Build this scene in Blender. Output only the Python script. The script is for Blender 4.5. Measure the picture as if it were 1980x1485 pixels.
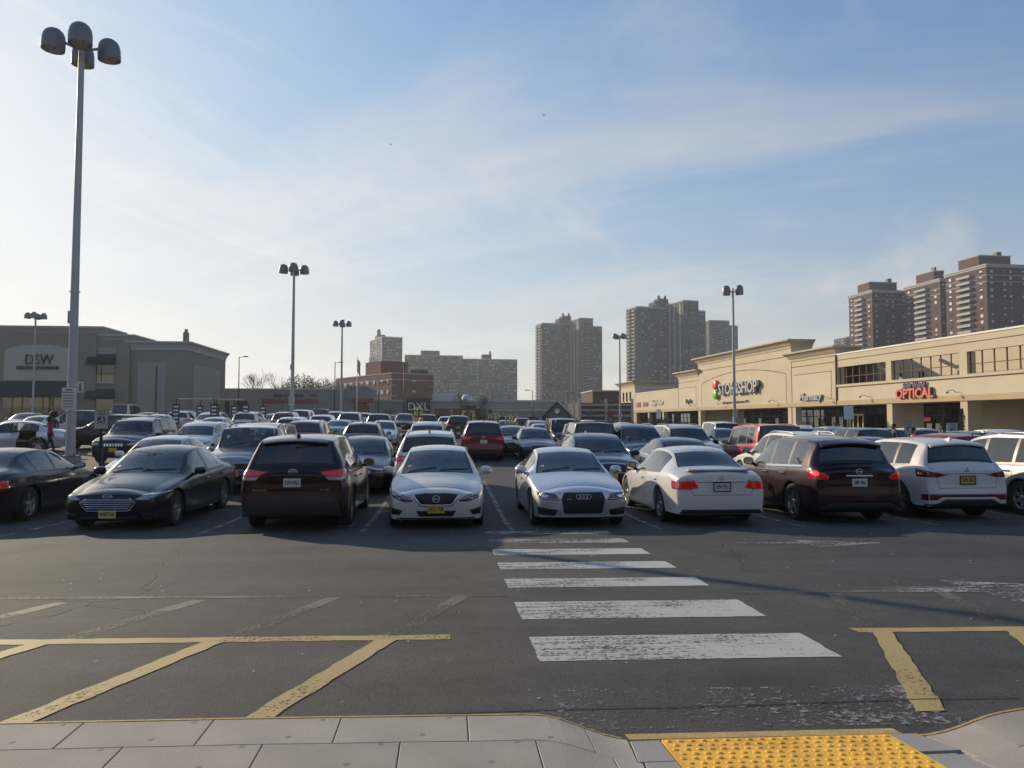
import bpy, bmesh, math, random
from math import sin, cos, pi, radians, sqrt
from mathutils import Vector, Matrix
from mathutils.bvhtree import BVHTree
from mathutils.geometry import delaunay_2d_cdt

for o in list(bpy.data.objects):
    bpy.data.objects.remove(o)
SC = bpy.context.scene
COL = SC.collection
RNG = random.Random(7)

# ------------------------------------------------------------------ camera
# World +Y runs along the parking stalls; the photographer looks a little to the right of it.
YAW = radians(4.8)
CAM_Z = 2.0
PITCH = radians(2.80)
cam_d = bpy.data.cameras.new('camera')
cam_d.sensor_width = 36.0
cam_d.lens = 36.0 * 1480.0 / 1980.0
cam_d.clip_start = 0.05
cam_d.clip_end = 9000.0
cam = bpy.data.objects.new('camera', cam_d)
COL.objects.link(cam)
cam.location = (0, 0, CAM_Z)
cam.rotation_euler = (pi / 2 + PITCH, 0, -YAW)
SC.camera = cam

# ------------------------------------------------------------------ sky and sun
SUN_EL = radians(19.5)
SUN_AZ = math.atan2(-0.66, 0.75)          # clockwise from +Y
world = bpy.data.worlds.new('World')
SC.world = world
world.use_nodes = True
wt = world.node_tree
wt.nodes.clear()
def wn(t, **kw):
    n = wt.nodes.new(t)
    for k, v in kw.items():
        setattr(n, k, v)
    return n
w_out = wn('ShaderNodeOutputWorld')
w_bg = wn('ShaderNodeBackground')
w_bg.inputs['Strength'].default_value = 0.15
w_sky = wn('ShaderNodeTexSky', sky_type='NISHITA', sun_disc=False)
w_sky.sun_elevation = SUN_EL
w_sky.sun_rotation = SUN_AZ
w_sky.altitude = 20
w_sky.air_density = 1.0
w_sky.dust_density = 0.55
w_sky.ozone_density = 6.5
# thin cirrus: noise in the plane of a high cloud layer (direction projected on z = 1)
w_tc = wn('ShaderNodeTexCoord')
w_sep = wn('ShaderNodeSeparateXYZ')
wt.links.new(w_tc.outputs['Generated'], w_sep.inputs[0])
w_zc = wn('ShaderNodeMath', operation='MAXIMUM'); w_zc.inputs[1].default_value = 0.0
wt.links.new(w_sep.outputs['Z'], w_zc.inputs[0])
w_za = wn('ShaderNodeMath', operation='ADD'); w_za.inputs[1].default_value = 0.10
wt.links.new(w_zc.outputs[0], w_za.inputs[0])
w_dx = wn('ShaderNodeMath', operation='DIVIDE'); w_dy = wn('ShaderNodeMath', operation='DIVIDE')
wt.links.new(w_sep.outputs['X'], w_dx.inputs[0]); wt.links.new(w_za.outputs[0], w_dx.inputs[1])
wt.links.new(w_sep.outputs['Y'], w_dy.inputs[0]); wt.links.new(w_za.outputs[0], w_dy.inputs[1])
w_cmb = wn('ShaderNodeCombineXYZ')
wt.links.new(w_dx.outputs[0], w_cmb.inputs[0]); wt.links.new(w_dy.outputs[0], w_cmb.inputs[1])
def cirrus(rot, sx, sy, scale, detail, lo, hi, off):
    mp = wn('ShaderNodeMapping', vector_type='TEXTURE')
    mp.inputs['Rotation'].default_value = (0, 0, rot)
    mp.inputs['Scale'].default_value = (sx, sy, 1)
    mp.inputs['Location'].default_value = off
    wt.links.new(w_cmb.outputs[0], mp.inputs[0])
    n = wn('ShaderNodeTexNoise')
    n.inputs['Scale'].default_value = scale
    n.inputs['Detail'].default_value = detail
    n.inputs['Roughness'].default_value = 0.62
    n.inputs['Distortion'].default_value = 0.7
    wt.links.new(mp.outputs[0], n.inputs['Vector'])
    r = wn('ShaderNodeMapRange', interpolation_type='SMOOTHSTEP')
    r.inputs['From Min'].default_value = lo
    r.inputs['From Max'].default_value = hi
    wt.links.new(n.outputs[0], r.inputs['Value'])
    return r
c1 = cirrus(radians(140), 3.2, 1.0, 0.85, 8, 0.45, 0.75, (0.3, 1.1, 0))
c2 = cirrus(radians(62), 2.6, 0.8, 1.7, 8, 0.48, 0.82, (2.3, 0.4, 0))
w_add = wn('ShaderNodeMath', operation='ADD'); w_add.use_clamp = True
wt.links.new(c1.outputs[0], w_add.inputs[0])
w_c2s = wn('ShaderNodeMath', operation='MULTIPLY'); w_c2s.inputs[1].default_value = 0.85
wt.links.new(c2.outputs[0], w_c2s.inputs[0]); wt.links.new(w_c2s.outputs[0], w_add.inputs[1])
w_amt = wn('ShaderNodeMath', operation='MULTIPLY'); w_amt.inputs[1].default_value = 0.48
wt.links.new(w_add.outputs[0], w_amt.inputs[0])
# cloud brightness: the sky's own light, whitened (ice crystals scatter what falls on them)
w_bw = wn('ShaderNodeRGBToBW'); wt.links.new(w_sky.outputs[0], w_bw.inputs[0])
w_cb = wn('ShaderNodeMath', operation='MULTIPLY_ADD')
w_cb.inputs[1].default_value = 1.8; w_cb.inputs[2].default_value = 0.5
wt.links.new(w_bw.outputs[0], w_cb.inputs[0])
w_cc = wn('ShaderNodeVectorMath', operation='SCALE'); w_cc.inputs[0].default_value = (1.0, 0.985, 0.955)
wt.links.new(w_cb.outputs[0], w_cc.inputs['Scale'])
w_mix = wn('ShaderNodeMix', data_type='RGBA')
wt.links.new(w_amt.outputs[0], w_mix.inputs['Factor'])
wt.links.new(w_sky.outputs[0], w_mix.inputs['A']); wt.links.new(w_cc.outputs[0], w_mix.inputs['B'])
# low aerosol layer: whitens and warms the sky all round the horizon
w_hm = wn('ShaderNodeMath', operation='MULTIPLY'); w_hm.inputs[1].default_value = -4.0
wt.links.new(w_zc.outputs[0], w_hm.inputs[0])
w_he = wn('ShaderNodeMath', operation='EXPONENT'); wt.links.new(w_hm.outputs[0], w_he.inputs[0])
w_hf = wn('ShaderNodeMath', operation='MULTIPLY'); w_hf.inputs[1].default_value = 0.95
wt.links.new(w_he.outputs[0], w_hf.inputs[0])
w_hb = wn('ShaderNodeRGBToBW'); wt.links.new(w_mix.outputs['Result'], w_hb.inputs[0])
w_hc = wn('ShaderNodeVectorMath', operation='SCALE'); w_hc.inputs[0].default_value = (1.0, 0.93, 0.71)
wt.links.new(w_hb.outputs[0], w_hc.inputs['Scale'])
w_mix0 = w_mix
w_mix = wn('ShaderNodeMix', data_type='RGBA')
wt.links.new(w_hf.outputs[0], w_mix.inputs['Factor'])
wt.links.new(w_mix0.outputs['Result'], w_mix.inputs['A']); wt.links.new(w_hc.outputs[0], w_mix.inputs['B'])
# soft shoulder, as a phone camera gives the bright part of the sky: c / sqrt(1 + (c / k)^2), channel by channel
SKY_K = 4.5
w_sp = wn('ShaderNodeSeparateXYZ'); wt.links.new(w_mix.outputs['Result'], w_sp.inputs[0])
w_cm = wn('ShaderNodeCombineXYZ')
for ch in range(3):
    q1 = wn('ShaderNodeMath', operation='DIVIDE'); q1.inputs[1].default_value = SKY_K
    wt.links.new(w_sp.outputs[ch], q1.inputs[0])
    q2 = wn('ShaderNodeMath', operation='MULTIPLY_ADD'); q2.inputs[2].default_value = 1.0
    wt.links.new(q1.outputs[0], q2.inputs[0]); wt.links.new(q1.outputs[0], q2.inputs[1])
    q3 = wn('ShaderNodeMath', operation='SQRT'); wt.links.new(q2.outputs[0], q3.inputs[0])
    q4 = wn('ShaderNodeMath', operation='DIVIDE'); wt.links.new(w_sp.outputs[ch], q4.inputs[0]); wt.links.new(q3.outputs[0], q4.inputs[1])
    wt.links.new(q4.outputs[0], w_cm.inputs[ch])
wt.links.new(w_cm.outputs[0], w_bg.inputs['Color'])
wt.links.new(w_bg.outputs[0], w_out.inputs[0])

sun_d = bpy.data.lights.new('sun', 'SUN')
sun_d.energy = 3.2
sun_d.angle = radians(0.55)
sun_d.color = (1.0, 0.83, 0.60)
sun = bpy.data.objects.new('sun', sun_d)
COL.objects.link(sun)
sdir = Vector((-sin(SUN_AZ) * cos(SUN_EL), -cos(SUN_AZ) * cos(SUN_EL), -sin(SUN_EL)))
sun.rotation_euler = sdir.to_track_quat('-Z', 'Y').to_euler()
sun.location = (-40, 45, 40)

# ------------------------------------------------------------------ render look
SC.view_settings.view_transform = 'Standard'
SC.view_settings.look = 'None'
SC.view_settings.gamma = 1.0
SC.view_settings.use_curve_mapping = False
SC.view_settings.exposure = 0.60
SC.render.engine = 'CYCLES'
SC.cycles.max_bounces = 8
SC.cycles.transparent_max_bounces = 16

# ------------------------------------------------------------------ place helpers
def loc(X, D):
    """metres right of / ahead of the photographer -> world x, y"""
    return (X * cos(YAW) + D * sin(YAW), -X * sin(YAW) + D * cos(YAW))

def sstep(a, b, t):
    t = max(0.0, min(1.0, (t - a) / (b - a)))
    return t * t * (3 - 2 * t)

def gz(x, y):
    """height of the paved lot: falls gently from the walkway, then rises to the back and the left"""
    if y < 16:
        yy = max(y, 3.6)
        z = 0.03 * (16 - yy)
        if y > 12:
            z = 0.12 * ((16 - y) / 4) ** 2 * 0.5 + 0.03 * (16 - y) * 0.5
    else:
        z = 0.0
    if y > 14:
        t = y - 14
        g = t * t / 12 if t < 6 else t - 3
        if g > 46:
            g = 46 + 18 * (1 - math.exp(-(g - 46) / 18))
        r = 0.028 + (0.004 - 0.028) * sstep(-22, 26, x)
        z += r * g
    return z

# ------------------------------------------------------------------ objects
def link(o, parent=None):
    COL.objects.link(o)
    if parent is not None:
        o.parent = parent
    return o

def tag(o, label=None, cat=None, group=None, kind=None):
    if label: o['label'] = label
    if cat: o['category'] = cat
    if group: o['group'] = group
    if kind: o['kind'] = kind
    return o

def empty(name, loc3, rz=0.0):
    o = bpy.data.objects.new(name, None)
    o.empty_display_size = 0.3
    o.location = loc3
    o.rotation_euler = (0, 0, rz)
    COL.objects.link(o)
    return o

def inst(name, mesh, mats=None, parent=None, loc3=None, rot=None, scale=None):
    o = bpy.data.objects.new(name, mesh)
    link(o, parent)
    if loc3 is not None: o.location = loc3
    if rot is not None: o.rotation_euler = rot
    if scale is not None: o.scale = scale
    if mats is not None:
        if not isinstance(mats, (list, tuple)): mats = [mats]
        if len(mesh.materials) == 0:
            for m in mats: mesh.materials.append(m)
        else:
            for i, m in enumerate(mats):
                if mesh.materials[i] != m:
                    o.material_slots[i].link = 'OBJECT'
                    o.material_slots[i].material = m
    return o

def copy_tree(o, parent=None):
    c = o.copy()
    COL.objects.link(c)
    c.parent = parent
    for ch in list(o.children):
        copy_tree(ch, c)
    return c

class MB:
    """collects faces and becomes one mesh"""
    def __init__(self):
        self.v = []; self.f = []; self.m = []; self.sm = []
    def face(self, pts, mat=0, smooth=False):
        b = len(self.v)
        self.v += [tuple(p) for p in pts]
        self.f.append(tuple(range(b, b + len(pts)))); self.m.append(mat); self.sm.append(smooth)
    def add(self, verts, faces, mat=0, smooth=False, M=None):
        b = len(self.v)
        if M is not None: verts = [M @ Vector(p) for p in verts]
        self.v += [tuple(p) for p in verts]
        for f in faces:
            self.f.append(tuple(i + b for i in f)); self.m.append(mat); self.sm.append(smooth)
        return self
    def box(self, x0, x1, y0, y1, z0, z1, mat=0, M=None):
        v = [(x0,y0,z0),(x1,y0,z0),(x1,y1,z0),(x0,y1,z0),(x0,y0,z1),(x1,y0,z1),(x1,y1,z1),(x0,y1,z1)]
        f = [(0,3,2,1),(4,5,6,7),(0,1,5,4),(1,2,6,5),(2,3,7,6),(3,0,4,7)]
        return self.add(v, f, mat, False, M)
    def cbox(self, x0, x1, y0, y1, z0, z1, c=0.02, mat=0, M=None):
        """box with chamfered edges"""
        xs, ys, zs = (x0, x1), (y0, y1), (z0, z1)
        bm = bmesh.new()
        vs = [bm.verts.new((xs[i], ys[j], zs[k])) for k in (0,1) for j in (0,1) for i in (0,1)]
        for f in [(0,2,3,1),(4,5,7,6),(0,1,5,4),(1,3,7,5),(3,2,6,7),(2,0,4,6)]:
            bm.faces.new([vs[i] for i in f])
        bmesh.ops.bevel(bm, geom=list(bm.edges), offset=c, segments=1, affect='EDGES', profile=0.5)
        bm.verts.index_update()
        self.add([v.co[:] for v in bm.verts], [[v.index for v in f.verts] for f in bm.faces], mat, False, M)
        bm.free()
        return self
    def tube(self, pts, rad, n=8, mat=0, cap=True, smooth=True):
        pts = [Vector(p) for p in pts]
        if not isinstance(rad, (list, tuple)): rad = [rad] * len(pts)
        rings = []
        prev = None
        for i, p in enumerate(pts):
            if i == 0: d = pts[1] - pts[0]
            elif i == len(pts) - 1: d = pts[-1] - pts[-2]
            else: d = (pts[i+1] - pts[i]).normalized() + (pts[i] - pts[i-1]).normalized()
            d.normalize()
            if prev is None:
                up = Vector((0, 0, 1)) if abs(d.z) < 0.9 else Vector((1, 0, 0))
                a = d.cross(up).normalized()
            else:
                a = (prev - d * prev.dot(d)).normalized()
            prev = a
            b = d.cross(a)
            rings.append([p + (a * cos(2*pi*k/n) + b * sin(2*pi*k/n)) * rad[i] for k in range(n)])
        v = [q for r in rings for q in r]
        f = []
        for i in range(len(rings) - 1):
            for k in range(n):
                f.append((i*n+k, i*n+(k+1) % n, (i+1)*n+(k+1) % n, (i+1)*n+k))
        self.add(v, f, mat, smooth)
        if cap:
            b = len(self.v) - len(v)
            self.f.append(tuple(b + k for k in reversed(range(n)))); self.m.append(mat); self.sm.append(False)
            self.f.append(tuple(b + (len(rings)-1)*n + k for k in range(n))); self.m.append(mat); self.sm.append(False)
        return self
    def lathe(self, prof, n=24, mat=0, M=None, smooth=True, arc=2*pi, a0=0.0):
        """prof: (radius, height) about local z"""
        v = []; f = []
        full = abs(arc - 2*pi) < 1e-6
        cnt = n if full else n + 1
        for k in range(cnt):
            a = a0 + arc * k / n
            for r, h in prof:
                v.append((r * cos(a), r * sin(a), h))
        m = len(prof)
        for k in range(n):
            k2 = (k + 1) % cnt
            for i in range(m - 1):
                f.append((k*m+i, k2*m+i, k2*m+i+1, k*m+i+1))
        return self.add(v, f, mat, smooth, M)
    def prism(self, poly, d0, d1, axis='y', mat=0, M=None):
        """outline extruded: axis y -> poly is (x,z); axis z -> (x,y); axis x -> (y,z)"""
        def P(p, d):
            return {'y': (p[0], d, p[1]), 'z': (p[0], p[1], d), 'x': (d, p[0], p[1])}[axis]
        n = len(poly)
        v = [P(p, d0) for p in poly] + [P(p, d1) for p in poly]
        f = [tuple(range(n)), tuple(reversed(range(n, 2*n)))]
        for i in range(n):
            j = (i + 1) % n
            f.append((i, n+i, n+j, j))
        return self.add(v, f, mat, False, M)
    def mesh(self, name, recalc=False, angle=None):
        me = bpy.data.meshes.new(name)
        me.from_pydata(self.v, [], self.f)
        me.polygons.foreach_set('material_index', self.m)
        me.polygons.foreach_set('use_smooth', self.sm)
        if recalc or angle is not None:
            bm = bmesh.new(); bm.from_mesh(me)
            if angle is not None:
                bmesh.ops.remove_doubles(bm, verts=bm.verts, dist=0.0004)
            bmesh.ops.recalc_face_normals(bm, faces=bm.faces)
            bm.to_mesh(me); bm.free()
        if angle is not None:
            me.polygons.foreach_set('use_smooth', [True] * len(me.polygons))
            me.set_sharp_from_angle(angle=radians(angle))
        me.update()
        return me
    def build(self, name, mats=None, parent=None, loc3=None, rot=None, recalc=True, angle=None):
        me = self.mesh(name, recalc, angle)
        if mats is not None:
            if not isinstance(mats, (list, tuple)): mats = [mats]
            for m in mats: me.materials.append(m)
        o = bpy.data.objects.new(name, me)
        link(o, parent)
        if loc3 is not None: o.location = loc3
        if rot is not None: o.rotation_euler = rot
        return o

def text_mesh(s, size, extrude=0.01, bold=0.0, align='CENTER', shear=0.0, space=1.0, sx=1.0, aligny='CENTER'):
    """letters lying in the xz plane, facing -y"""
    cu = bpy.data.curves.new('lettering', 'FONT')
    cu.body = s; cu.size = size; cu.extrude = extrude; cu.offset = bold
    cu.align_x = align; cu.align_y = aligny; cu.shear = shear; cu.space_character = space
    cu.resolution_u = 3
    o = bpy.data.objects.new('tmp_text', cu)
    COL.objects.link(o)
    dg = bpy.context.evaluated_depsgraph_get()
    me = bpy.data.meshes.new_from_object(o.evaluated_get(dg))
    bpy.data.objects.remove(o)
    bpy.data.curves.remove(cu)
    me.transform(Matrix.Rotation(pi/2, 4, 'X') @ Matrix.Diagonal((sx, 1, 1, 1)))
    me.materials.clear()
    me.name = 'lettering'
    return me

# ------------------------------------------------------------------ materials
MATS = {}
def newmat(name):
    m = bpy.data.materials.new(name)
    m.use_nodes = True
    nt = m.node_tree
    b = nt.nodes['Principled BSDF']
    return m, nt, b

def lin(c):
    return tuple(((x/255)/12.92 if x/255 <= 0.04045 else (((x/255)+0.055)/1.055)**2.4) for x in c)

def mat(name, col, rough=0.6, metal=0.0, spec=0.5, var=0.0, vscale=3.0, bump=0.0, bscale=40.0, coat=0.0, emit=None, es=1.0):
    if name in MATS: return MATS[name]
    m, nt, b = newmat(name)
    b.inputs['Base Color'].default_value = (*col, 1)
    b.inputs['Roughness'].default_value = rough
    b.inputs['Metallic'].default_value = metal
    b.inputs['Specular IOR Level'].default_value = spec
    if coat:
        b.inputs['Coat Weight'].default_value = coat
        b.inputs['Coat Roughness'].default_value = 0.04
    if emit:
        b.inputs['Emission Color'].default_value = (*emit, 1)
        b.inputs['Emission Strength'].default_value = es
    tc = None
    if var or bump:
        tc = nt.nodes.new('ShaderNodeTexCoord')
    if var:
        n = nt.nodes.new('ShaderNodeTexNoise')
        n.inputs['Scale'].default_value = vscale
        n.inputs['Detail'].default_value = 6
        nt.links.new(tc.outputs['Object'], n.inputs['Vector'])
        mr = nt.nodes.new('ShaderNodeMapRange')
        mr.inputs['From Min'].default_value = 0.25; mr.inputs['From Max'].default_value = 0.75
        mr.inputs['To Min'].default_value = 1 - var; mr.inputs['To Max'].default_value = 1 + var
        nt.links.new(n.outputs[0], mr.inputs[0])
        sc = nt.nodes.new('ShaderNodeVectorMath'); sc.operation = 'SCALE'
        sc.inputs[0].default_value = col
        nt.links.new(mr.outputs[0], sc.inputs['Scale'])
        nt.links.new(sc.outputs[0], b.inputs['Base Color'])
    if bump:
        n2 = nt.nodes.new('ShaderNodeTexNoise')
        n2.inputs['Scale'].default_value = bscale; n2.inputs['Detail'].default_value = 4
        nt.links.new(tc.outputs['Object'], n2.inputs['Vector'])
        bp = nt.nodes.new('ShaderNodeBump'); bp.inputs['Strength'].default_value = bump
        bp.inputs['Distance'].default_value = 0.02
        nt.links.new(n2.outputs[0], bp.inputs['Height'])
        nt.links.new(bp.outputs[0], b.inputs['Normal'])
    MATS[name] = m
    return m

def glass_mat(name, tint, opaque, rough=0.02, body=(0.010, 0.012, 0.014)):
    """pane: Fresnel reflection over a mix of see-through tint and dark body"""
    if name in MATS: return MATS[name]
    m = bpy.data.materials.new(name); m.use_nodes = True
    nt = m.node_tree; nt.nodes.clear()
    out = nt.nodes.new('ShaderNodeOutputMaterial')
    fr = nt.nodes.new('ShaderNodeFresnel'); fr.inputs['IOR'].default_value = 1.52
    tr = nt.nodes.new('ShaderNodeBsdfTransparent'); tr.inputs[0].default_value = (*tint, 1)
    df = nt.nodes.new('ShaderNodeBsdfDiffuse'); df.inputs[0].default_value = (*body, 1)
    gl = nt.nodes.new('ShaderNodeBsdfGlossy'); gl.inputs['Roughness'].default_value = rough
    m1 = nt.nodes.new('ShaderNodeMixShader'); m1.inputs[0].default_value = opaque
    nt.links.new(tr.outputs[0], m1.inputs[1]); nt.links.new(df.outputs[0], m1.inputs[2])
    m2 = nt.nodes.new('ShaderNodeMixShader')
    mu = nt.nodes.new('ShaderNodeMath'); mu.operation = 'MULTIPLY_ADD'
    mu.inputs[1].default_value = 1.75; mu.inputs[2].default_value = 0.02; mu.use_clamp = True
    nt.links.new(fr.outputs[0], mu.inputs[0])
    nt.links.new(mu.outputs[0], m2.inputs[0])
    nt.links.new(m1.outputs[0], m2.inputs[1]); nt.links.new(gl.outputs[0], m2.inputs[2])
    nt.links.new(m2.outputs[0], out.inputs[0])
    MATS[name] = m
    return m

def paint_mat(name, col, metal=0.0, rough=0.3, flake=0.0, dirt=0.06):
    """car paint with clear coat, a film of road dust, and a dark cloth lining on its inner face"""
    key = 'paint_' + name
    if key in MATS: return MATS[key]
    m, nt, b = newmat(key)
    b.inputs['Metallic'].default_value = metal
    b.inputs['Roughness'].default_value = rough
    b.inputs['Coat Weight'].default_value = 0.9
    b.inputs['Coat IOR'].default_value = 1.45
    b.inputs['Specular IOR Level'].default_value = 0.12
    b.inputs['Coat Roughness'].default_value = 0.05
    tc = nt.nodes.new('ShaderNodeTexCoord')
    n = nt.nodes.new('ShaderNodeTexNoise'); n.inputs['Scale'].default_value = 2.3; n.inputs['Detail'].default_value = 7
    nt.links.new(tc.outputs['Object'], n.inputs['Vector'])
    mr = nt.nodes.new('ShaderNodeMapRange')
    mr.inputs['From Min'].default_value = 0.35; mr.inputs['From Max'].default_value = 0.75
    mr.inputs['To Min'].default_value = 0.0; mr.inputs['To Max'].default_value = dirt
    nt.links.new(n.outputs[0], mr.inputs[0])
    mx = nt.nodes.new('ShaderNodeMix'); mx.data_type = 'RGBA'
    mx.inputs['A'].default_value = (*col, 1); mx.inputs['B'].default_value = (*[0.5 * c_ + 0.10 * d_ for c_, d_ in zip(col, (1.0, 0.92, 0.80))], 1)
    nt.links.new(mr.outputs[0], mx.inputs['Factor'])
    nt.links.new(mx.outputs['Result'], b.inputs['Base Color'])
    ra = nt.nodes.new('ShaderNodeMath'); ra.operation = 'MULTIPLY_ADD'
    ra.inputs[1].default_value = 1.2; ra.inputs[2].default_value = 0.05
    nt.links.new(mr.outputs[0], ra.inputs[0]); nt.links.new(ra.outputs[0], b.inputs['Coat Roughness'])
    ge = nt.nodes.new('ShaderNodeNewGeometry')
    df = nt.nodes.new('ShaderNodeBsdfDiffuse'); df.inputs[0].default_value = (0.03, 0.03, 0.03, 1)
    ms = nt.nodes.new('ShaderNodeMixShader')
    nt.links.new(ge.outputs['Backfacing'], ms.inputs[0])
    nt.links.new(b.outputs[0], ms.inputs[1]); nt.links.new(df.outputs[0], ms.inputs[2])
    nt.links.new(ms.outputs[0], nt.nodes['Material Output'].inputs[0])
    MATS[key] = m
    return m
# ================================================================== ground
def asphalt_mat():
    m, nt, b = newmat('asphalt')
    L = nt.links.new
    tc = nt.nodes.new('ShaderNodeTexCoord')
    def noise(scale, detail=4, rough=0.6, vec=None):
        n = nt.nodes.new('ShaderNodeTexNoise')
        n.inputs['Scale'].default_value = scale; n.inputs['Detail'].default_value = detail
        n.inputs['Roughness'].default_value = rough
        L(vec if vec is not None else tc.outputs['Object'], n.inputs['Vector'])
        return n.outputs[0]
    def rng(v, a, b_, c, d):
        r = nt.nodes.new('ShaderNodeMapRange')
        for k, x in zip(('From Min', 'From Max', 'To Min', 'To Max'), (a, b_, c, d)): r.inputs[k].default_value = x
        L(v, r.inputs[0]); return r.outputs[0]
    def mul(a, b_):
        n = nt.nodes.new('ShaderNodeMath'); n.operation = 'MULTIPLY'
        L(a, n.inputs[0]); L(b_, n.inputs[1]); return n.outputs[0]
    big = rng(noise(0.16, 5, 0.65), 0.3, 0.7, 0.70, 1.30)
    mp = nt.nodes.new('ShaderNodeMapping'); mp.inputs['Scale'].default_value = (0.12, 1.1, 1)
    L(tc.outputs['Object'], mp.inputs[0])
    lane = rng(noise(0.8, 4, 0.6, mp.outputs[0]), 0.3, 0.7, 0.80, 1.20)      # tyre-worn bands across the aisle
    mid = rng(noise(5.0, 5), 0.3, 0.7, 0.85, 1.15)
    grain = rng(noise(62, 4, 0.85), 0.28, 0.72, 0.30, 1.75)
    fine = rng(noise(260, 2, 0.8), 0.3, 0.7, 0.7, 1.35)
    val = mul(mul(mul(big, mid), mul(grain, lane)), fine)
    sc = nt.nodes.new('ShaderNodeVectorMath'); sc.operation = 'SCALE'
    sc.inputs[0].default_value = (0.062, 0.0603, 0.0570)
    L(val, sc.inputs['Scale'])
    # oil drips and old gum
    vo = nt.nodes.new('ShaderNodeTexVoronoi'); vo.inputs['Scale'].default_value = 0.9
    L(tc.outputs['Object'], vo.inputs['Vector'])
    gum = rng(vo.outputs['Distance'], 0.018, 0.034, 1.0, 0.0)
    sepc = nt.nodes.new('ShaderNodeSeparateColor'); L(vo.outputs['Color'], sepc.inputs[0])
    pick = rng(sepc.outputs[0], 0.66, 0.70, 0.0, 0.55)
    mx = nt.nodes.new('ShaderNodeMix'); mx.data_type = 'RGBA'
    mx.inputs['B'].default_value = (0.21, 0.21, 0.20, 1)
    L(mul(gum, pick), mx.inputs['Factor']); L(sc.outputs[0], mx.inputs['A'])
    st = rng(noise(0.7, 3, 0.5), 0.58, 0.70, 0.0, 0.62)
    mx2 = nt.nodes.new('ShaderNodeMix'); mx2.data_type = 'RGBA'
    mx2.inputs['B'].default_value = (0.030, 0.029, 0.028, 1)
    L(st, mx2.inputs['Factor']); L(mx.outputs['Result'], mx2.inputs['A'])
    # hairline cracks
    wv = nt.nodes.new('ShaderNodeTexNoise'); wv.inputs['Scale'].default_value = 1.7; wv.inputs['Detail'].default_value = 5
    L(tc.outputs['Object'], wv.inputs['Vector'])
    va = nt.nodes.new('ShaderNodeVectorMath'); va.operation = 'MULTIPLY_ADD'
    va.inputs[1].default_value = (0.55, 0.55, 0.0)
    L(wv.outputs['Color'], va.inputs[0]); L(tc.outputs['Object'], va.inputs[2])
    ve = nt.nodes.new('ShaderNodeTexVoronoi'); ve.feature = 'DISTANCE_TO_EDGE'; ve.inputs['Scale'].default_value = 0.19
    L(va.outputs[0], ve.inputs['Vector'])
    crack = rng(ve.outputs['Distance'], 0.0006, 0.0026, 1.0, 0.0)
    gate = rng(noise(0.33, 2), 0.50, 0.60, 0.0, 0.85)
    ck = mul(crack, gate)
    mx3 = nt.nodes.new('ShaderNodeMix'); mx3.data_type = 'RGBA'
    mx3.inputs['B'].default_value = (0.014, 0.013, 0.012, 1)
    L(ck, mx3.inputs['Factor']); L(mx2.outputs['Result'], mx3.inputs['A'])
    L(mx3.outputs['Result'], b.inputs['Base Color'])
    b.inputs['Roughness'].default_value = 0.86
    b.inputs['Specular IOR Level'].default_value = 0.35
    bp = nt.nodes.new('ShaderNodeBump'); bp.inputs['Strength'].default_value = 0.75; bp.inputs['Distance'].default_value = 0.007
    hh = nt.nodes.new('ShaderNodeMath'); hh.operation = 'SUBTRACT'
    L(noise(75, 4, 0.75), hh.inputs[0])
    L(mul(ck, rng(noise(3), 0, 1, 1.5, 1.5)), hh.inputs[1])
    L(hh.outputs[0], bp.inputs['Height']); L(bp.outputs[0], b.inputs['Normal'])
    return m
M_ASPH = asphalt_mat()

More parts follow.
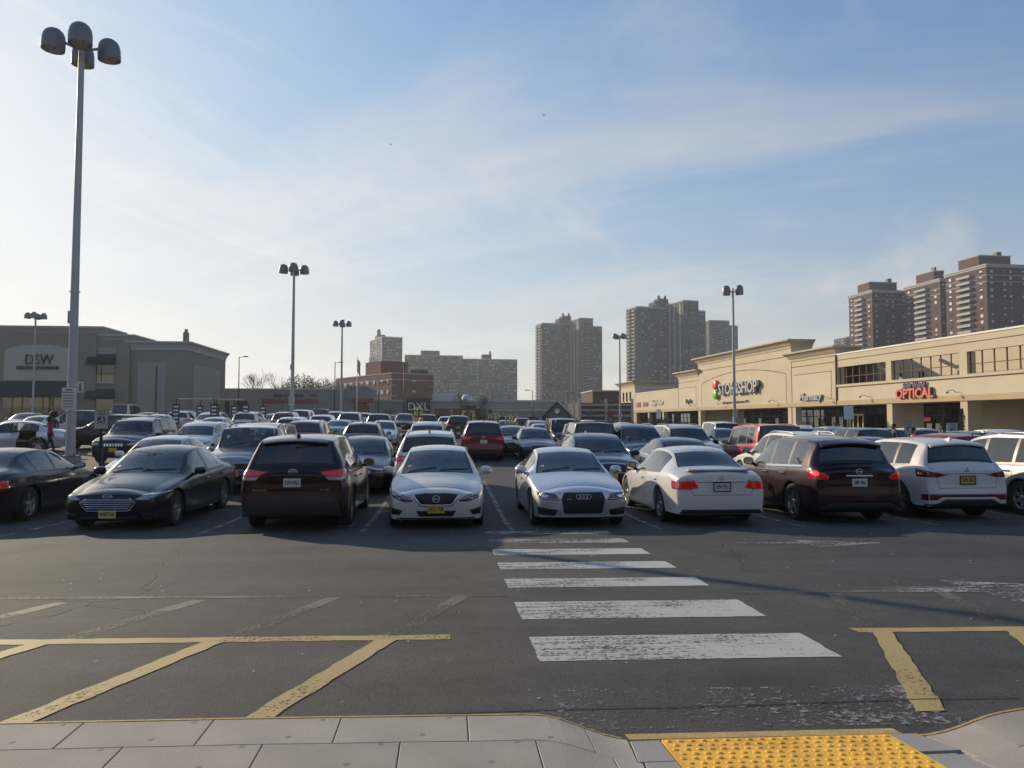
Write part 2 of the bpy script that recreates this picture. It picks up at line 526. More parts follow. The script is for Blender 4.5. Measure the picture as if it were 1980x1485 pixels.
def marking_mat(name, col, wear, wscale=26.0, streak=0.0, lo=0.0):
    """road paint that has chipped off its aggregate: bare asphalt shows through"""
    m, nt, b = newmat(name)
    L = nt.links.new
    tc = nt.nodes.new('ShaderNodeTexCoord')
    n = nt.nodes.new('ShaderNodeTexNoise'); n.inputs['Scale'].default_value = wscale
    n.inputs['Detail'].default_value = 6; n.inputs['Roughness'].default_value = 0.75
    L(tc.outputs['Object'], n.inputs['Vector'])
    mp = nt.nodes.new('ShaderNodeMapping'); mp.inputs['Scale'].default_value = (0.5, 13.0, 1)
    L(tc.outputs['Object'], mp.inputs[0])
    n2 = nt.nodes.new('ShaderNodeTexNoise'); n2.inputs['Scale'].default_value = 2.2; n2.inputs['Detail'].default_value = 5
    L(mp.outputs[0], n2.inputs['Vector'])
    n3 = nt.nodes.new('ShaderNodeTexNoise'); n3.inputs['Scale'].default_value = 1.6; n3.inputs['Detail'].default_value = 3
    L(tc.outputs['Object'], n3.inputs['Vector'])
    a = nt.nodes.new('ShaderNodeMath'); a.operation = 'MULTIPLY_ADD'
    a.inputs[1].default_value = streak
    L(n2.outputs[0], a.inputs[0]); L(n.outputs[0], a.inputs[2])
    a2 = nt.nodes.new('ShaderNodeMath'); a2.operation = 'MULTIPLY_ADD'
    a2.inputs[1].default_value = 0.5
    L(n3.outputs[0], a2.inputs[0]); L(a.outputs[0], a2.inputs[2])
    mr = nt.nodes.new('ShaderNodeMapRange')
    c0 = 0.5 + 0.5 * streak + 0.25
    mr.inputs['From Min'].default_value = c0 - 0.06 - (0.5 - wear) * 0.6
    mr.inputs['From Max'].default_value = c0 + 0.05 - (0.5 - wear) * 0.6
    mr.inputs['To Min'].default_value = lo; mr.inputs['To Max'].default_value = 1.0
    L(a2.outputs[0], mr.inputs[0])
    v = nt.nodes.new('ShaderNodeMapRange'); v.inputs['To Min'].default_value = 0.8; v.inputs['To Max'].default_value = 1.12
    L(n3.outputs[0], v.inputs[0])
    sc = nt.nodes.new('ShaderNodeVectorMath'); sc.operation = 'SCALE'; sc.inputs[0].default_value = col
    L(v.outputs[0], sc.inputs['Scale']); L(sc.outputs[0], b.inputs['Base Color'])
    b.inputs['Roughness'].default_value = 0.7
    bp = nt.nodes.new('ShaderNodeBump'); bp.inputs['Strength'].default_value = 0.4; bp.inputs['Distance'].default_value = 0.004
    nb = nt.nodes.new('ShaderNodeTexNoise'); nb.inputs['Scale'].default_value = 80
    L(tc.outputs['Object'], nb.inputs['Vector']); L(nb.outputs[0], bp.inputs['Height']); L(bp.outputs[0], b.inputs['Normal'])
    tr = nt.nodes.new('ShaderNodeBsdfTransparent')
    ms = nt.nodes.new('ShaderNodeMixShader')
    L(mr.outputs[0], ms.inputs[0]); L(tr.outputs[0], ms.inputs[1]); L(b.outputs[0], ms.inputs[2])
    L(ms.outputs[0], nt.nodes['Material Output'].inputs[0])
    return m
M_WHITE = marking_mat('white_road_paint', (0.46, 0.45, 0.42), 0.36, 30, 0.55)
M_WHITE_OLD = marking_mat('old_white_road_paint', (0.32, 0.31, 0.29), 0.50, 22, 0.3)
M_GHOST = marking_mat('nearly_gone_white_paint', (0.26, 0.255, 0.24), 0.64, 22, 0.0)
M_YELLOW = marking_mat('yellow_road_paint', (0.42, 0.315, 0.12), 0.30, 34, 0.0)
M_YGHOST = marking_mat('worn_out_yellow_paint', (0.135, 0.118, 0.082), 0.49, 40, 0.0)

def axis_coords(parts):
    out = []
    for a, b, n in parts:
        for i in range(n):
            out.append(a + (b - a) * i / n)
    out.append(parts[-1][1])
    return out
xs = axis_coords([(-4000, -400, 6), (-400, -80, 8), (-80, -24, 28), (-24, 24, 48), (24, 80, 28), (80, 400, 8), (400, 4000, 6)])
ys = axis_coords([(-400, -20, 4), (-20, 2, 11), (2, 30, 56), (30, 130, 50), (130, 400, 9), (400, 6000, 10)])
gm = MB()
nx = len(xs)
gm.v = [(x, y, gz(x, y)) for y in ys for x in xs]
for j in range(len(ys) - 1):
    for i in range(nx - 1):
        gm.f.append((j*nx+i, j*nx+i+1, (j+1)*nx+i+1, (j+1)*nx+i)); gm.m.append(0); gm.sm.append(True)
ground = gm.build('ground', M_ASPH, recalc=False)
tag(ground, kind='structure')

def mark(name, quad, material, lift=0.003, n=None, rag=0.0):
    """a quad of paint laid on the lot: corners given as far-left, far-right, near-right, near-left"""
    a, b, c, d = [Vector((p[0], p[1], 0)) for p in quad]
    ln = max((a - b).length, (d - c).length); wd = max((a - d).length, (b - c).length)
    st_ = 0.11 if rag else 0.25
    nu = max(1, int(ln / st_)); nv = max(1, int(wd / st_))
    mb = MB()
    o0 = (a + b + c + d) / 4
    for j in range(nv + 1):
        for i in range(nu + 1):
            u, v = i / nu, j / nv
            p = (a * (1-u) + b * u) * (1-v) + (d * (1-u) + c * u) * v
            if rag and (i in (0, nu) or j in (0, nv)):
                p += Vector((RNG.uniform(-rag, rag), RNG.uniform(-rag, rag), 0))
            mb.v.append((p.x - o0.x, p.y - o0.y, gz(p.x, p.y) + lift))
    for j in range(nv):
        for i in range(nu):
            mb.f.append((j*(nu+1)+i, (j+1)*(nu+1)+i, (j+1)*(nu+1)+i+1, j*(nu+1)+i+1)); mb.m.append(0); mb.sm.append(True)
    return mb.build(name, material, ground, (o0.x, o0.y, 0), recalc=False)

# crosswalk
stripes = [(5.38, 6.08), (6.68, 7.42), (8.16, 8.70), (9.36, 9.90), (10.55, 11.15), (11.80, 12.36), (13.08, 13.56)]
for k, (y0, y1) in enumerate(stripes):
    mark('crosswalk_stripe', [(0.65, y1 + 0.03), (2.83, y1 - 0.05), (2.81, y0 - 0.04), (0.65, y0 + 0.04)], M_WHITE if k < 5 else M_WHITE_OLD, rag=0.008)
mark('crosswalk_stripe', [(0.64, 4.80), (2.86, 4.68), (2.84, 4.02), (0.63, 4.12)], M_GHOST)
# stall lines of the front double row, then the rows behind
def stall_lines(y0, y1, xs_, w=0.10, m=M_WHITE_OLD):
    for x in xs_:
        mark('stall_line', [(x - w/2, y1), (x + w/2, y1), (x + w/2, y0), (x - w/2, y0)], m, rag=0.005)
stall_lines(13.75, 24.5, [-7.55 - 2.75 * 2, -7.55 - 2.75, -7.55, -4.28, -1.50, 1.16, 3.86, 6.58, 9.22, 11.95, 14.7])
for y0 in (33.5, 53.0):
    stall_lines(y0, y0 + 10.4, [-31.0 + 2.7 * k for k in range(28)])
# yellow hatching along the walkway
yl = M_YELLOW
mark('yellow_line', [(-9.0, 6.66), (0.03, 6.24), (0.03, 6.09), (-9.0, 6.50)], yl, rag=0.010)
mark('yellow_line', [(3.30, 6.14), (9.0, 5.85), (9.0, 5.72), (3.32, 6.00)], yl, rag=0.010)
for x in (-0.47, -1.80, -3.13, -4.46, -5.8):
    mark('yellow_hatch', [(x - 0.08, 6.12 - (x + 0.47) * 0.046), (x + 0.08, 6.11 - (x + 0.47) * 0.046), (x - 0.52, 4.36), (x - 0.69, 4.36)], yl, lift=0.005, rag=0.010)
for x in (3.51, 4.62, 5.8):
    mark('yellow_hatch', [(x - 0.08, 6.00), (x + 0.08, 6.00), (x - 0.68, 4.22), (x - 0.86, 4.22)], yl, lift=0.005, rag=0.010)
# older hatching, nearly worn away
mark('worn_yellow_line', [(-9.0, 8.50), (0.64, 7.83), (0.64, 7.73), (-9.0, 8.38)], M_YGHOST)
mark('worn_yellow_line', [(2.88, 7.77), (9.0, 7.48), (9.0, 7.38), (2.88, 7.66)], M_YGHOST)
for x in (0.17, -1.12, -2.42, -3.72, -5.0):
    mark('worn_yellow_hatch', [(x - 0.08, 7.86), (x + 0.08, 7.84), (x - 0.52, 6.22), (x - 0.68, 6.25)], M_YGHOST, lift=0.0022)
for x in (3.9, 5.05):
    mark('worn_yellow_hatch', [(x - 0.06, 7.58), (x + 0.08, 7.56), (x - 0.30, 6.2), (x - 0.45, 6.2)], M_YGHOST, lift=0.0022)
# lane arrows
mark('arrow_shaft', [(4.43, 11.60), (5.45, 11.52), (5.45, 11.38), (4.43, 11.46)], M_WHITE_OLD)
mark('arrow_head', [(5.45, 11.78), (6.62, 11.36), (6.62, 11.30), (5.45, 10.95)], M_WHITE_OLD)
mark('arrow_shaft', [(4.48, 7.86), (5.44, 7.80), (5.44, 7.50), (4.45, 7.56)], M_WHITE_OLD, lift=0.005)
mark('arrow_head', [(5.45, 8.18), (6.9, 7.60), (6.9, 7.50), (5.45, 6.95)], M_WHITE_OLD, lift=0.005)
# accessible-stall symbol remains by the maroon SUV
mark('stall_bar', [(-1.52, 17.2), (0.2, 17.15), (0.2, 16.95), (-1.52, 17.0)], M_WHITE_OLD, lift=0.005)
mark('stall_bar', [(-2.0, 15.2), (-1.75, 15.2), (-1.8, 14.7), (-2.05, 14.7)], M_WHITE_OLD, lift=0.005)

# sealed saw cut along the gutter
mb = MB()
pts = [(x, 4.44 - 0.012 * x + 0.01 * sin(x * 3.1), 0) for x in [-1.6 + 0.2 * i for i in range(26)]]
for i in range(len(pts) - 1):
    (xa, ya, _), (xb, yb, _) = pts[i], pts[i + 1]
    mb.face([(xa, ya - 0.007, gz(xa, ya) + 0.006), (xb, yb - 0.007, gz(xb, yb) + 0.006), (xb, yb + 0.007, gz(xb, yb) + 0.006), (xa, ya + 0.007, gz(xa, ya) + 0.006)])
mb.build('sealed_joint', mat('joint_tar', (0.012, 0.012, 0.013), 0.5), ground)

# ------------------------------------------------------------------ walkway with kerb ramp
def slab_mat():
    m, nt, b = newmat('combed_concrete')
    L = nt.links.new
    tc = nt.nodes.new('ShaderNodeTexCoord')
    n = nt.nodes.new('ShaderNodeTexNoise'); n.inputs['Scale'].default_value = 3.0; n.inputs['Detail'].default_value = 7
    L(tc.outputs['Object'], n.inputs['Vector'])
    n2 = nt.nodes.new('ShaderNodeTexNoise'); n2.inputs['Scale'].default_value = 160; n2.inputs['Detail'].default_value = 3
    L(tc.outputs['Object'], n2.inputs['Vector'])
    oi = nt.nodes.new('ShaderNodeObjectInfo')
    r1 = nt.nodes.new('ShaderNodeMapRange'); r1.inputs['To Min'].default_value = 0.72; r1.inputs['To Max'].default_value = 1.2
    L(n.outputs[0], r1.inputs[0])
    r2 = nt.nodes.new('ShaderNodeMapRange'); r2.inputs['To Min'].default_value = 0.90; r2.inputs['To Max'].default_value = 1.08
    L(oi.outputs['Random'], r2.inputs[0])
    r3 = nt.nodes.new('ShaderNodeMapRange'); r3.inputs['To Min'].default_value = 0.72; r3.inputs['To Max'].default_value = 1.28
    L(n2.outputs[0], r3.inputs[0])
    mu = nt.nodes.new('ShaderNodeMath'); mu.operation = 'MULTIPLY'; L(r1.outputs[0], mu.inputs[0]); L(r2.outputs[0], mu.inputs[1])
    mu2 = nt.nodes.new('ShaderNodeMath'); mu2.operation = 'MULTIPLY'; L(mu.outputs[0], mu2.inputs[0]); L(r3.outputs[0], mu2.inputs[1])
    sc = nt.nodes.new('ShaderNodeVectorMath'); sc.operation = 'SCALE'; sc.inputs[0].default_value = (0.40, 0.355, 0.297)
    L(mu2.outputs[0], sc.inputs['Scale'])
    # gum spots
    vo = nt.nodes.new('ShaderNodeTexVoronoi'); vo.inputs['Scale'].default_value = 2.6
    L(tc.outputs['Object'], vo.inputs['Vector'])
    g = nt.nodes.new('ShaderNodeMapRange'); g.inputs['From Min'].default_value = 0.03; g.inputs['From Max'].default_value = 0.055
    g.inputs['To Min'].default_value = 0.6; g.inputs['To Max'].default_value = 0.0
    L(vo.outputs['Distance'], g.inputs[0])
    mx = nt.nodes.new('ShaderNodeMix'); mx.data_type = 'RGBA'; mx.inputs['B'].default_value = (0.09, 0.08, 0.07, 1)
    L(g.outputs[0], mx.inputs['Factor']); L(sc.outputs[0], mx.inputs['A'])
    L(mx.outputs['Result'], b.inputs['Base Color'])
    b.inputs['Roughness'].default_value = 0.9
    w = nt.nodes.new('ShaderNodeTexWave'); w.wave_type = 'BANDS'; w.bands_direction = 'DIAGONAL'
    w.inputs['Scale'].default_value = 26; w.inputs['Distortion'].default_value = 0.3
    L(tc.outputs['Object'], w.inputs['Vector'])
    bp = nt.nodes.new('ShaderNodeBump'); bp.inputs['Strength'].default_value = 0.35; bp.inputs['Distance'].default_value = 0.004
    ad = nt.nodes.new('ShaderNodeMath'); ad.operation = 'ADD'
    L(w.outputs[0], ad.inputs[0]); L(n2.outputs[0], ad.inputs[1])
    L(ad.outputs[0], bp.inputs['Height']); L(bp.outputs[0], b.inputs['Normal'])
    return m
M_SLAB = slab_mat()
M_RAMP = mat('smooth_ramp_concrete', (0.31, 0.305, 0.29), 0.85, var=0.12, vscale=4, bump=0.15, bscale=90)
M_KERBY = mat('yellow_kerb_paint', (0.43, 0.31, 0.12), 0.75, var=0.25, vscale=9, bump=0.3, bscale=60)
M_TACT = mat('tactile_yellow', (0.85, 0.46, 0.05), 0.65, var=0.24, vscale=7, bump=0.25, bscale=120)

def kerb_y(x):
    """front edge of the walkway"""
    if -1.0 <= x < 0.94:
        base = 4.25 - 0.045 * (x + 1.0)
        return base - 0.21 * sstep(0.42, 1.0, x)
    if x < 0.35: return 4.25 - 0.03 * (x + 1.0)
    if x < 0.94: return 4.12 - 0.28 * (x - 0.35) / 0.59
    if x < 2.36: return 3.95
    if x < 3.4: return 3.86 + 0.21 * sstep(2.36, 3.4, x)
    return 4.07 - 0.03 * (x - 3.4)
def walk_z(x, y):
    """walkway surface: dips to the lot at the ramp"""
    full = 0.430
    t = max(sstep(0.92, 0.52, x), sstep(2.46, 2.96, x))
    low = min(full, gz(x, 3.9) + 0.012 + (3.93 - y) * 0.075)
    return low * (1 - t) + full * t
sb = MB()
sx = axis_coords([(-14, -3, 22), (-3, 5, 200), (5, 16, 22)])
for i in range(len(sx) - 1):
    xa, xb = sx[i], sx[i+1]
    ys2 = [0.0, 0.12, 0.3, 0.6, 1.0, 1.6, 2.4, 4.0, 8.0]
    for j in range(len(ys2) - 1):
        q = []
        for (x, yy) in ((xa, ys2[j]), (xb, ys2[j]), (xb, ys2[j+1]), (xa, ys2[j+1])):
            y = kerb_y(x) - 0.02 - yy
            q.append((x, y, walk_z(x, y) - 0.013))
        sb.face(q, 0, True)
walk = sb.build('sidewalk', mat('mortar_bed', (0.30, 0.27, 0.23), 0.95, var=0.2, vscale=8), recalc=False)
tag(walk, kind='structure')
# yellow painted kerb face and edge
kb = MB()
kx = [x for x in axis_coords([(-14, -3, 22), (-3, 5, 80), (5, 16, 22)])]
for i in range(len(kx) - 1):
    xa, xb = kx[i], kx[i+1]
    if 0.9 < (xa + xb) / 2 < 2.4: continue
    def prof(x):
        y = kerb_y(x); zt = max(walk_z(x, y), gz(x, y) + 0.012)
        return [(x, y + 0.010, gz(x, y) - 0.03), (x, y + 0.004, zt - 0.014), (x, y - 0.004, zt + 0.001), (x, y - 0.022, zt + 0.0015), (x, y - 0.024, zt - 0.05)]
    A, B = prof(xa), prof(xb)
    for k in range(4):
        kb.face([A[k], B[k], B[k+1], A[k+1]], 0, True)
kb.build('kerb', M_KERBY, walk, recalc=False)
kb = MB()
xa, xb = 0.93, 2.37
n = 24
for i in range(n):
    x0, x1 = xa + (xb-xa) * i / n, xa + (xb-xa) * (i+1) / n
    for (ya, za, yb, zb) in ((4.03, -0.02, 4.025, 0.006), (4.025, 0.006, 3.935, 0.012), (3.935, 0.012, 3.93, -0.02)):
        kb.face([(x0, ya - 0.03*(x0-1), gz(x0, ya) + za), (x1, ya - 0.03*(x1-1), gz(x1, ya) + za), (x1, yb - 0.03*(x1-1), gz(x1, yb) + zb), (x0, yb - 0.03*(x0-1), gz(x0, yb) + zb)], 0)
kb.build('ramp_kerb', M_KERBY, walk, recalc=False)

def slab(name, quad, material, gap=0.0025, th=0.03, n=3, span=None):
    """one paving piece with a small arris, its top following the walkway"""
    c = sum((Vector((p[0], p[1], 0)) for p in quad), Vector()) / 4
    a, b, d, e = [Vector((p[0], p[1], 0)) for p in quad]
    def pt(u, v, dz=0.0, inset=0.0):
        p = (a*(1-u) + b*u)*(1-v) + (e*(1-u) + d*u)*v
        if span: p = Vector((p.x, kerb_y(p.x) - (span[1]*(1-v) + span[0]*v), 0))
        q = p + (c - p).normalized() * inset
        return (q.x - c.x, q.y - c.y, walk_z(q.x, q.y) + dz)
    mb = MB()
    for j in range(n):
        for i in range(n):
            u0, u1, v0, v1 = i/n, (i+1)/n, j/n, (j+1)/n
            mb.face([pt(u0, v0, 0, gap+0.004), pt(u1, v0, 0, gap+0.004), pt(u1, v1, 0, gap+0.004), pt(u0, v1, 0, gap+0.004)], 0, False)
    edge = [(i/n, 0) for i in range(n)] + [(1, i/n) for i in range(n)] + [(1 - i/n, 1) for i in range(n)] + [(0, 1 - i/n) for i in range(n)]
    for k in range(len(edge)):
        (u0, v0), (u1, v1) = edge[k], edge[(k+1) % len(edge)]
        mb.face([pt(u0, v0, 0, gap+0.004), pt(u1, v1, 0, gap+0.004), pt(u1, v1, -0.003, gap), pt(u0, v0, -0.003, gap)])
        mb.face([pt(u0, v0, -0.003, gap), pt(u1, v1, -0.003, gap), pt(u1, v1, -th, gap), pt(u0, v0, -th, gap)])
    return mb.build(name, material, walk, (c.x, c.y, 0))
rows = [0.026] + [0.35 + 0.315 * k for k in range(9)]
for r in range(9):
    x = -9.2 + (0.33 if r % 2 else 0.0)
    while x < 12.5:
        xl, xr = x, x + 0.665
        x += 0.665
        # stop at the ramp
        if xr > 0.70 and xl < 2.62:
            if xl < 0.60: xr = min(0.86, 0.72 + 0.07 * r)
            elif xr > 2.85: xl = 2.78
            else: continue
        if xr - xl < 0.12: continue
        f = lambda xx, d: (xx, kerb_y(xx) - d)
        sk = 0.0
        slab('paving_slab', [f(xl, rows[r+1]), f(xr, rows[r+1]), f(xr, rows[r]), f(xl, rows[r])], M_SLAB, span=(rows[r], rows[r+1]), n=10 if (xr > 0.3 and xl < 3.2) else 3)
# ramp borders and flares
for (c2, d) in ((3.915, 3.62), (3.62, 3.30), (3.30, 2.98), (2.98, 2.66), (2.66, 2.34), (2.34, 2.02), (2.02, 1.7), (1.7, 1.3)):
    slab('ramp_border', [(0.90, d), (1.085, d), (1.085, c2), (0.93, c2)], M_RAMP)
    slab('ramp_border', [(2.285, d), (2.50 + 0.04*(3.9 - d), d), (2.44 + 0.04*(3.9 - c2), c2 - 0.03), (2.285, c2 - 0.03)], M_RAMP)
for r in range(9):
    xl = min(0.86, 0.72 + 0.07*r)
    slab('ramp_flare', [(xl, 3), (0.90, 3), (0.92, 4), (xl, 4)], M_SLAB, span=(rows[r], rows[r+1]), n=8)
    slab('ramp_flare', [(2.52 + 0.02*r, 3), (2.78, 3), (2.78, 4), (2.46 + 0.02*r, 4)], M_SLAB, span=(rows[r], rows[r+1]), n=8)

for (c2, d) in ((3.14, 2.5), (2.5, 1.9), (1.9, 1.3)):
    for (xa_, xb_) in ((1.09, 1.685), (1.685, 2.28)):
        slab('ramp_panel', [(xa_, d), (xb_, d), (xb_, c2), (xa_, c2)], M_RAMP, n=4)

# tactile plate with truncated domes
tp = MB()
n = 16
for i in range(n):
    for j in range(8):
        q = []
        for (a, b) in ((i, j), (i+1, j), (i+1, j+1), (i, j+1)):
            x = 1.09 + 1.19 * a / n; y = 3.90 - 0.03*(x-1) - 0.75 * b / 8
            q.append((x, y, walk_z(x, y) + 0.006))
        tp.face(list(reversed(q)), 0)
for (xa, ya, xb, yb) in ((1.09, 3.897, 2.28, 3.862), (1.09, 3.897, 1.09, 3.147), (2.28, 3.862, 2.28, 3.112)):
    tp.face([(xa, ya, walk_z(xa, ya) + 0.006), (xb, yb, walk_z(xb, yb) + 0.006), (xb, yb, walk_z(xb, yb) - 0.03), (xa, ya, walk_z(xa, ya) - 0.03)])
plate = tp.build('tactile_plate', M_TACT, walk, recalc=False)
dm = MB()
for j in range(12):
    for i in range(20):
        x = 1.118 + 0.0595 * i + (0.0 if j % 2 == 0 else 0.02)
        if x > 2.26: continue
        y = 3.872 - 0.03*(x-1) - 0.060 * j
        dm.lathe([(0.0165, 0.0), (0.0125, 0.0055), (0.0105, 0.0062), (0.0, 0.0064)], 10, 0, Matrix.Translation((x, y, walk_z(x, y) + 0.006)) @ Matrix.Diagonal((RNG.uniform(0.9, 1.05), RNG.uniform(0.9, 1.05), RNG.uniform(0.65, 1.05), 1)))
dm_o = dm.build('tactile_domes', M_TACT, plate, recalc=True)
dm_o['kind'] = 'stuff'

# grit, gum and paper scraps blown over the lot
lt_ = MB(); rg = random.Random(21)
for k in range(150):
    x = rg.uniform(-9, 10); y = 4.6 + 10.5 * rg.random() ** 1.3; s_ = rg.uniform(0.005, 0.013) * (1 + (y - 4.6) / 8)
    a = rg.random() * pi; z = gz(x, y) + 0.006
    lt_.face([(x + s_*cos(a + q*pi/2.5)*rg.uniform(0.6, 1.2), y + s_*sin(a + q*pi/2.5)*rg.uniform(0.6, 1.2), z + rg.uniform(0, 0.003)) for q in range(5)])
o = lt_.build('litter_scraps', mat('paper_scraps', (0.40, 0.39, 0.36), 0.8), ground, recalc=False); o['kind'] = 'stuff'
# ================================================================== the supermarket range on the right
M_STUC = mat('tan_stucco', (0.55, 0.47, 0.335), 0.9, var=0.07, vscale=0.35, bump=0.12, bscale=30)
M_STUC2 = mat('tan_stucco_panel', (0.58, 0.50, 0.365), 0.9, var=0.06, vscale=0.4, bump=0.12, bscale=30)
M_BAND = mat('brown_band_stucco', (0.47, 0.36, 0.22), 0.9, var=0.08, vscale=0.5)
M_CORN = mat('cornice_stucco', (0.50, 0.42, 0.30), 0.9, var=0.08, vscale=0.5)
M_REVEAL = mat('reveal_joint_brown', (0.16, 0.085, 0.05), 0.9)
M_CAP = mat('white_metal_coping', (0.66, 0.64, 0.58), 0.5)
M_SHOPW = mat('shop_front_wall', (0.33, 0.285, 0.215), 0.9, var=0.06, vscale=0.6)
M_FRAME = mat('dark_bronze_frame', (0.035, 0.028, 0.022), 0.5, 0.3)
M_SHOPG = glass_mat('shop_glass', (0.30, 0.32, 0.32), 0.55, 0.02, body=(0.018, 0.019, 0.02))
M_DARKIN = mat('shop_interior', (0.045, 0.045, 0.045), 0.9)
M_SIGNG = mat('sign_grey_face', (0.40, 0.40, 0.41), 0.45)
M_SIGNS = mat('sign_return_dark', (0.045, 0.045, 0.048), 0.5)
M_SRED = mat('sign_red', (0.72, 0.10, 0.085), 0.4)
M_SORA = mat('sign_orange_red', (0.58, 0.12, 0.06), 0.4)
M_SGRN = mat('sign_green', (0.20, 0.52, 0.06), 0.4)
M_SDRK = mat('sign_dark_letters', (0.05, 0.05, 0.07), 0.5)
M_SMAR = mat('sign_maroon', (0.17, 0.03, 0.035), 0.5)
M_SPUR = mat('sign_purple_script', (0.10, 0.085, 0.22), 0.45)
M_SWHT = mat('sign_white', (0.72, 0.71, 0.68), 0.45)
M_ROOF = mat('flat_roof_gravel', (0.22, 0.21, 0.20), 0.95, var=0.1)
M_YELL = mat('yellow_metal', (0.62, 0.52, 0.16), 0.45)

_dir = radians(3.66)
ox, oy = loc(52 - 0.1487 * 110, 110)
store_rz = math.atan2(-cos(_dir), sin(_dir))
G0 = 0.30
def store_root(name, label, x):
    r = empty(name, (ox + x * cos(store_rz), oy + x * sin(store_rz), 0), store_rz)
    tag(r, label, 'store', 'shops along the right of the lot')
    return r

def piece(root, name, m, x0, x1, y0, y1, z0, z1):
    mb = MB(); cx = (x0 + x1) / 2; cy = (y0 + y1) / 2
    mb.box(x0 - cx, x1 - cx, y0 - cy, y1 - cy, z0, z1)
    return mb.build(name, m, root, (cx, cy, 0))

def cornice(root, x0, x1, zt, ret0, ret1, depth=3.0, m=None, hgt=1.15, out=0.95):
    """stepped cornice wrapping the front and both returns"""
    mb = MB()
    prof = [(0.0, zt - hgt), (-0.10, zt - hgt), (-0.10, zt - hgt*0.80), (-0.32*out, zt - hgt*0.62), (-0.48*out, zt - hgt*0.45), (-0.85*out, zt - hgt*0.22), (-out, zt - hgt*0.18), (-out, zt), (0.3, zt)]
    path = [(x0, depth, -1, 0), (x0, 0, -1, 1), (x1, 0, 1, 1), (x1, depth, 1, 0)]
    rings = []
    for (x, y, sx_, sy_) in path:
        rings.append([(x + sx_ * (-p[0]), y + p[0] * sy_, p[1]) for p in prof])
    n = len(prof)
    v = [q for r in rings for q in r]
    f = [(i*n+k, (i+1)*n+k, (i+1)*n+k+1, i*n+k+1) for i in range(3) for k in range(n-1)]
    mb.add(v, f)
    mb.build('cornice', m or M_CORN, root)

def upper_wall(root, x0, x1, zt, sof=3.9, m=M_STUC, name='wall', th=0.5):
    piece(root, name, m, x0, x1, 0.0, th, sof + 0.55, zt)
    piece(root, 'fascia_band', M_BAND, x0, x1, -0.10, th, sof, sof + 0.55)

def arcade(root, x0, x1, sof=3.9, depth=5.0, zt=8.0):
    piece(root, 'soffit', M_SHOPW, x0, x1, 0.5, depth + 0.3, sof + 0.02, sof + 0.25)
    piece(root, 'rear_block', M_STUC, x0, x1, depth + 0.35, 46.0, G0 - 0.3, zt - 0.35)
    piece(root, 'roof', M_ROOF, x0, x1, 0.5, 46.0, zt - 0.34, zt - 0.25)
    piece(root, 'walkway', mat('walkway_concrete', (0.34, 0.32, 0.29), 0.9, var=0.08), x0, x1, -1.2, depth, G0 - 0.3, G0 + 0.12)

def shopfront(root, x0, x1, doors=(), sof=3.9, y=5.0, n=None):
    """glazing bays with bronze frames"""
    n = n or max(1, int(round((x1 - x0) / 1.8)))
    for i in range(n):
        a = x0 + (x1 - x0) * i / n; b = x0 + (x1 - x0) * (i + 1) / n
        piece(root, 'shop_window', M_SHOPG, a + 0.06, b - 0.06, y + 0.05, y + 0.08, G0 + 0.15, sof - 0.35)
        piece(root, 'mullion', M_FRAME, a - 0.05, a + 0.05, y - 0.02, y + 0.14, G0 + 0.12, sof + 0.02)
    piece(root, 'transom', M_FRAME, x0, x1, y - 0.03, y + 0.14, sof - 0.33, sof - 0.2)
    piece(root, 'transom', M_FRAME, x0, x1, y - 0.035, y + 0.14, G0 + 2.35, G0 + 2.45)
    piece(root, 'stall_riser', M_FRAME, x0, x1, y - 0.04, y + 0.14, G0 + 0.11, G0 + 0.32)
    piece(root, 'shop_backing', M_DARKIN, x0, x1, y + 0.2, y + 0.32, G0, sof)

def letters(root, text, x, z, size, m, y=-0.06, extrude=0.06, name='lettering', split=False, **kw):
    me = text_mesh(text, size, extrude, **kw)
    if not split:
        return inst(name, me, m, root, (x, y - extrude, z))
    # one object for each character
    bm = bmesh.new(); bm.from_mesh(me)
    bmesh.ops.remove_doubles(bm, verts=bm.verts, dist=0.0005)
    bm.verts.ensure_lookup_table(); bm.verts.index_update()
    seen = set(); comps = []
    for v0 in bm.verts:
        if v0.index in seen: continue
        stack = [v0]; comp = []
        seen.add(v0.index)
        while stack:
            v = stack.pop(); comp.append(v)
            for e in v.link_edges:
                w = e.other_vert(v)
                if w.index not in seen: seen.add(w.index); stack.append(w)
        comps.append(comp)
    comps.sort(key=lambda c: min(v.co.x for v in c))
    for comp in comps:
        ids = {v.index: i for i, v in enumerate(comp)}
        fs = {f for v in comp for f in v.link_faces}
        mb = MB(); mb.add([v.co[:] for v in comp], [[ids[v.index] for v in f.verts] for f in fs])
        mb.build('letter' if name == 'lettering' else 'letter_return', m, root, (x, y - extrude, z))
    bm.free(); bpy.data.meshes.remove(me)

def column(root, x0, x1, y0, y1, sof=3.9, m=M_STUC):
    piece(root, 'column', m, x0, x1, y0, y1, G0 + 0.12, sof)
    piece(root, 'column_base', M_BAND, x0 - 0.05, x1 + 0.05, y0 - 0.05, y1 + 0.05, G0 + 0.12, G0 + 0.5)

def gooseneck(root, x, z):
    mb = MB()
    mb.tube([(0, 0, 0), (0, -0.25, 0.18), (0, -0.6, 0.20), (0, -0.85, 0.05)], 0.03, 6)
    mb.lathe([(0.03, 0.04), (0.12, -0.10), (0.16, -0.14)], 10, 0, Matrix.Translation((0, -0.88, 0.04)))
    mb.build('sign_lamp', M_FRAME, root, (x, -0.02, z))

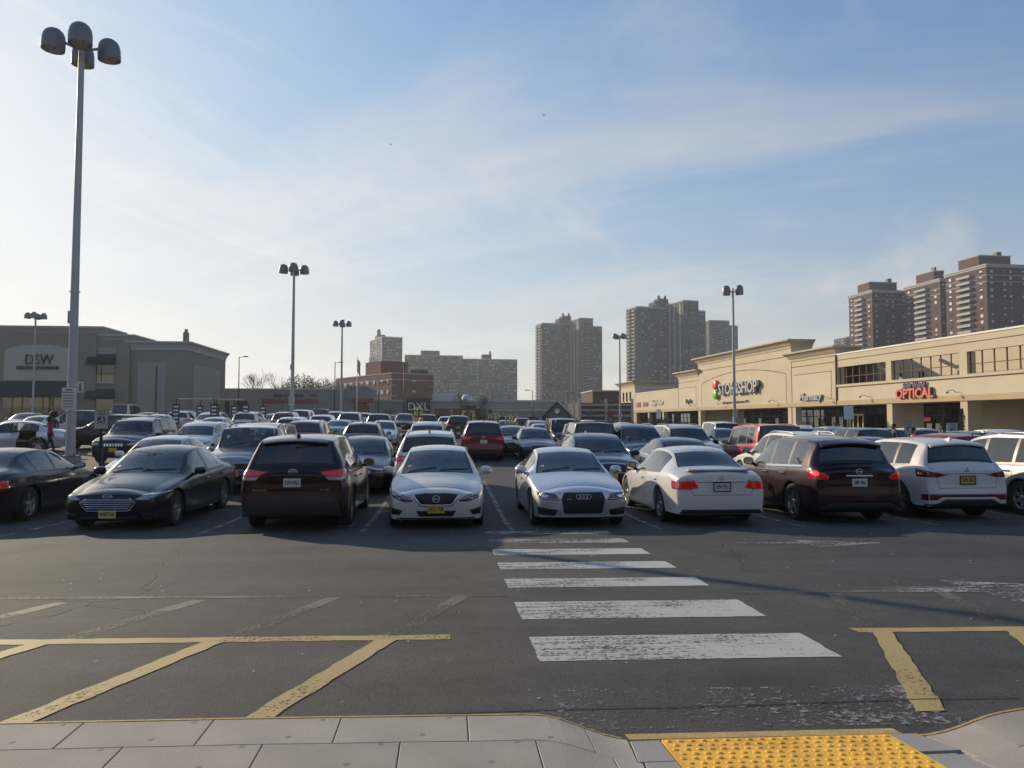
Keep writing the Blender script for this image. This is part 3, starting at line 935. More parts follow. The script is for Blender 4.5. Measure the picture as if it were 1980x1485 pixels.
# --- main supermarket block
XA = -6.85
sm = store_root('supermarket', 'tan supermarket block with tall stepped cornice and grey channel letters', XA)
def L_(x): return x - XA
x0, x1 = L_(-22.7), L_(9.0)
upper_wall(sm, x0, x1, 12.0)
piece(sm, 'parapet', M_STUC, x0, x1, 0.001, 3.0, 11.9, 12.75)
cornice(sm, x0, x1, 12.85, 1, 1)
for (a, b) in ((x0, x0 + 0.45), (x1 - 0.45, x1)):
    piece(sm, 'side_return', M_STUC2, a, b, 0.5, 3.0, 8.0, 11.9)
piece(sm, 'reveal_joint', M_REVEAL, x0 + 0.05, x1 - 0.05, -0.015, 0.01, 10.62, 10.72)
ar = MB()
for i in range(32):
    def pt(t):
        return (x0 + 1.4 + (x1 - x0 - 2.8) * t, 8.3 + 1.35 * sin(pi * t) ** 0.8)
    (xa, za), (xb, zb) = pt(i/32), pt((i+1)/32)
    ar.add([(xa, -0.02, za), (xb, -0.02, zb), (xb, -0.02, zb+0.10), (xa, -0.02, za+0.10), (xa, 0.01, za), (xb, 0.01, zb), (xb, 0.01, zb+0.10), (xa, 0.01, za+0.10)],
           [(0,1,2,3), (0,4,5,1), (3,2,6,7)])
ar.build('arch_reveal', M_REVEAL, sm)
for a in (x0 + 1.4, x1 - 1.4):
    piece(sm, 'reveal_joint', M_REVEAL, a - 0.05, a + 0.05, -0.015, 0.01, 4.5, 8.3)
arcade(sm, x0, x1, zt=11.0)
shopfront(sm, x0 + 7.0, x1)
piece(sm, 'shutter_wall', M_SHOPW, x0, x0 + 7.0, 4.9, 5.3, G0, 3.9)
for a in (x0 + 0.2, x1 - 0.7):
    column(sm, a - 0.4, a + 0.5, 0.02, 0.9)
letters(sm, 'STOP&SHOP', L_(-6.3), 7.0, 2.45, M_SIGNG, split=True, y=-0.30, extrude=0.20, bold=0.035, sx=0.98)
letters(sm, 'STOP&SHOP', L_(-6.3), 7.0, 2.45, M_SIGNS, split=True, y=-0.02, extrude=0.14, bold=0.05, sx=0.98, name='lettering_return')
letters(sm, 'Serving our communities since 1914', L_(-8.0), 4.98, 0.62, M_SDRK, extrude=0.03)['kind'] = 'stuff'
for (z, m_, nm) in ((7.95, M_SRED, 'sign_disc'), (6.35, M_SGRN, 'sign_disc')):
    d = MB(); d.lathe([(0.0, -0.55), (0.70, -0.55), (0.76, -0.50), (0.76, 0.0)], 28, 0, Matrix.Rotation(-pi/2, 4, 'X') @ Matrix.Diagonal((1, 1, 1, 1)))
    d.build(nm, m_, sm, (L_(-14.8), -0.02, z))
for x in (-12.5, 4.5): gooseneck(sm, L_(x), 4.75)
for x in (-16, -10.5, -5, 0.5, 6):
    piece(sm, 'window_poster', M_SWHT, L_(x), L_(x) + 0.9, 4.93, 4.96, G0 + 1.0, G0 + 2.2)

# --- shoulder blocks left and right of it
for (xa, xb, nm, lab, txt) in ((-32.3, -22.7, 'shop_block', 'tan shop block left of the supermarket with dark script sign', 'Staples'), (9.0, 19.5, 'shop_block', 'tan shop block with grey pharmacy letters right of the supermarket', 'Pharmacy')):
    mid = (xa + xb) / 2
    r = store_root(nm, lab, mid)
    w2 = (xb - xa) / 2
    upper_wall(r, -w2 + 0.001, w2 - 0.001, 10.2, m=M_STUC)
    piece(r, 'parapet', M_STUC, -w2 + 0.002, w2 - 0.002, 0.002, 3.0, 10.1, 10.95)
    cornice(r, -w2 + 0.02, w2 - 0.02, 11.0, 1, 1, out=0.9)
    piece(r, 'panel', M_STUC2, -w2 + 0.9, w2 - 1.1, -0.04, 0.01, 4.7, 8.0)
    piece(r, 'reveal_joint', M_REVEAL, -w2 + 0.05, w2 - 0.05, -0.015, 0.01, 9.05, 9.14)
    piece(r, 'reveal_joint', M_REVEAL, -w2 + 0.8, w2 - 1.0, -0.05, 0.01, 8.0, 8.08)
    piece(r, 'reveal_joint', M_REVEAL, -w2 + 0.002, -w2 + 0.12, -0.02, 0.01, 4.5, 10.1)
    arcade(r, -w2, w2, zt=9.9)
    if txt == 'Pharmacy':
        shopfront(r, -w2, w2 - 3.6)
        dr = MB()
        for a in (w2 - 2.2, w2 - 1.2, w2 - 0.2): dr.box(a - 0.07, a + 0.07, 3.4, 3.5, G0 + 0.12, G0 + 2.5)
        dr.box(w2 - 2.3, w2 - 0.1, 3.38, 3.52, G0 + 2.4, G0 + 2.62)
        dr.build('entrance_frame', M_YELL, r)
        piece(r, 'vestibule', M_SHOPG, w2 - 2.2, w2 - 0.2, 3.6, 5.0, G0 + 0.12, G0 + 2.4)
        shopfront(r, w2 - 3.6, w2, n=2)
        letters(r, 'Pharmacy', -0.3, 5.05, 1.30, M_SIGNG, split=True, extrude=0.10, bold=0.02, shear=0.15, y=-0.10)
        letters(r, 'Pharmacy', -0.3, 5.05, 1.30, M_SIGNS, split=True, extrude=0.05, bold=0.03, shear=0.15, y=-0.03, name='lettering_return')
        for k in range(4): piece(r, 'window_poster', M_SWHT, -w2 + 1.2 + 1.7*k, -w2 + 2.0 + 1.7*k, 4.93, 4.96, G0 + 0.9, G0 + 2.3)
        column(r, -w2 + 0.1, -w2 + 0.9, 0.02, 0.9)
    else:
        piece(r, 'shutter_wall', M_SHOPW, -w2 + 0.5, w2, 4.9, 5.3, G0, 3.9)
        shopfront(r, -w2, -w2 + 0.5, n=1)
        letters(r, txt, 0.6, 5.6, 1.1, M_SDRK, extrude=0.08, shear=0.2, y=-0.06)
    gooseneck(r, w2 - 1.5, 4.75)

# --- low range with small shop signs
r = store_root('low_shop_range', 'low tan shop range with small maroon and white signs', -45.5)
w2 = 13.2
upper_wall(r, -w2 + 0.002, w2 - 0.002, 8.0)
piece(r, 'coping', M_CAP, -w2 + 0.002, w2 - 0.002, -0.08, 0.6, 8.0, 8.15)
arcade(r, -w2, w2, zt=7.6)
shopfront(r, -w2, w2)
for k in (-13.0, -4.4, 4.4): column(r, k - 0.1, k + 0.7, 0.02, 0.8)
piece(r, 'reveal_joint', M_REVEAL, -w2 + 0.003, -w2 + 0.14, -0.02, 0.01, 4.5, 8.0)
b_ = MB(); b_.cbox(-1.3, 1.3, -0.12, 0.0, -0.5, 0.5, 0.04); b_.build('sign_board', M_SMAR, r, (-w2 + 2.6, -0.02, 5.6))
b_ = MB(); b_.cbox(-1.6, 1.6, -0.12, 0.0, -0.42, 0.42, 0.04); b_.build('sign_board', M_SMAR, r, (-w2 + 7.4, -0.02, 5.6))
letters(r, 'Ashley Furniture', -w2 + 14.8, 5.75, 1.35, M_SWHT, extrude=0.06, sx=0.75, bold=0.01)
letters(r, 'Ashley Furniture', -w2 + 14.8, 5.75, 1.35, M_SDRK, extrude=0.03, sx=0.75, bold=0.03, y=-0.02, name='lettering_return')

# --- corner block at the far end
r = store_root('corner_shop_block', 'tan corner block with three narrow windows at the far end of the shops', -64.7)
w2 = 6.0
upper_wall(r, -w2, w2 - 0.004, 10.1)
cornice(r, -w2 + 0.02, w2 - 0.02, 10.9, 1, 1, depth=9.0, out=0.9)
piece(r, 'parapet', M_STUC, -w2 + 0.002, w2 - 0.006, 0.5, 9.0, 9.5, 10.85)
piece(r, 'side_wall', M_STUC, -w2, -w2 + 0.4, 0.5, 9.0, G0, 10.0)
piece(r, 'side_wall', M_STUC2, w2 - 0.4, w2 - 0.004, 0.5, 9.0, 7.0, 10.0)
for k in range(3):
    xc = -2.6 + 2.6 * k
    piece(r, 'window', M_SHOPG, xc - 0.6, xc + 0.6, -0.03, 0.02, 6.5, 8.6)
    piece(r, 'window_sill', M_STUC2, xc - 0.8, xc + 0.8, -0.15, 0.02, 6.25, 6.5)
arcade(r, -w2, w2, zt=9.4)
shopfront(r, -w2 + 0.4, w2)
column(r, w2 - 1.0, w2 - 0.2, 0.02, 0.8); column(r, -w2, -w2 + 0.8, 0.02, 0.8)
b_ = MB(); b_.cbox(-1.8, 1.8, -0.12, 0.0, -0.45, 0.45, 0.04); b_.build('sign_board', M_SMAR, r, (0.2, -0.02, 5.5))

# --- two-storey range with screened openings, right
r = store_root('two_storey_shop_range', 'tan two storey shop range with wide barred upper openings and orange red optical letters', 40.0)
xa, xb = 19.5 - 40.0 + 0.002, 72.0 - 40.0
piece(r, 'fascia_band', M_BAND, xa, xb, -0.10, 0.5, 3.9, 4.45)
piece(r, 'wall', M_STUC2, xa, xb, 0.0, 0.5, 4.45, 6.05)
piece(r, 'sill_ledge', M_STUC, xa, xb, -0.14, 0.5, 6.05, 6.33)
piece(r, 'upper_wall', M_STUC, xa, xb, 0.0, 0.5, 8.38, 9.85)
piece(r, 'coping', M_CAP, xa, xb, -0.08, 0.6, 9.85, 10.02)
piece(r, 'reveal_joint', M_REVEAL, xa, xb, -0.015, 0.01, 9.18, 9.26)
piece(r, 'reveal_joint', M_REVEAL, xa, xb, -0.155, -0.13, 6.03, 6.06)
piece(r, 'reveal_joint', M_REVEAL, xa + 0.001, xa + 0.13, -0.16, 0.01, 4.0, 9.85)
bays = [(-20.3, -11.2), (-10.3, -0.4), (0.6, 10.6), (11.6, 21.6), (22.6, 31.8)]
edges = [xa] + [v for ab in bays for v in ab] + [xb]
for k in range(0, len(edges), 2):
    if edges[k+1] - edges[k] > 0.05:
        piece(r, 'pier', M_STUC, edges[k], edges[k+1], 0.001, 0.9, 6.33, 8.38)
for (a, b) in bays:
    nb = 7
    for q in range(nb + 1):
        xm = a + 0.04 + (b - a - 0.08) * q / nb
        piece(r, 'mullion', M_REVEAL, xm - 0.05, xm + 0.05, 0.30, 0.40, 6.33, 8.38)
    piece(r, 'rail', M_REVEAL, a, b, 0.305, 0.395, 7.20, 7.27)
    br = MB()
    br.add([(a + 4.4, 2.2, 8.3), (a + 4.4, 2.6, 8.3), (a + 9.2, 2.6, 6.35), (a + 9.2, 2.2, 6.35), (a + 4.4, 2.2, 8.0), (a + 4.4, 2.6, 8.0), (a + 8.6, 2.6, 6.35), (a + 8.6, 2.2, 6.35)],
           [(0,1,2,3), (4,7,6,5), (0,3,7,4), (1,5,6,2), (0,4,5,1), (2,6,7,3)])
    br.build('diagonal_brace', M_STUC, r)
piece(r, 'terrace_floor', M_ROOF, xa, xb, 0.5, 6.0, 6.05, 6.2)
piece(r, 'terrace_wall', M_STUC, xa, xb, 6.0, 6.4, 6.2, 9.8)
for x in (-17.5, -14.0, -8.0, 6.0, 15.0):
    piece(r, 'vent_opening', M_DARKIN, x, x + 0.8, 5.9, 5.99, 6.5, 7.5)
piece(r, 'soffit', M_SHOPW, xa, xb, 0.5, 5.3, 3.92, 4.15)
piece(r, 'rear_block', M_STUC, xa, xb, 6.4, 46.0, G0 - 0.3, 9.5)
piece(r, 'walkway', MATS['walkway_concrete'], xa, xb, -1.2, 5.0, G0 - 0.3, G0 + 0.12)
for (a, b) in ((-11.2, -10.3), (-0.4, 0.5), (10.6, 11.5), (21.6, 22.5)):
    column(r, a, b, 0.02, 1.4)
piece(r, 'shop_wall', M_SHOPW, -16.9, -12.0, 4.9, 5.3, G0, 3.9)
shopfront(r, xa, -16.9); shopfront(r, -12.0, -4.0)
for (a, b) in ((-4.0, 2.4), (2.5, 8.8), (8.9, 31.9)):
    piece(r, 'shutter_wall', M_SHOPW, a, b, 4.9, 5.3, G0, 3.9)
piece(r, 'neon_sign', mat('neon_pink_sign', (0.55, 0.05, 0.09), 0.4, emit=(1.0, 0.06, 0.12), es=0.08), -11.9, -10.9, 4.86, 4.9, G0 + 1.7, G0 + 2.15)
for x in (-11.6, -10.2, -8.6): piece(r, 'window_poster', M_SWHT, x, x + 0.8, 4.93, 4.96, G0 + 0.6, G0 + 1.5)
letters(r, 'OPTICAL', -6.4, 4.78, 1.32, M_SORA, split=True, extrude=0.12, bold=0.045, y=-0.12, sx=1.05)
letters(r, 'OPTICAL', -6.4, 4.78, 1.32, M_SIGNS, split=True, extrude=0.06, bold=0.06, y=-0.03, sx=1.05, name='lettering_return')
letters(r, 'Sight World', -6.6, 5.58, 0.85, M_SPUR, extrude=0.08, bold=0.015, shear=0.3, y=-0.08, sx=0.8)
gooseneck(r, -14.5, 4.72); gooseneck(r, -0.9, 4.72)
# skylight dome on its roof
d = MB(); d.lathe([(1.6, 0.0), (1.45, 0.5), (1.0, 0.85), (0.0, 1.0)], 16); sk = d.build('roof_skylight', M_SWHT, r, (-12.0, 14.0, 9.5))

# conifer shrubs in front of the columns
M_CONI = mat('conifer_leaves', (0.045, 0.065, 0.030), 0.8, var=0.3, vscale=6)
def conifer(x, y, z, h, label):
    root = empty('potted_conifer', (x, y, z)); tag(root, label, 'shrub', 'conifers before the optical shop')
    mb = MB(); mb.tube([(0, 0, 0), (0, 0, h*0.9)], [0.06, 0.02], 6); mb.build('trunk', mat('bark', (0.10, 0.075, 0.055), 0.9), root)
    lf = MB(); rg = random.Random(int(x*10))
    for k in range(1100):
        t = rg.random() ** 0.8; zz = 0.15 + t * (h - 0.15)
        rr = (0.55 * (1 - t) + 0.06) * sqrt(rg.random()) * (0.8 + 0.35 * sin(7 * t + x))
        a = rg.random() * 2 * pi
        p = Vector((rr*cos(a), rr*sin(a), zz)); d1 = Vector((cos(a), sin(a), rg.uniform(0.3, 1.4))).normalized() * rg.uniform(0.10, 0.20)
        d2 = Vector((-sin(a), cos(a), 0)) * 0.035
        lf.face([p - d2, p + d1, p + d2])
    lf.build('crown', M_CONI, root, recalc=False)
for k, (lx, ly, h, lab) in enumerate(((38.3, -0.9, 3.0, 'tall conifer shrub left of the tan column by the optical shop'), (40.9, -0.9, 2.7, 'conifer shrub leaning against the right tan column'))):
    conifer(ox + lx*cos(store_rz) - ly*sin(store_rz), oy + lx*sin(store_rz) + ly*cos(store_rz), 0.42, h, lab)
# ================================================================== shoe store, bank and the buildings at the back
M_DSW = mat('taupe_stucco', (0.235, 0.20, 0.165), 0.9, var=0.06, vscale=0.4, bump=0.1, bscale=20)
M_DSWL = mat('pale_stucco_panel', (0.40, 0.38, 0.34), 0.9, var=0.05, vscale=0.4)
M_DSWM = mat('grey_stucco_panel', (0.30, 0.28, 0.25), 0.9, var=0.05, vscale=0.4)
M_DCORN = mat('grey_cornice', (0.42, 0.41, 0.40), 0.85, var=0.05)
M_AWN = mat('dark_green_awning', (0.010, 0.020, 0.021), 0.8)
M_DLET = mat('dark_sign_letters', (0.035, 0.045, 0.042), 0.5)
M_WINF = mat('pale_window_frame', (0.5, 0.49, 0.46), 0.6)
M_LITIN = mat('shop_lit_interior', (0.35, 0.27, 0.17), 0.8, emit=(1.0, 0.72, 0.38), es=0.14)

def wroot(name, label, cat, X, D, rz=0.0, z=None, group=None):
    x, y = loc(X, D)
    r = empty(name, (x, y, gz(x, y) if z is None else z), rz)
    tag(r, label, cat, group)
    return r

# --- shoe store: front plane faces the lot; corner on its right
r = wroot('shoe_store', 'large taupe shoe store with pale arched sign panel and dark green awnings', 'store', -38.3, 90, 0.0)
Z = 9.7                                    # parapet of the plain corner part, above its ground
def P_(name, m, x0, x1, y0, y1, z0, z1): return piece(r, name, m, x0, x1, y0, y1, z0, z1)
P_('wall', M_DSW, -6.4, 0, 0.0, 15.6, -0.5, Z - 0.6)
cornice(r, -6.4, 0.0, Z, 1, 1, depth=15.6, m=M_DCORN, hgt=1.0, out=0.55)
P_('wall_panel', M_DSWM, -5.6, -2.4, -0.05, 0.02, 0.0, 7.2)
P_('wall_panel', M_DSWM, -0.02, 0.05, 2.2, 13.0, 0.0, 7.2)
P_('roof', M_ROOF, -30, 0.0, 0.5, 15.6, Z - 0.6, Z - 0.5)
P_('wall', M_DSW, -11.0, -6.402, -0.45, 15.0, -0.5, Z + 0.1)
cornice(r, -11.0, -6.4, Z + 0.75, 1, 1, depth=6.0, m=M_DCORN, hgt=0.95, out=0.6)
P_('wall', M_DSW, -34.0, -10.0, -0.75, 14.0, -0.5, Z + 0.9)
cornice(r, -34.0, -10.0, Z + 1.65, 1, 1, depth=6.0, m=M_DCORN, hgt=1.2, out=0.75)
pan = MB(); arch = [(-3.75, 5.0), (3.75, 5.0), (3.75, 8.3)] + [(3.75*cos(a), 8.3 + 0.85*sin(a)) for a in [pi*k/16 for k in range(1, 16)]] + [(-3.75, 8.3)]
pan.prism(arch[::-1], -0.06, 0.05, 'y'); pan.build('sign_panel', M_DSWL, r, (-16.3, -0.78, 0.0))
letters(r, 'DSW', -16.2, 7.35, 1.75, M_DLET, split=True, y=-0.86, extrude=0.08, bold=-0.01, sx=0.80)
letters(r, 'DESIGNER SHOE WAREHOUSE', -16.3, 6.45, 0.50, M_DLET, y=-0.86, extrude=0.06, bold=0.02, sx=0.68)
def awning(x0, x1, y, z0, z1, out):
    mb = MB()
    mb.add([(x0, y, z1), (x1, y, z1), (x1, y - out, z0 + 0.35), (x0, y - out, z0 + 0.35), (x0, y - out, z0), (x1, y - out, z0), (x0, y, z0), (x1, y, z0)],
           [(0, 3, 2, 1), (3, 4, 5, 2), (0, 6, 4, 3), (1, 2, 5, 7)])
    mb.build('awning', M_AWN, r)
awning(-20.6, -12.2, -0.82, 3.1, 4.9, 1.3)
awning(-10.9, -7.9, -0.50, 6.9, 8.1, 0.8); awning(-10.9, -7.9, -0.50, 2.9, 4.1, 0.8)
P_('window_head', M_DSWM, -10.9, -7.9, -0.52, -0.46, 8.15, 8.9)
P_('window', M_SHOPG, -10.8, -8.0, -0.53, -0.46, 4.9, 7.0); P_('window_back', M_LITIN, -10.7, -8.1, -0.47, -0.455, 4.95, 5.7)
P_('window_mullion', M_FRAME, -9.45, -9.37, -0.58, -0.5, 4.9, 7.0); P_('window_mullion', M_FRAME, -10.8, -8.0, -0.58, -0.51, 5.8, 5.88)
P_('window_sill', M_DCORN, -10.9, -7.9, -0.7, -0.44, 4.7, 4.9)
P_('window', M_SHOPG, -10.8, -8.0, -0.53, -0.46, 0.2, 3.0); P_('window_back', M_LITIN, -10.7, -8.1, -0.47, -0.455, 1.0, 2.9)
for k in range(6):
    a = -20.1 + 1.12 * k
    P_('shop_window', M_SHOPG, a, a + 1.02, -0.84, -0.76, 0.1, 3.2)
    P_('shop_window_glow', M_LITIN, a + 0.05, a + 0.97, -0.77, -0.755, 1.9, 3.0)
for a in (-21.3, -11.6):
    P_('louvre', M_WINF, a - 0.35, a + 0.35, -0.86, -0.74, 3.6, 4.9); P_('louvre_slot', M_DLET, a - 0.10, a + 0.10, -0.88, -0.8, 3.8, 4.7)
ch = MB(); ch.box(-0.28, 0.28, -0.28, 0.28, 0, 2.1); ch.box(-0.16, 0.16, -0.16, 0.16, 2.1, 2.5); ch.build('chimney', M_DSW, r, (-1.5, 4.0, Z - 0.55))
for xx in (-2.6,): P_('drain_pipe', M_DLET, xx - 0.9, xx - 0.78, -0.16, -0.03, 0.0, 6.8)

# --- bank: long low range with red band sign
M_BANK = mat('grey_beige_stucco', (0.25, 0.235, 0.21), 0.9, var=0.05, vscale=0.3)
M_BRED = mat('bank_red_band', (0.30, 0.035, 0.045), 0.5)
M_BBLU = mat('bank_dark_letters', (0.05, 0.055, 0.085), 0.5)
rb = wroot('bank', 'long low grey beige bank with a red band under its sign', 'bank', -45.0, 112, 0.0)
def B_(name, m, x0, x1, y0, y1, z0, z1): return piece(rb, name, m, x0, x1, y0, y1, z0, z1)
B_('wall', M_BANK, 0, 20.5, 0, 18, -0.5, 4.9); B_('coping', M_DCORN, -0.1, 20.6, -0.12, 18.1, 4.9, 5.1)
B_('wall', M_BANK, 20.502, 23.4, -0.3, 18, -0.5, 5.4); B_('coping', M_DCORN, 20.4, 23.5, -0.45, 18.1, 5.4, 5.6)
B_('red_band', M_BRED, 8.2, 16.3, -0.35, 0.02, 3.05, 3.55)
B_('red_canopy', M_BRED, 21.5, 24.6, -2.0, 0.5, 3.0, 3.6)
letters(rb, 'Bank of America', 12.1, 4.1, 0.85, M_BBLU, y=-0.05, extrude=0.05, bold=0.01, sx=0.75)
em = MB()
for k in range(3): em.prism([(-0.55 + 0.1*k, -0.2 + 0.16*k), (0.35 + 0.1*k, -0.2 + 0.16*k), (0.5 + 0.1*k, -0.1 + 0.16*k), (-0.4 + 0.1*k, -0.1 + 0.16*k)], -0.1, 0.0, 'y')
em.build('logo_flag', M_BRED, rb, (15.6, -0.02, 4.1))
for (a, b) in ((-0.0, 3.6), (4.2, 6.2)): B_('dark_bay', M_DARKIN, a + 0.3, b, -0.04, 0.02, 0, 3.2)
for k in range(5): B_('wall_joint', M_DCORN, 3.0 + 4.3*k, 3.06 + 4.3*k, -0.02, 0.01, 0, 3.0)
for k in range(3): B_('entrance_glass', M_SHOPG, 21.7 + 0.75*k, 22.35 + 0.75*k, -0.36, -0.28, 0, 2.8)
B_('link_wall', M_BANK, -14.0, -0.11, 2.0, 16, -0.5, 4.4)

# --- low strip behind, with the dark sign block
M_STRIP = mat('beige_strip_wall', (0.33, 0.30, 0.26), 0.9, var=0.05, vscale=0.2)
rs = wroot('strip_mall', 'low beige strip of shops across the back with a dark sign block', 'store', -25.0, 128, 0.0)
def S_(name, m, x0, x1, y0, y1, z0, z1): return piece(rs, name, m, x0, x1, y0, y1, z0, z1)
S_('wall', M_STRIP, 0, 34.0, 0, 14, -0.5, 3.6); S_('coping', M_DCORN, -0.1, 34.1, -0.3, 14.1, 3.6, 3.95)
S_('sign_block', mat('dark_sign_block', (0.035, 0.042, 0.048), 0.6), 7.3, 11.3, -0.8, 5, -0.2, 4.2)
letters(rs, 'DXL', 9.3, 2.75, 1.85, M_SWHT, split=True, y=-0.84, extrude=0.05, bold=-0.005)
letters(rs, 'BIG + TALL', 9.3, 1.35, 0.5, M_DCORN, y=-0.84, extrude=0.03)
for k in range(9):
    if 1.0 < k: S_('shop_window', M_SHOPG, 12.0 + 3.0*(k-2), 14.6 + 3.0*(k-2), -0.05, 0.02, 0, 2.5)
S_('shop_awning', M_DLET, 16.5, 19.0, -1.0, -0.02, 2.4, 3.0)
d = MB(); d.box(-3.5, 3.5, 0, 6, 0, 1.3); d.build('roof_plant', M_DCORN, rs, (15.0, 5.0, 3.95))
d = MB(); d.lathe([(1.0, 0), (0.95, 0.5), (0.6, 0.95), (0, 1.1)], 14); d.build('roof_vent', M_SWHT, rs, (17.5, 3.0, 3.95))

# --- small gabled building
rg_ = wroot('gabled_building', 'small grey building with standing seam gable roof', 'building', 7.2, 122, radians(-12))
mb = MB(); mb.box(-1.9, 1.9, 0, 6, -0.5, 2.6); mb.build('wall', mat('slate_grey_siding', (0.10, 0.115, 0.125), 0.8), rg_)
mb = MB(); mb.prism([(-1.9, 2.601), (1.9, 2.601), (0, 4.6)], 0.05, 5.95, 'y'); mb.build('gable', MATS['slate_grey_siding'], rg_)
for sx_ in (-1, 1):
    mb = MB(); mb.add([(0, -0.4, 4.75), (0, 6.4, 4.75), (2.5*sx_, 6.4, 2.35), (2.5*sx_, -0.4, 2.35), (0, -0.4, 4.9), (0, 6.4, 4.9), (2.5*sx_, 6.4, 2.5), (2.5*sx_, -0.4, 2.5)],
        [(0,1,2,3), (4,7,6,5), (0,3,7,4), (1,5,6,2), (2,6,7,3), (0,4,5,1)])
    for k in range(9):
        y = -0.3 + 0.83*k
        mb.add([(0, y, 4.96), (0, y+0.06, 4.96), (2.5*sx_, y+0.06, 2.56), (2.5*sx_, y, 2.56)], [(0, 1, 2, 3)])
    mb.build('roof_slope', mat('seam_roof_grey', (0.26, 0.27, 0.28), 0.5), rg_)
mb = MB(); mb.lathe([(0.0, 0.0), (0.42, 0.0), (0.42, 0.1)], 16, 0, Matrix.Rotation(pi/2, 4, 'X')); mb.build('round_vent', M_SWHT, rg_, (0.0, -0.06, 3.3))
rg2 = wroot('service_building', 'low pale service building left of the small gabled building', 'building', -3.0, 126, 0.0)
mb = MB(); mb.box(0, 10.5, 0, 8, -0.5, 2.9); mb.build('wall', M_STRIP, rg2)
mb = MB(); mb.box(-0.2, 10.7, -0.3, 8.2, 2.9, 3.3); mb.build('eaves', M_DCORN, rg2)
for k in range(4):
    mb = MB(); mb.box(0.6 + 2.5*k, 2.4 + 2.5*k, -0.04, 0.03, 0.2, 2.0); mb.build('dark_bay', M_DARKIN, rg2)
# parking deck and dark block behind the end of the shops
rd = wroot('parking_deck', 'low parking deck with pale horizontal spandrels behind bare trees', 'building', 13.0, 150, 0.0)
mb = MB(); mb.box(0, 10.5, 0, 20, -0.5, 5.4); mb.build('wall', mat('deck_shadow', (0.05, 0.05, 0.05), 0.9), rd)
for k in range(5):
    mb = MB(); mb.box(-0.1, 10.6, -0.25, 0.0, 0.6 + 1.05*k, 1.0 + 1.05*k); mb.build('spandrel', M_STRIP, rd)
for k in range(3):
    mb = MB(); mb.box(0.0 + 5.2*k, 0.5 + 5.2*k, -0.4, -0.26, -0.5, 6.2); mb.build('pier', M_DCORN, rd)
re_ = wroot('dark_brick_block', 'dark brick block beside the far end of the tan shops', 'building', 21.0, 185, 0.0)
mb = MB(); mb.box(-1.5, 9.0, 0, 16, -0.5, 9.0); mb.build('wall', mat('dark_brick', (0.075, 0.05, 0.042), 0.9, var=0.1, vscale=0.5), re_)
mb = MB(); mb.box(-1.7, 9.2, -0.2, 16.2, 9.0, 9.3); mb.build('coping', M_DCORN, re_)
for i in range(4):
    for j in range(2):
        mb = MB(); mb.box(0.2 + 2.3*i, 1.3 + 2.3*i, -0.05, 0.03, 2.5 + 3*j, 4.0 + 3*j); mb.build('window', M_SHOPG, re_)

# --- added shop front, unseen behind the camera, to darken what the car ends mirror
wb = empty('unseen_dark_shop', (0, -6.0, 0.4), pi); tag(wb, 'unseen taupe shop front added behind the camera to darken car reflections', 'store')
def W_(name, m, x0, x1, y0, y1, z0, z1): return piece(wb, name, m, x0, x1, y0, y1, z0, z1)
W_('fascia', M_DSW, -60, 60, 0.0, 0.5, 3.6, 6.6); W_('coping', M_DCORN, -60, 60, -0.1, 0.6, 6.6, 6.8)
W_('soffit', M_SHOPW, -60, 60, 0.5, 4.0, 3.6, 3.85); W_('rear_block', M_DARKIN, -60, 60, 4.3, 16, -0.4, 6.4)
for k in range(13): W_('column', M_DSW, -60 + 10*k - 0.4, -60 + 10*k + 0.4, 0.02, 0.8, -0.4, 3.6)
for k in range(24): W_('shop_window', M_SHOPG, -59.4 + 5*k, -55.6 + 5*k, 4.0, 4.1, -0.2, 3.3)
W_('walkway', MATS['walkway_concrete'], -60, 60, -1.8, 4.0, -0.5, 0.06)
# ================================================================== apartment towers
def brick_mat(name, col, var=0.10):
    return mat(name, col, 0.92, var=var, vscale=0.12)
M_GBRK = brick_mat('grey_brown_brick', (0.074, 0.078, 0.085))
M_TBRK = brick_mat('tan_brown_brick', (0.185, 0.150, 0.118))
M_RBRK = brick_mat('red_brown_brick', (0.105, 0.064, 0.054))
M_RBRK2 = brick_mat('dull_red_brick', (0.155, 0.074, 0.056))
M_TWIN = mat('tower_window_glass', (0.018, 0.020, 0.024), 0.12, 0.0, 0.5)
M_TBLD = mat('tower_window_blind', (0.46, 0.48, 0.49), 0.5)
M_TBAL = mat('balcony_concrete', (0.40, 0.38, 0.35), 0.85)
M_TRAIL = mat('balcony_rail', (0.05, 0.05, 0.05), 0.6)
M_TCAP = mat('tower_parapet', (0.42, 0.40, 0.37), 0.8)

def grid_windows(mbd, mbl, face, x0, x1, cols, z0, z1, floors, ww, wh, d=0.10, blind=0.45, rg=RNG, skip=(), sill=0.0):
    """window panes on a wall; face(x, dep, z) gives a point on that wall's plane pushed out by dep"""
    for c in range(cols):
        if c in skip: continue
        xc = x0 + (x1 - x0) * (c + 0.5) / cols
        for f in range(floors):
            zc = z0 + (z1 - z0) * (f + 0.5) / floors
            def quad(mb, a, b, c0, c1, dep):
                p = [face(a, dep, c0), face(b, dep, c0), face(b, dep, c1), face(a, dep, c1)]
                q = [face(a, -0.05, c0), face(b, -0.05, c0), face(b, -0.05, c1), face(a, -0.05, c1)]
                mb.add(p + q, [(0,1,2,3), (0,4,5,1), (2,6,7,3), (1,5,6,2), (3,7,4,0)])
            quad(mbd, xc - ww/2, xc + ww/2, zc - wh/2, zc + wh/2, d)
            if rg.random() < blind:
                h = wh * rg.choice([0.35, 0.5, 0.8, 0.95])
                quad(mbl, xc - ww/2 + 0.06, xc + ww/2 - 0.06, zc + wh/2 - h, zc + wh/2 - 0.04, d + 0.05)

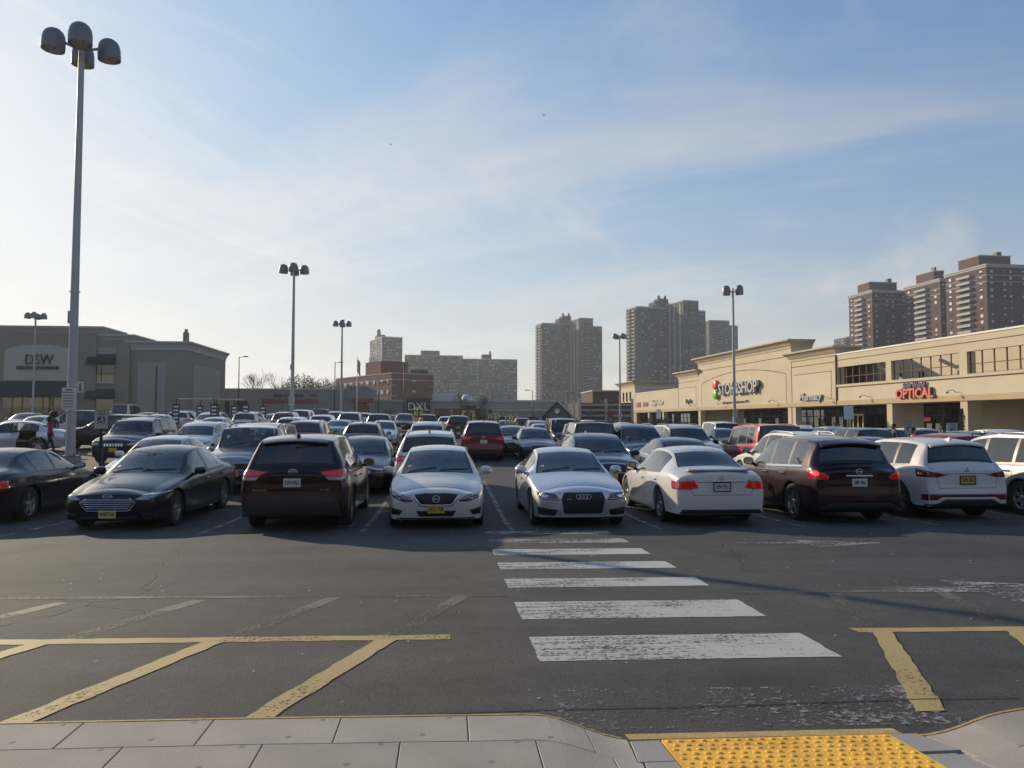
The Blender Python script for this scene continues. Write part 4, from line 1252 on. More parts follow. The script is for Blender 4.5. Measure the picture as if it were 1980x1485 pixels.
def box_faces(x0, x1, y0, y1):
    """front (-y), left (-x) and right (+x) wall planes of a box"""
    return dict(front=(lambda u, dep, z: (u, y0 - dep, z)), left=(lambda u, dep, z: (x0 - dep, u, z)), right=(lambda u, dep, z: (x1 + dep, u, z)))

def tower(name, label, X, D, rz, wings, m, floor_h=2.8, z=0.0, group='apartment towers', pent=(), finish=True):
    """wings: dicts with x0,x1,y0,y1,h and window columns for front / left / right"""
    x, y = loc(X, D)
    root = empty(name, (x, y, z), rz)
    tag(root, label, 'apartment tower', group)
    rg = random.Random(name + str(X))
    for w in wings:
        mb = MB(); mb.box(w['x0'], w['x1'], w['y0'], w['y1'], -1, w['h'])
        mb.build('wall', w.get('m', m), root)
        mb = MB(); mb.box(w['x0'] - 0.2, w['x1'] + 0.2, w['y0'] - 0.2, w['y1'] + 0.2, w['h'], w['h'] + 0.9)
        mb.build('parapet', w.get('capm', M_TCAP), root)
        bf = box_faces(w['x0'], w['x1'], w['y0'], w['y1'])
        nfl = int((w['h'] - 3) / floor_h)
        md, ml = MB(), MB()
        for side in ('front', 'left', 'right'):
            cfg = w.get(side)
            if not cfg: continue
            cols, ww, wh, skip = cfg
            a, b = (w['x0'], w['x1']) if side == 'front' else (w['y0'], w['y1'])
            grid_windows(md, ml, bf[side], a + 0.8, b - 0.8, cols, w['h'] - nfl*floor_h - 0.5, w['h'] - 0.5, nfl, ww, wh, rg=rg, skip=skip, blind=w.get('blind', 0.4))
        if md.f:
            o = md.build('windows', M_TWIN, root, recalc=False); o['kind'] = 'stuff'
        if ml.f:
            o = ml.build('window_blinds', M_TBLD, root, recalc=False); o['kind'] = 'stuff'
        for (side, a, b, dep) in w.get('balc', ()):
            # one column of balconies: each slab with its rail
            slab_ = MB()
            ln = b - a
            if side == 'front':
                slab_.box(0, ln, -dep, 0, 0, 0.25); slab_.box(0, ln, -dep, -dep + 0.08, 0.25, 1.2); slab_.box(0, 0.08, -dep, 0, 0.25, 1.2); slab_.box(ln - 0.08, ln, -dep, 0, 0.25, 1.2)
            else:
                slab_.box(-dep, 0, 0, ln, 0, 0.25); slab_.box(-dep, -dep + 0.08, 0, ln, 0.25, 1.2); slab_.box(-dep, 0, 0, 0.08, 0.25, 1.2); slab_.box(-dep, 0, ln - 0.08, ln, 0.25, 1.2)
            me = slab_.mesh('balcony', True)
            # slab pale, rail dark
            for i, p in enumerate(me.polygons): p.material_index = 0 if i < 6 else 1
            me.materials.append(M_TBAL); me.materials.append(w.get('rail', M_TRAIL))
            dk = MB()
            for f in range(nfl):
                zz = w['h'] - 0.5 - (f + 1) * floor_h + 0.1
                if zz < 10 and D > 300: continue
                loc3 = (a, w['y0'] - 0.01, zz) if side == 'front' else (w['x0'] - 0.01, a, zz)
                inst('balcony', me, None, root, loc3)
                if side == 'front': dk.box(a + 0.3, b - 0.3, w['y0'] - 0.06, w['y0'] + 0.02, zz + 0.3, zz + 2.3)
                else: dk.box(w['x0'] - 0.06, w['x0'] + 0.02, a + 0.3, b - 0.3, zz + 0.3, zz + 2.3)
            if dk.f:
                o = dk.build('balcony_doors', M_TWIN, root, recalc=False); o['kind'] = 'stuff'
        for (side, a, b, z0, z1, mm) in w.get('strip', ()):
            mb = MB()
            if side == 'front': mb.box(a, b, w['y0'] - 0.12, w['y0'] + 0.02, z0, z1)
            elif side == 'left': mb.box(w['x0'] - 0.12, w['x0'] + 0.02, a, b, z0, z1)
            mb.build('facade_strip', mm, root)
    for (a, b, c, d_, z0, z1) in pent:
        mb = MB(); mb.box(a, b, c, d_, z0, z1); mb.build('penthouse', m, root)
    return root

# grey chevron towers in the middle distance
def chevron(label, X, D, s, rz, htop, step=5, z=0.0, floors=None):
    """s scales the plan"""
    w1 = dict(x0=-26*s, x1=0, y0=0, y1=17*s, h=htop - step*0.5, front=(9, 1.5, 1.35, (6,)), balc=[('left', 1.0, 6.0*s, 1.6), ('left', 9.0*s, 15*s, 1.6)], blind=0.35,
              strip=[('front', -8.6*s, -7.0*s, 0, htop - step*0.5 - 1, M_TRAIL)])
    w2 = dict(x0=0.0, x1=13*s, y0=-24*s, y1=10*s, h=htop, front=(4, 1.2, 1.2, (1, 2)), left=(6, 1.3, 1.3, (1, 3)), balc=[('front', 4.0*s, 8.6*s, 1.6)], blind=0.35,
              strip=[('left', -20*s, -18.5*s, 0, htop - 1, M_TBAL), ('left', -12*s, -10.5*s, 0, htop - 1, M_TBAL), ('left', -5*s, -3.5*s, 0, htop - 1, M_TBAL)])
    w3 = dict(x0=13*s + 0.01, x1=28*s, y0=-10*s, y1=6*s, h=htop - step, front=(5, 1.5, 1.3, ()), blind=0.4)
    t = tower('apartment_tower', label, X, D, rz, [w1, w2, w3], M_GBRK, z=z, pent=[(-9*s, 3*s, 2*s, 12*s, htop, htop + 3.2), (-5*s, 3*s, 3*s, 11*s, htop + 3.2, htop + 6.0)])
    mb = MB()
    for a in (-3.5*s, 2*s): mb.lathe([(1.0, 0), (1.0, 1.6), (0.7, 2.6), (0.0, 2.7)], 10, 0, Matrix.Translation((a, 6*s, htop + 5.8)))
    for k, a in enumerate((-3.5*s, 2*s)):
        c_ = MB(); c_.lathe([(1.0, 0), (1.0, 2.0), (0.7, 2.9), (0.0, 3.0)], 10); c_.build('roof_tank', M_RBRK, t, (a, 6*s, htop + 5.9))
    return t
D = 690.0
chevron('grey brick apartment tower standing alone, left of the lamp post cluster', (1101 - 990)/1480*D, D, 1.0, radians(13), (815 - 622)*D/1480 + 2)
D = 600.0
chevron('tallest grey brick apartment tower, rising behind the far end of the tan shops', (1291 - 990)/1480*D, D, 1.02, radians(14), (815 - 590)*D/1480 + 2)
D = 760.0
w1 = dict(x0=-6, x1=16, y0=0, y1=26, h=(815 - 620)*D/1480 + 2, front=(4, 1.4, 1.3, (1,)), left=(5, 1.4, 1.4, ()), balc=[('front', 1, 7, 1.6)])
w2 = dict(x0=16.01, x1=28, y0=5, y1=26, h=(815 - 628)*D/1480 + 2, front=(3, 1.5, 1.3, ()))
tower('apartment_tower', 'grey brick apartment tower half hidden right of the tallest tower', (1384 - 990)/1480*D, D, radians(8), [w1, w2], M_GBRK)

# brown tower and the long slab behind the red brick block
D = 620.0
h = (815 - 652)*D/1480 + 2
w1 = dict(x0=0, x1=17, y0=0, y1=40, h=h, front=(6, 1.4, 1.3, ()), left=(10, 1.6, 1.5, (3,)), blind=0.6, strip=[('left', 0.4, 1.6, 0, h - 1, M_TBAL), ('left', 18, 19.5, 0, h - 1, M_TBAL)])
t = tower('apartment_tower', 'brown apartment tower with a lit left side behind the red brick block', (738 - 990)/1480*D, D, radians(20), [w1], M_GBRK, pent=[(1, 7, 16, 26, h, h + 4)])
mb = MB(); mb.lathe([(1.6, 0), (1.6, 3.0), (1.0, 4.6), (0, 4.8)], 10); mb.build('roof_tank', M_RBRK, t, (2, 18, h + 4))
D = 660.0
h = (815 - 691)*D/1480 + 2
w1 = dict(x0=0, x1=50, y0=0, y1=16, h=h + 1.5, front=(18, 1.7, 1.5, (4, 13)), left=(4, 1.7, 1.6, ()), blind=0.55, m=M_GBRK)
w2 = dict(x0=50.01, x1=99, y0=1.5, y1=17, h=h - 1.0, front=(17, 1.7, 1.5, (1, 6, 12)), blind=0.55, m=M_GBRK)
t = tower('apartment_slab', 'long dark apartment slab with hundreds of windows across the back', (783 - 990)/1480*D, D, radians(6), [w1, w2], M_GBRK, pent=[(14, 30, 3, 12, h + 1.5, h + 6.5), (68, 76, 3, 12, h - 1, h + 4), (74.2, 75.6, 3, 5, h + 4, h + 7)])
t['category'] = 'apartment slab'

# red brick towers right of the tan shops
def red_tower(label, px0, pxc, px1, vtop, D, pent=True, rz=store_rz + pi/2):
    """left corner, near corner and right corner in the photo give the size of its two visible walls"""
    Xc = (pxc - 990)/1480*D
    h = (815 - vtop)*D/1480 + 2
    wd_l = abs((px0 - pxc))/1480*D*1.95
    wd_f = abs((px1 - pxc))/1480*D*1.10
    nfl = int((h-3)/2.9)
    bands = [('left', 0, wd_l, h - 0.6 - 2.9*q - 0.30, h - 0.6 - 2.9*q, M_TBAL) for q in (1, 2)]
    bandsf = [('front', 0, wd_f, h - 0.6 - 2.9*q - 0.30, h - 0.6 - 2.9*q, M_TBAL) for q in (1, 2)]
    a = wd_l * 0.33; b = wd_l * 0.66
    w = dict(x0=0, x1=wd_f, y0=0, y1=wd_l, h=h, left=(5, 1.7, 1.5, (1, 2, 3)), front=(7, 1.3, 1.4, (1, 4)), blind=0.7, balc=[('left', a, b, 1.7)], strip=bands + bandsf, rail=M_TBAL,
             capm=M_TCAP)
    t = tower('apartment_tower', label, Xc, D, rz, [w], M_RBRK, floor_h=2.9, pent=[(3, wd_f*0.8, wd_l*0.3, wd_l*0.8, h + 0.9, h + 7)] if pent else (), group='red brick apartment towers')
    mb = MB(); mb.box(-0.6, wd_f + 0.6, -0.6, wd_l + 0.6, h + 0.85, h + 1.5); mb.build('roof_slab', M_TCAP, t)
    if pent:
        mb = MB(); mb.box(2.8, wd_f*0.8 + 0.2, wd_l*0.3 - 0.2, wd_l*0.8 + 0.2, h + 7, h + 7.5); mb.build('penthouse_roof', M_TCAP, t)
        mb = MB(); mb.box(wd_f*0.7, wd_f*0.8, wd_l*0.5, wd_l*0.6, h + 7.5, h + 10.5); mb.build('roof_vent', M_TRAIL, t)
    return t
red_tower('red brick apartment tower, left of three above the tan shops', 1651, 1691, 1770, 564, 430.0)
red_tower('red brick apartment tower, middle of three above the tan shops', 1770, 1824, 1862, 542, 395.0)
red_tower('red brick apartment tower, right of three at the picture edge', 1857, 1915, 2010, 514, 350.0)
D = 800.0
h = (815 - 652)*D/1480 + 2
w1 = dict(x0=0, x1=14, y0=0, y1=24, h=h, front=(4, 1.5, 1.3, ()), left=(4, 1.5, 1.3, ()), balc=[('left', 2, 8, 1.5)])
tower('apartment_tower', 'small pale tower top peeking beside the left red brick tower', (1640 - 990)/1480*D, D, store_rz + pi/2, [w1], M_GBRK)

# --- red brick five-storey block at the back of the lot
D = 205.0
Xc = (757 - 990)/1480*D
rr = wroot('brick_block', 'five storey red brick block with pale string courses behind the bank', 'building', Xc, D, radians(32), z=1.0)
h = (815 - 722)*D/1480 + 1
def R_(name, m, x0, x1, y0, y1, z0, z1): return piece(rr, name, m, x0, x1, y0, y1, z0, z1)
R_('wall', M_RBRK2, 0, 13.0, 0, 36, -1, h)
R_('coping', M_TCAP, -0.1, 13.1, -0.1, 36.1, h, h + 0.25)
R_('string_course', M_TBAL, -0.06, 13.06, -0.06, 36, h - 1.7, h - 1.5)
R_('stair_tower', M_RBRK2, 0.6, 9.0, 7.5, 17.0, h + 0.25, h + 3.9)
R_('roof_plant', M_TRAIL, 8.0, 12.0, 1.0, 4.0, h + 0.25, h + 1.4)
for k in range(4):
    z0 = h - 2.9 - 2.9*k
    for q, yy in enumerate((1.5, 4.5, 7.2, 9.6, 13.5, 17.0, 20.5, 24.0, 28.0, 31.0)):
        R_('window', M_TWIN, -0.08, 0.02, yy, yy + (1.8 if q % 3 else 1.2), z0, z0 + 1.5)
        if RNG.random() < 0.8: R_('window_blind', M_TBLD, -0.13, 0.0, yy + 0.1, yy + (1.7 if q % 3 else 1.1), z0 + RNG.choice([0.5, 0.9]), z0 + 1.42)
    R_('window', M_TWIN, 6.2, 7.4, -0.08, 0.02, z0, z0 + 1.5)
    R_('window_blind', M_TBLD, 6.3, 7.3, -0.13, 0.0, z0 + 0.8, z0 + 1.42)
    R_('belt_course', M_TBAL, -0.05, 1.6, -0.06, 0.02, z0 - 0.3, z0 - 0.15); R_('belt_course', M_TBAL, 11.4, 13.05, -0.06, 0.02, z0 - 0.3, z0 - 0.15)
for k in range(5):
    R_('roof_antenna', M_TBAL, 0.7, 0.9, 10.0 + 1.2*k, 10.2 + 1.2*k, h + 3.9, h + 5.4)
# ================================================================== cars
def curve(knots):
    """monotone cubic through (s, value) knots"""
    xs_ = [k[0] for k in knots]; ys_ = [k[1] for k in knots]
    n = len(xs_)
    d = [(ys_[i+1]-ys_[i]) / (xs_[i+1]-xs_[i]) for i in range(n-1)]
    m = [d[0]] + [0 if d[i-1]*d[i] <= 0 else 2*d[i-1]*d[i]/(d[i-1]+d[i]) for i in range(1, n-1)] + [d[-1]]
    def f(x):
        if x <= xs_[0]: return ys_[0]
        if x >= xs_[-1]: return ys_[-1]
        i = 0
        while x > xs_[i+1]: i += 1
        h = xs_[i+1]-xs_[i]; t = (x-xs_[i])/h
        return (ys_[i]*(1+2*t)*(1-t)**2 + h*m[i]*t*(1-t)**2 + ys_[i+1]*t*t*(3-2*t) + h*m[i+1]*t*t*(t-1))
    return f

M_BLACK = mat('black_plastic', (0.012, 0.012, 0.013), 0.5, bump=0.1, bscale=200)
M_SEAL = mat('rubber_seal', (0.008, 0.008, 0.009), 0.35)
M_TYRE = mat('tyre_rubber', (0.016, 0.016, 0.017), 0.82, bump=0.3, bscale=80)
M_RIM = mat('alloy_rim', (0.42, 0.42, 0.43), 0.32, 0.9)
M_RIMD = mat('dark_rim', (0.06, 0.06, 0.065), 0.35, 0.8)
M_CHROME = mat('chrome', (0.62, 0.62, 0.64), 0.12, 1.0)
M_CLOTH = mat('seat_cloth', (0.075, 0.075, 0.078), 0.85)
M_CLOTHG = mat('grey_seat_cloth', (0.12, 0.12, 0.125), 0.85)
M_GLASS = glass_mat('car_glass_clear', (0.80, 0.86, 0.84), 0.15, body=(0.30, 0.315, 0.31))
M_GLASSM = glass_mat('car_glass_tinted', (0.46, 0.50, 0.50), 0.22, body=(0.05, 0.05, 0.052))
M_GLASSD = glass_mat('car_glass_privacy', (0.10, 0.11, 0.12), 0.60, 0.025)
M_LENS = mat('headlight_lens', (0.33, 0.34, 0.35), 0.08, 0.35, coat=1.0)
M_LENSD = mat('headlight_dark', (0.055, 0.058, 0.062), 0.08, 0.4, coat=1.0)
M_RED = mat('tail_light_red', (0.30, 0.010, 0.012), 0.10, coat=1.0, emit=(0.6, 0.012, 0.01), es=0.10)
M_REDD = mat('tail_light_dark_red', (0.13, 0.006, 0.009), 0.10, coat=1.0)
M_REDL = mat('tail_light_lit', (0.5, 0.02, 0.02), 0.15, coat=1.0, emit=(1.0, 0.05, 0.03), es=1.1)
M_CLEARL = mat('lamp_clear', (0.45, 0.44, 0.43), 0.12, 0.2, coat=1.0)
M_AMBER = mat('lamp_amber', (0.60, 0.20, 0.02), 0.15, coat=1.0)
M_PLATEY = mat('plate_yellow', (0.62, 0.36, 0.06), 0.5)
M_PLATEC = mat('plate_cream', (0.62, 0.60, 0.52), 0.5)
M_PLATEB = mat('plate_pale_yellow', (0.62, 0.52, 0.20), 0.5)
M_PLTXT = mat('plate_letters', (0.02, 0.022, 0.04), 0.5)
M_UNDER = mat('underbody', (0.010, 0.010, 0.010), 0.9)

# ---- body profiles: s runs from the nose (0) to the tail (L); z up; widths as a share of half the car width
def sedan_spec(L=4.86, W=1.84, H=1.46, roof=0.0, tail=0.0, hood=0.0, fast=0.0):
    k = L / 4.86; h = H - 1.46
    f = lambda lst: [(a*k, b) for a, b in lst]
    return dict(L=L, W=W, H=H, kind='sedan', r=0.335, fo=0.93*k, wb=2.81*k, clear=0.185,
        top=f([(0.30, 0.755+hood), (0.55, 0.83+hood), (1.0, 0.905+hood), (1.42, 0.965+hood*.5), (1.52, 0.995), (2.30, 1.385+h), (2.60, 1.44+h), (2.95, 1.462+h), (3.40, 1.425+h), (3.62, 1.365+h), (4.20-fast, 1.095+tail), (4.34, 1.06+tail), (4.60, 1.04+tail), (4.72, 1.00+tail)]),
        crown=f([(0.30, 0.075), (1.0, 0.07), (1.42, 0.05), (2.3, 0.045), (3.0, 0.055), (3.6, 0.05), (4.2, 0.035), (4.72, 0.05)]),
        wr=f([(0.30, 0.66), (0.8, 0.70), (1.30, 0.765), (1.42, 0.80), (1.52, 0.795), (2.30, 0.645), (2.9, 0.625), (3.55, 0.60), (4.15, 0.70), (4.35, 0.735), (4.72, 0.70)]),
        belt=f([(0.30, 0.66+hood), (0.7, 0.755+hood), (1.3, 0.865), (1.6, 0.895), (2.4, 0.915), (3.3, 0.945), (3.9, 0.975), (4.3, 0.965+tail), (4.72, 0.90+tail)]),
        w=f([(0.30, 0.90), (0.55, 0.955), (0.95, 0.99), (1.6, 1.0), (3.6, 1.0), (4.2, 0.985), (4.5, 0.955), (4.72, 0.91)]),
        bow=f([(0.30, 0.0), (1.2, 0.05), (1.48, 0.12), (2.30, 0.07), (2.8, 0.0), (3.5, -0.05), (4.2, -0.08), (4.72, -0.0)]),
        s0=0.30*k, s1=4.72*k, nose=[(0.15, 0.14), (0.25, 0.06), (0.40, 0.015), (0.55, 0.0), (0.66, 0.03), (0.80, 0.14)],
        tailc=[(0.15, 0.10), (0.30, 0.035), (0.5, 0.0), (0.62, 0.005), (0.8, 0.02), (1.05, 0.05)],
        cowl=1.48*k, head=2.30*k, rhead=3.58*k, rbase=(4.20-fast)*k, wins=[(1.92*k, 2.62*k), (2.72*k, 3.42*k), (3.47*k, 3.74*k)], nose_p=0.62, tail_p=0.55,
        doors=(1.50*k, 2.67*k, 3.66*k), win_close=0.24)

def suv_spec(L=4.70, W=1.86, H=1.70, hood=0.0, boxy=0.0, rake=0.0, wheel=0.365, clear=0.23, win3=True, cpillar=0.0):
    k = L / 4.70; h = H - 1.70
    f = lambda lst: [(a*k, b) for a, b in lst]
    hd = hood
    return dict(L=L, W=W, H=H, kind='suv', r=wheel, fo=0.93*k, wb=2.72*k, clear=clear,
        top=f([(0.26, 0.90+hd), (0.50, 0.985+hd), (0.95, 1.05+hd), (1.30, 1.085+hd), (1.42, 1.11+hd), (2.05-boxy*0.25, 1.555+h+boxy*0.05), (2.35, 1.645+h), (2.8, 1.695+h), (3.5, 1.69+h), (4.05, 1.65+h+boxy*0.03), (4.28+rake*.6, 1.61+h+boxy*0.05), (4.47+rake, 1.18), (4.54, 1.10), (4.60, 1.06)]),
        crown=f([(0.26, 0.085), (1.0, 0.07), (1.4, 0.05), (2.1, 0.045), (3.0, 0.05), (4.1, 0.05), (4.5, 0.04), (4.60, 0.05)]),
        wr=f([(0.26, 0.72), (0.8, 0.765), (1.25, 0.81), (1.40, 0.83), (2.05, 0.70+boxy*.06), (2.9, 0.695+boxy*.07), (4.05, 0.675+boxy*.09), (4.28+rake*.6, 0.67+boxy*.1), (4.47+rake, 0.79), (4.60, 0.80)]),
        belt=f([(0.26, 0.80+hd), (0.7, 0.90+hd), (1.3, 0.985+hd*.6), (1.7, 1.005), (2.8, 1.035), (3.8, 1.075), (4.4, 1.10), (4.60, 1.02)]),
        w=f([(0.26, 0.91), (0.5, 0.96), (0.95, 0.995), (1.6, 1.0), (3.8, 1.0), (4.25, 0.985), (4.60, 0.93)]),
        bow=f([(0.26, 0.0), (1.1, 0.05), (1.36, 0.10), (2.05, 0.06), (2.6, 0.0), (4.0, -0.03), (4.4, -0.05), (4.60, -0.0)]),
        s0=0.26*k, s1=4.60*k, nose=[(0.2, 0.12), (0.32, 0.05), (0.5, 0.01), (0.66, 0.0), (0.85, 0.03), (1.0, 0.12)],
        tailc=[(0.2, 0.08), (0.36, 0.01), (0.55, 0.0), (0.72, 0.045), (0.9, 0.05), (1.15, 0.07)],
        cowl=1.36*k, head=(2.05-boxy*0.25)*k, rhead=(4.28+rake*.6)*k, rbase=(4.47+rake)*k,
        wins=[(1.74*k, 2.50*k), (2.60*k, 3.38*k)] + ([(3.46*k, (4.02-cpillar)*k)] if win3 else []), nose_p=0.55, tail_p=0.42,
        doors=(1.48*k, 2.55*k, 3.44*k), win_close=0.30)

T_ROWS = [0.0, 0.07, 0.18, 0.32, 0.46, 0.60, 0.70, 0.78, 0.88, 0.95, 1.0]
T_X = curve([(0, 0.955), (0.07, 0.972), (0.18, 0.975), (0.32, 0.982), (0.46, 0.994), (0.60, 1.0), (0.70, 1.0), (0.78, 0.988), (0.88, 0.975), (0.95, 0.96), (1.0, 0.935)])
U_ROWS = [0.07, 0.30, 0.55, 0.78, 0.90, 1.0]
K_ROWS = [0.025, 0.075, 0.28, 0.52, 0.76, 1.0]

def car_shell(sp, step=0.085, gaps=True):
    """returns dict part -> MB, plus a BVH of the whole skin"""
    L, W = sp['L'], sp['W']; hw = W / 2
    top, crown, wr, belt, w, bow = [curve(sp[n]) for n in ('top', 'crown', 'wr', 'belt', 'w', 'bow')]
    fa = sp['fo']; ra = sp['fo'] + sp['wb']; Ra = sp['r'] + 0.055
    s0, s1 = sp['s0'], sp['s1']
    keys = {s0, s1, sp['cowl'], sp['cowl']+0.05, sp['head'], sp['head']-0.03, sp['rhead'], sp['rhead']+0.03, sp['rbase'], sp['rbase']-0.03}
    for a, b in sp['wins']: keys |= {a, b}
    d1, d2, d3 = sp['doors']
    gp = 0.006
    if gaps:
        for d in (d1, d2, d3): keys |= {d - gp, d + gp}
        hs = s0 + 0.06
        keys |= {hs, hs + 0.012, sp['cowl'] - 0.03}
    for c in (fa, ra):
        for q in (-1, -0.97, -0.9, -0.75, -0.5, -0.25, 0, 0.25, 0.5, 0.75, 0.9, 0.97, 1):
            keys.add(c + Ra * q)
    ks = sorted(k for k in keys if s0 <= k <= s1)
    st = []
    for a, b in zip(ks, ks[1:]):
        if b - a < 1e-5: continue
        n = max(1, int(round((b - a) / step)))
        for i in range(n): st.append(a + (b - a) * i / n)
    st.append(s1)
    # drop near-duplicates
    out = [st[0]]
    for s in st[1:]:
        if s - out[-1] > 0.004: out.append(s)
    st = out
    cl = sp['clear']
    def zlow(s):
        z = cl
        if s < fa - Ra: z = cl + 0.03
        for c in (fa, ra):
            q = Ra * Ra - (s - c) ** 2
            if q > 0: z = max(z, sp['r'] + sqrt(q))
        if s > ra + Ra: z = cl + 0.07
        return z
    def ring(s):
        ws = w(s) * hw; zb = belt(s); zl = zlow(s); zc = top(s); cr = crown(s); ze = zc - cr; we = wr(s) * hw
        zb2 = min(zb, ze - 0.004)
        bo = bow(s)
        pts = [(ws * 0.955 - 0.07, s, zl + 0.015)]
        base = cl
        for t in T_ROWS:
            z = zl + (zb2 - zl) * t
            tt = (z - base) / (zb2 - base)
            pts.append((ws * T_X(max(0, min(1, tt))), s, z))
        xb = ws * T_X(1.0)
        for u in U_ROWS:
            x = xb + (we - xb) * u + 0.018 * sin(pi * u) * (1 if ze - zb2 > 0.12 else 0.4)
            z = zb2 + (ze - zb2) * (u if ze - zb2 > 0.12 else u ** 0.8)
            pts.append((x, s, z))
        for k in K_ROWS:
            x = we * (1 - k)
            z = ze + cr * (1 - (1 - k) ** 2.2)
            pts.append((x, s - bo * (1 - (1 - k) ** 2), z))
        return pts
    R = [ring(s) for s in st]
    nr = len(R[0])                       # half ring, last is centre
    J_LOW = 1; J_BELT = len(T_ROWS); J_EDGE = J_BELT + len(U_ROWS)
    parts = {}
    def P(name):
        if name not in parts: parts[name] = MB()
        return parts[name]
    Y = lambda p: (p[0], L/2 - p[1], p[2])
    allmb = MB()
    def emit(name, quad, flip):
        q = [Y(p) for p in quad]
        if flip: q = q[::-1]
        P(name).face(q, 0, True); allmb.face(q, 0, True)
    for i in range(len(st) - 1):
        sm = (st[i] + st[i+1]) / 2
        for j in range(nr - 1):
            name = 'body'
            sym = None
            if J_LOW < j + 1 <= J_BELT and j >= J_LOW + 1 and gaps:
                if d1 < sm < d2: sym = 'door_f'
                elif d2 < sm < d3: sym = 'door_r'
                if j < J_LOW + 1: sym = None
                if abs(sm - d1) < gp or abs(sm - d2) < gp or abs(sm - d3) < gp: name = None
            if J_BELT <= j < J_EDGE - 1 and j >= J_BELT:
                ws_, we_ = sp['wins'][0][0], sp['wins'][-1][1]
                if ws_ < sm < we_:
                    if j == J_BELT: sym = 'belt_trim'
                    else:
                        idx = [n_ for n_, (a, b) in enumerate(sp['wins']) if a < sm < b]
                        if idx: sym = 'window%d' % idx[0]
                        else: sym = 'pillar%d' % len([1 for (a, b) in sp['wins'] if b < sm])
            if j >= J_EDGE:
                inner = j >= J_EDGE + 2
                if sp['cowl'] < sm < sp['head']:
                    if j >= J_EDGE + 1:
                        name = 'windshield' if (inner and sp['cowl'] + 0.05 < sm < sp['head'] - 0.03) else ('seal_f' if sm < sp['head'] - 0.03 else 'body')
                elif sp['rhead'] < sm < sp['rbase']:
                    if j >= J_EDGE + 1:
                        name = 'rear_window' if (inner and sp['rhead'] + 0.03 < sm < sp['rbase'] - 0.03) else ('seal_r' if sm > sp['rhead'] + 0.03 else 'body')
                elif gaps and sm < sp['cowl'] - 0.03 and sm > s0 + 0.06:
                    if sm < s0 + 0.072: name = None
                    elif j == J_EDGE: name = None if j == J_EDGE and False else 'body'
                    else: name = 'hood'
            for sgn in (1, -1):
                a, b, c, d = R[i][j], R[i+1][j], R[i+1][j+1], R[i][j+1]
                q = [(p[0]*sgn, p[1], p[2]) for p in (a, b, c, d)]
                nm = name
                if sym: nm = sym + ('_l' if sgn < 0 else '_r')
                if nm is None:
                    continue
                emit(nm, q, sgn > 0)
    # nose and tail
    def cap(Rr, se, sgn_s, prof, p):
        pf = curve(prof)
        M = 14
        rows_ = []
        xe = Rr[J_EDGE][0]
        for j in range(J_LOW, nr):
            x, s, z = Rr[j]
            end = pf(z)
            B = (se - end) if sgn_s < 0 else (sp['L'] - end - se)
            if j > J_EDGE: B *= (max(x, 0) / xe) ** 0.6
            row = []
            for m in range(M + 1):
                ph = pi * m / M
                c_, s_ = cos(ph), sin(ph)
                xx = x * (abs(c_) ** 0.8) * (1 if c_ >= 0 else -1)
                row.append((xx, s + sgn_s * B * (s_ ** p), z))
            rows_.append(row)
        for j in range(len(rows_) - 1):
            for m in range(M):
                q = [rows_[j][m], rows_[j][m+1], rows_[j+1][m+1], rows_[j+1][m]]
                if (Vector(q[0]) - Vector(q[2])).length < 1e-5: continue
                emit('nose' if sgn_s < 0 else 'tail', q, sgn_s > 0)
        # underside lip
        lo = rows_[0]
        for m in range(M):
            a, b = lo[m], lo[m+1]
            back = 0.25 * (1 if sgn_s < 0 else -1)
            emit('nose' if sgn_s < 0 else 'tail', [a, (a[0]*.9, a[1]+back, a[2]+.01), (b[0]*.9, b[1]+back, b[2]+.01), b], sgn_s > 0)
    cap(R[0], s0, -1, sp['nose'], sp['nose_p'])
    cap(R[-1], s1, 1, sp['tailc'], sp['tail_p'])
    bm = bmesh.new()
    me = allmb.mesh('skin', True, 30)
    bm.from_mesh(me)
    bvh = BVHTree.FromBMesh(bm)
    bm.free()
    bpy.data.meshes.remove(me)
    return parts, bvh

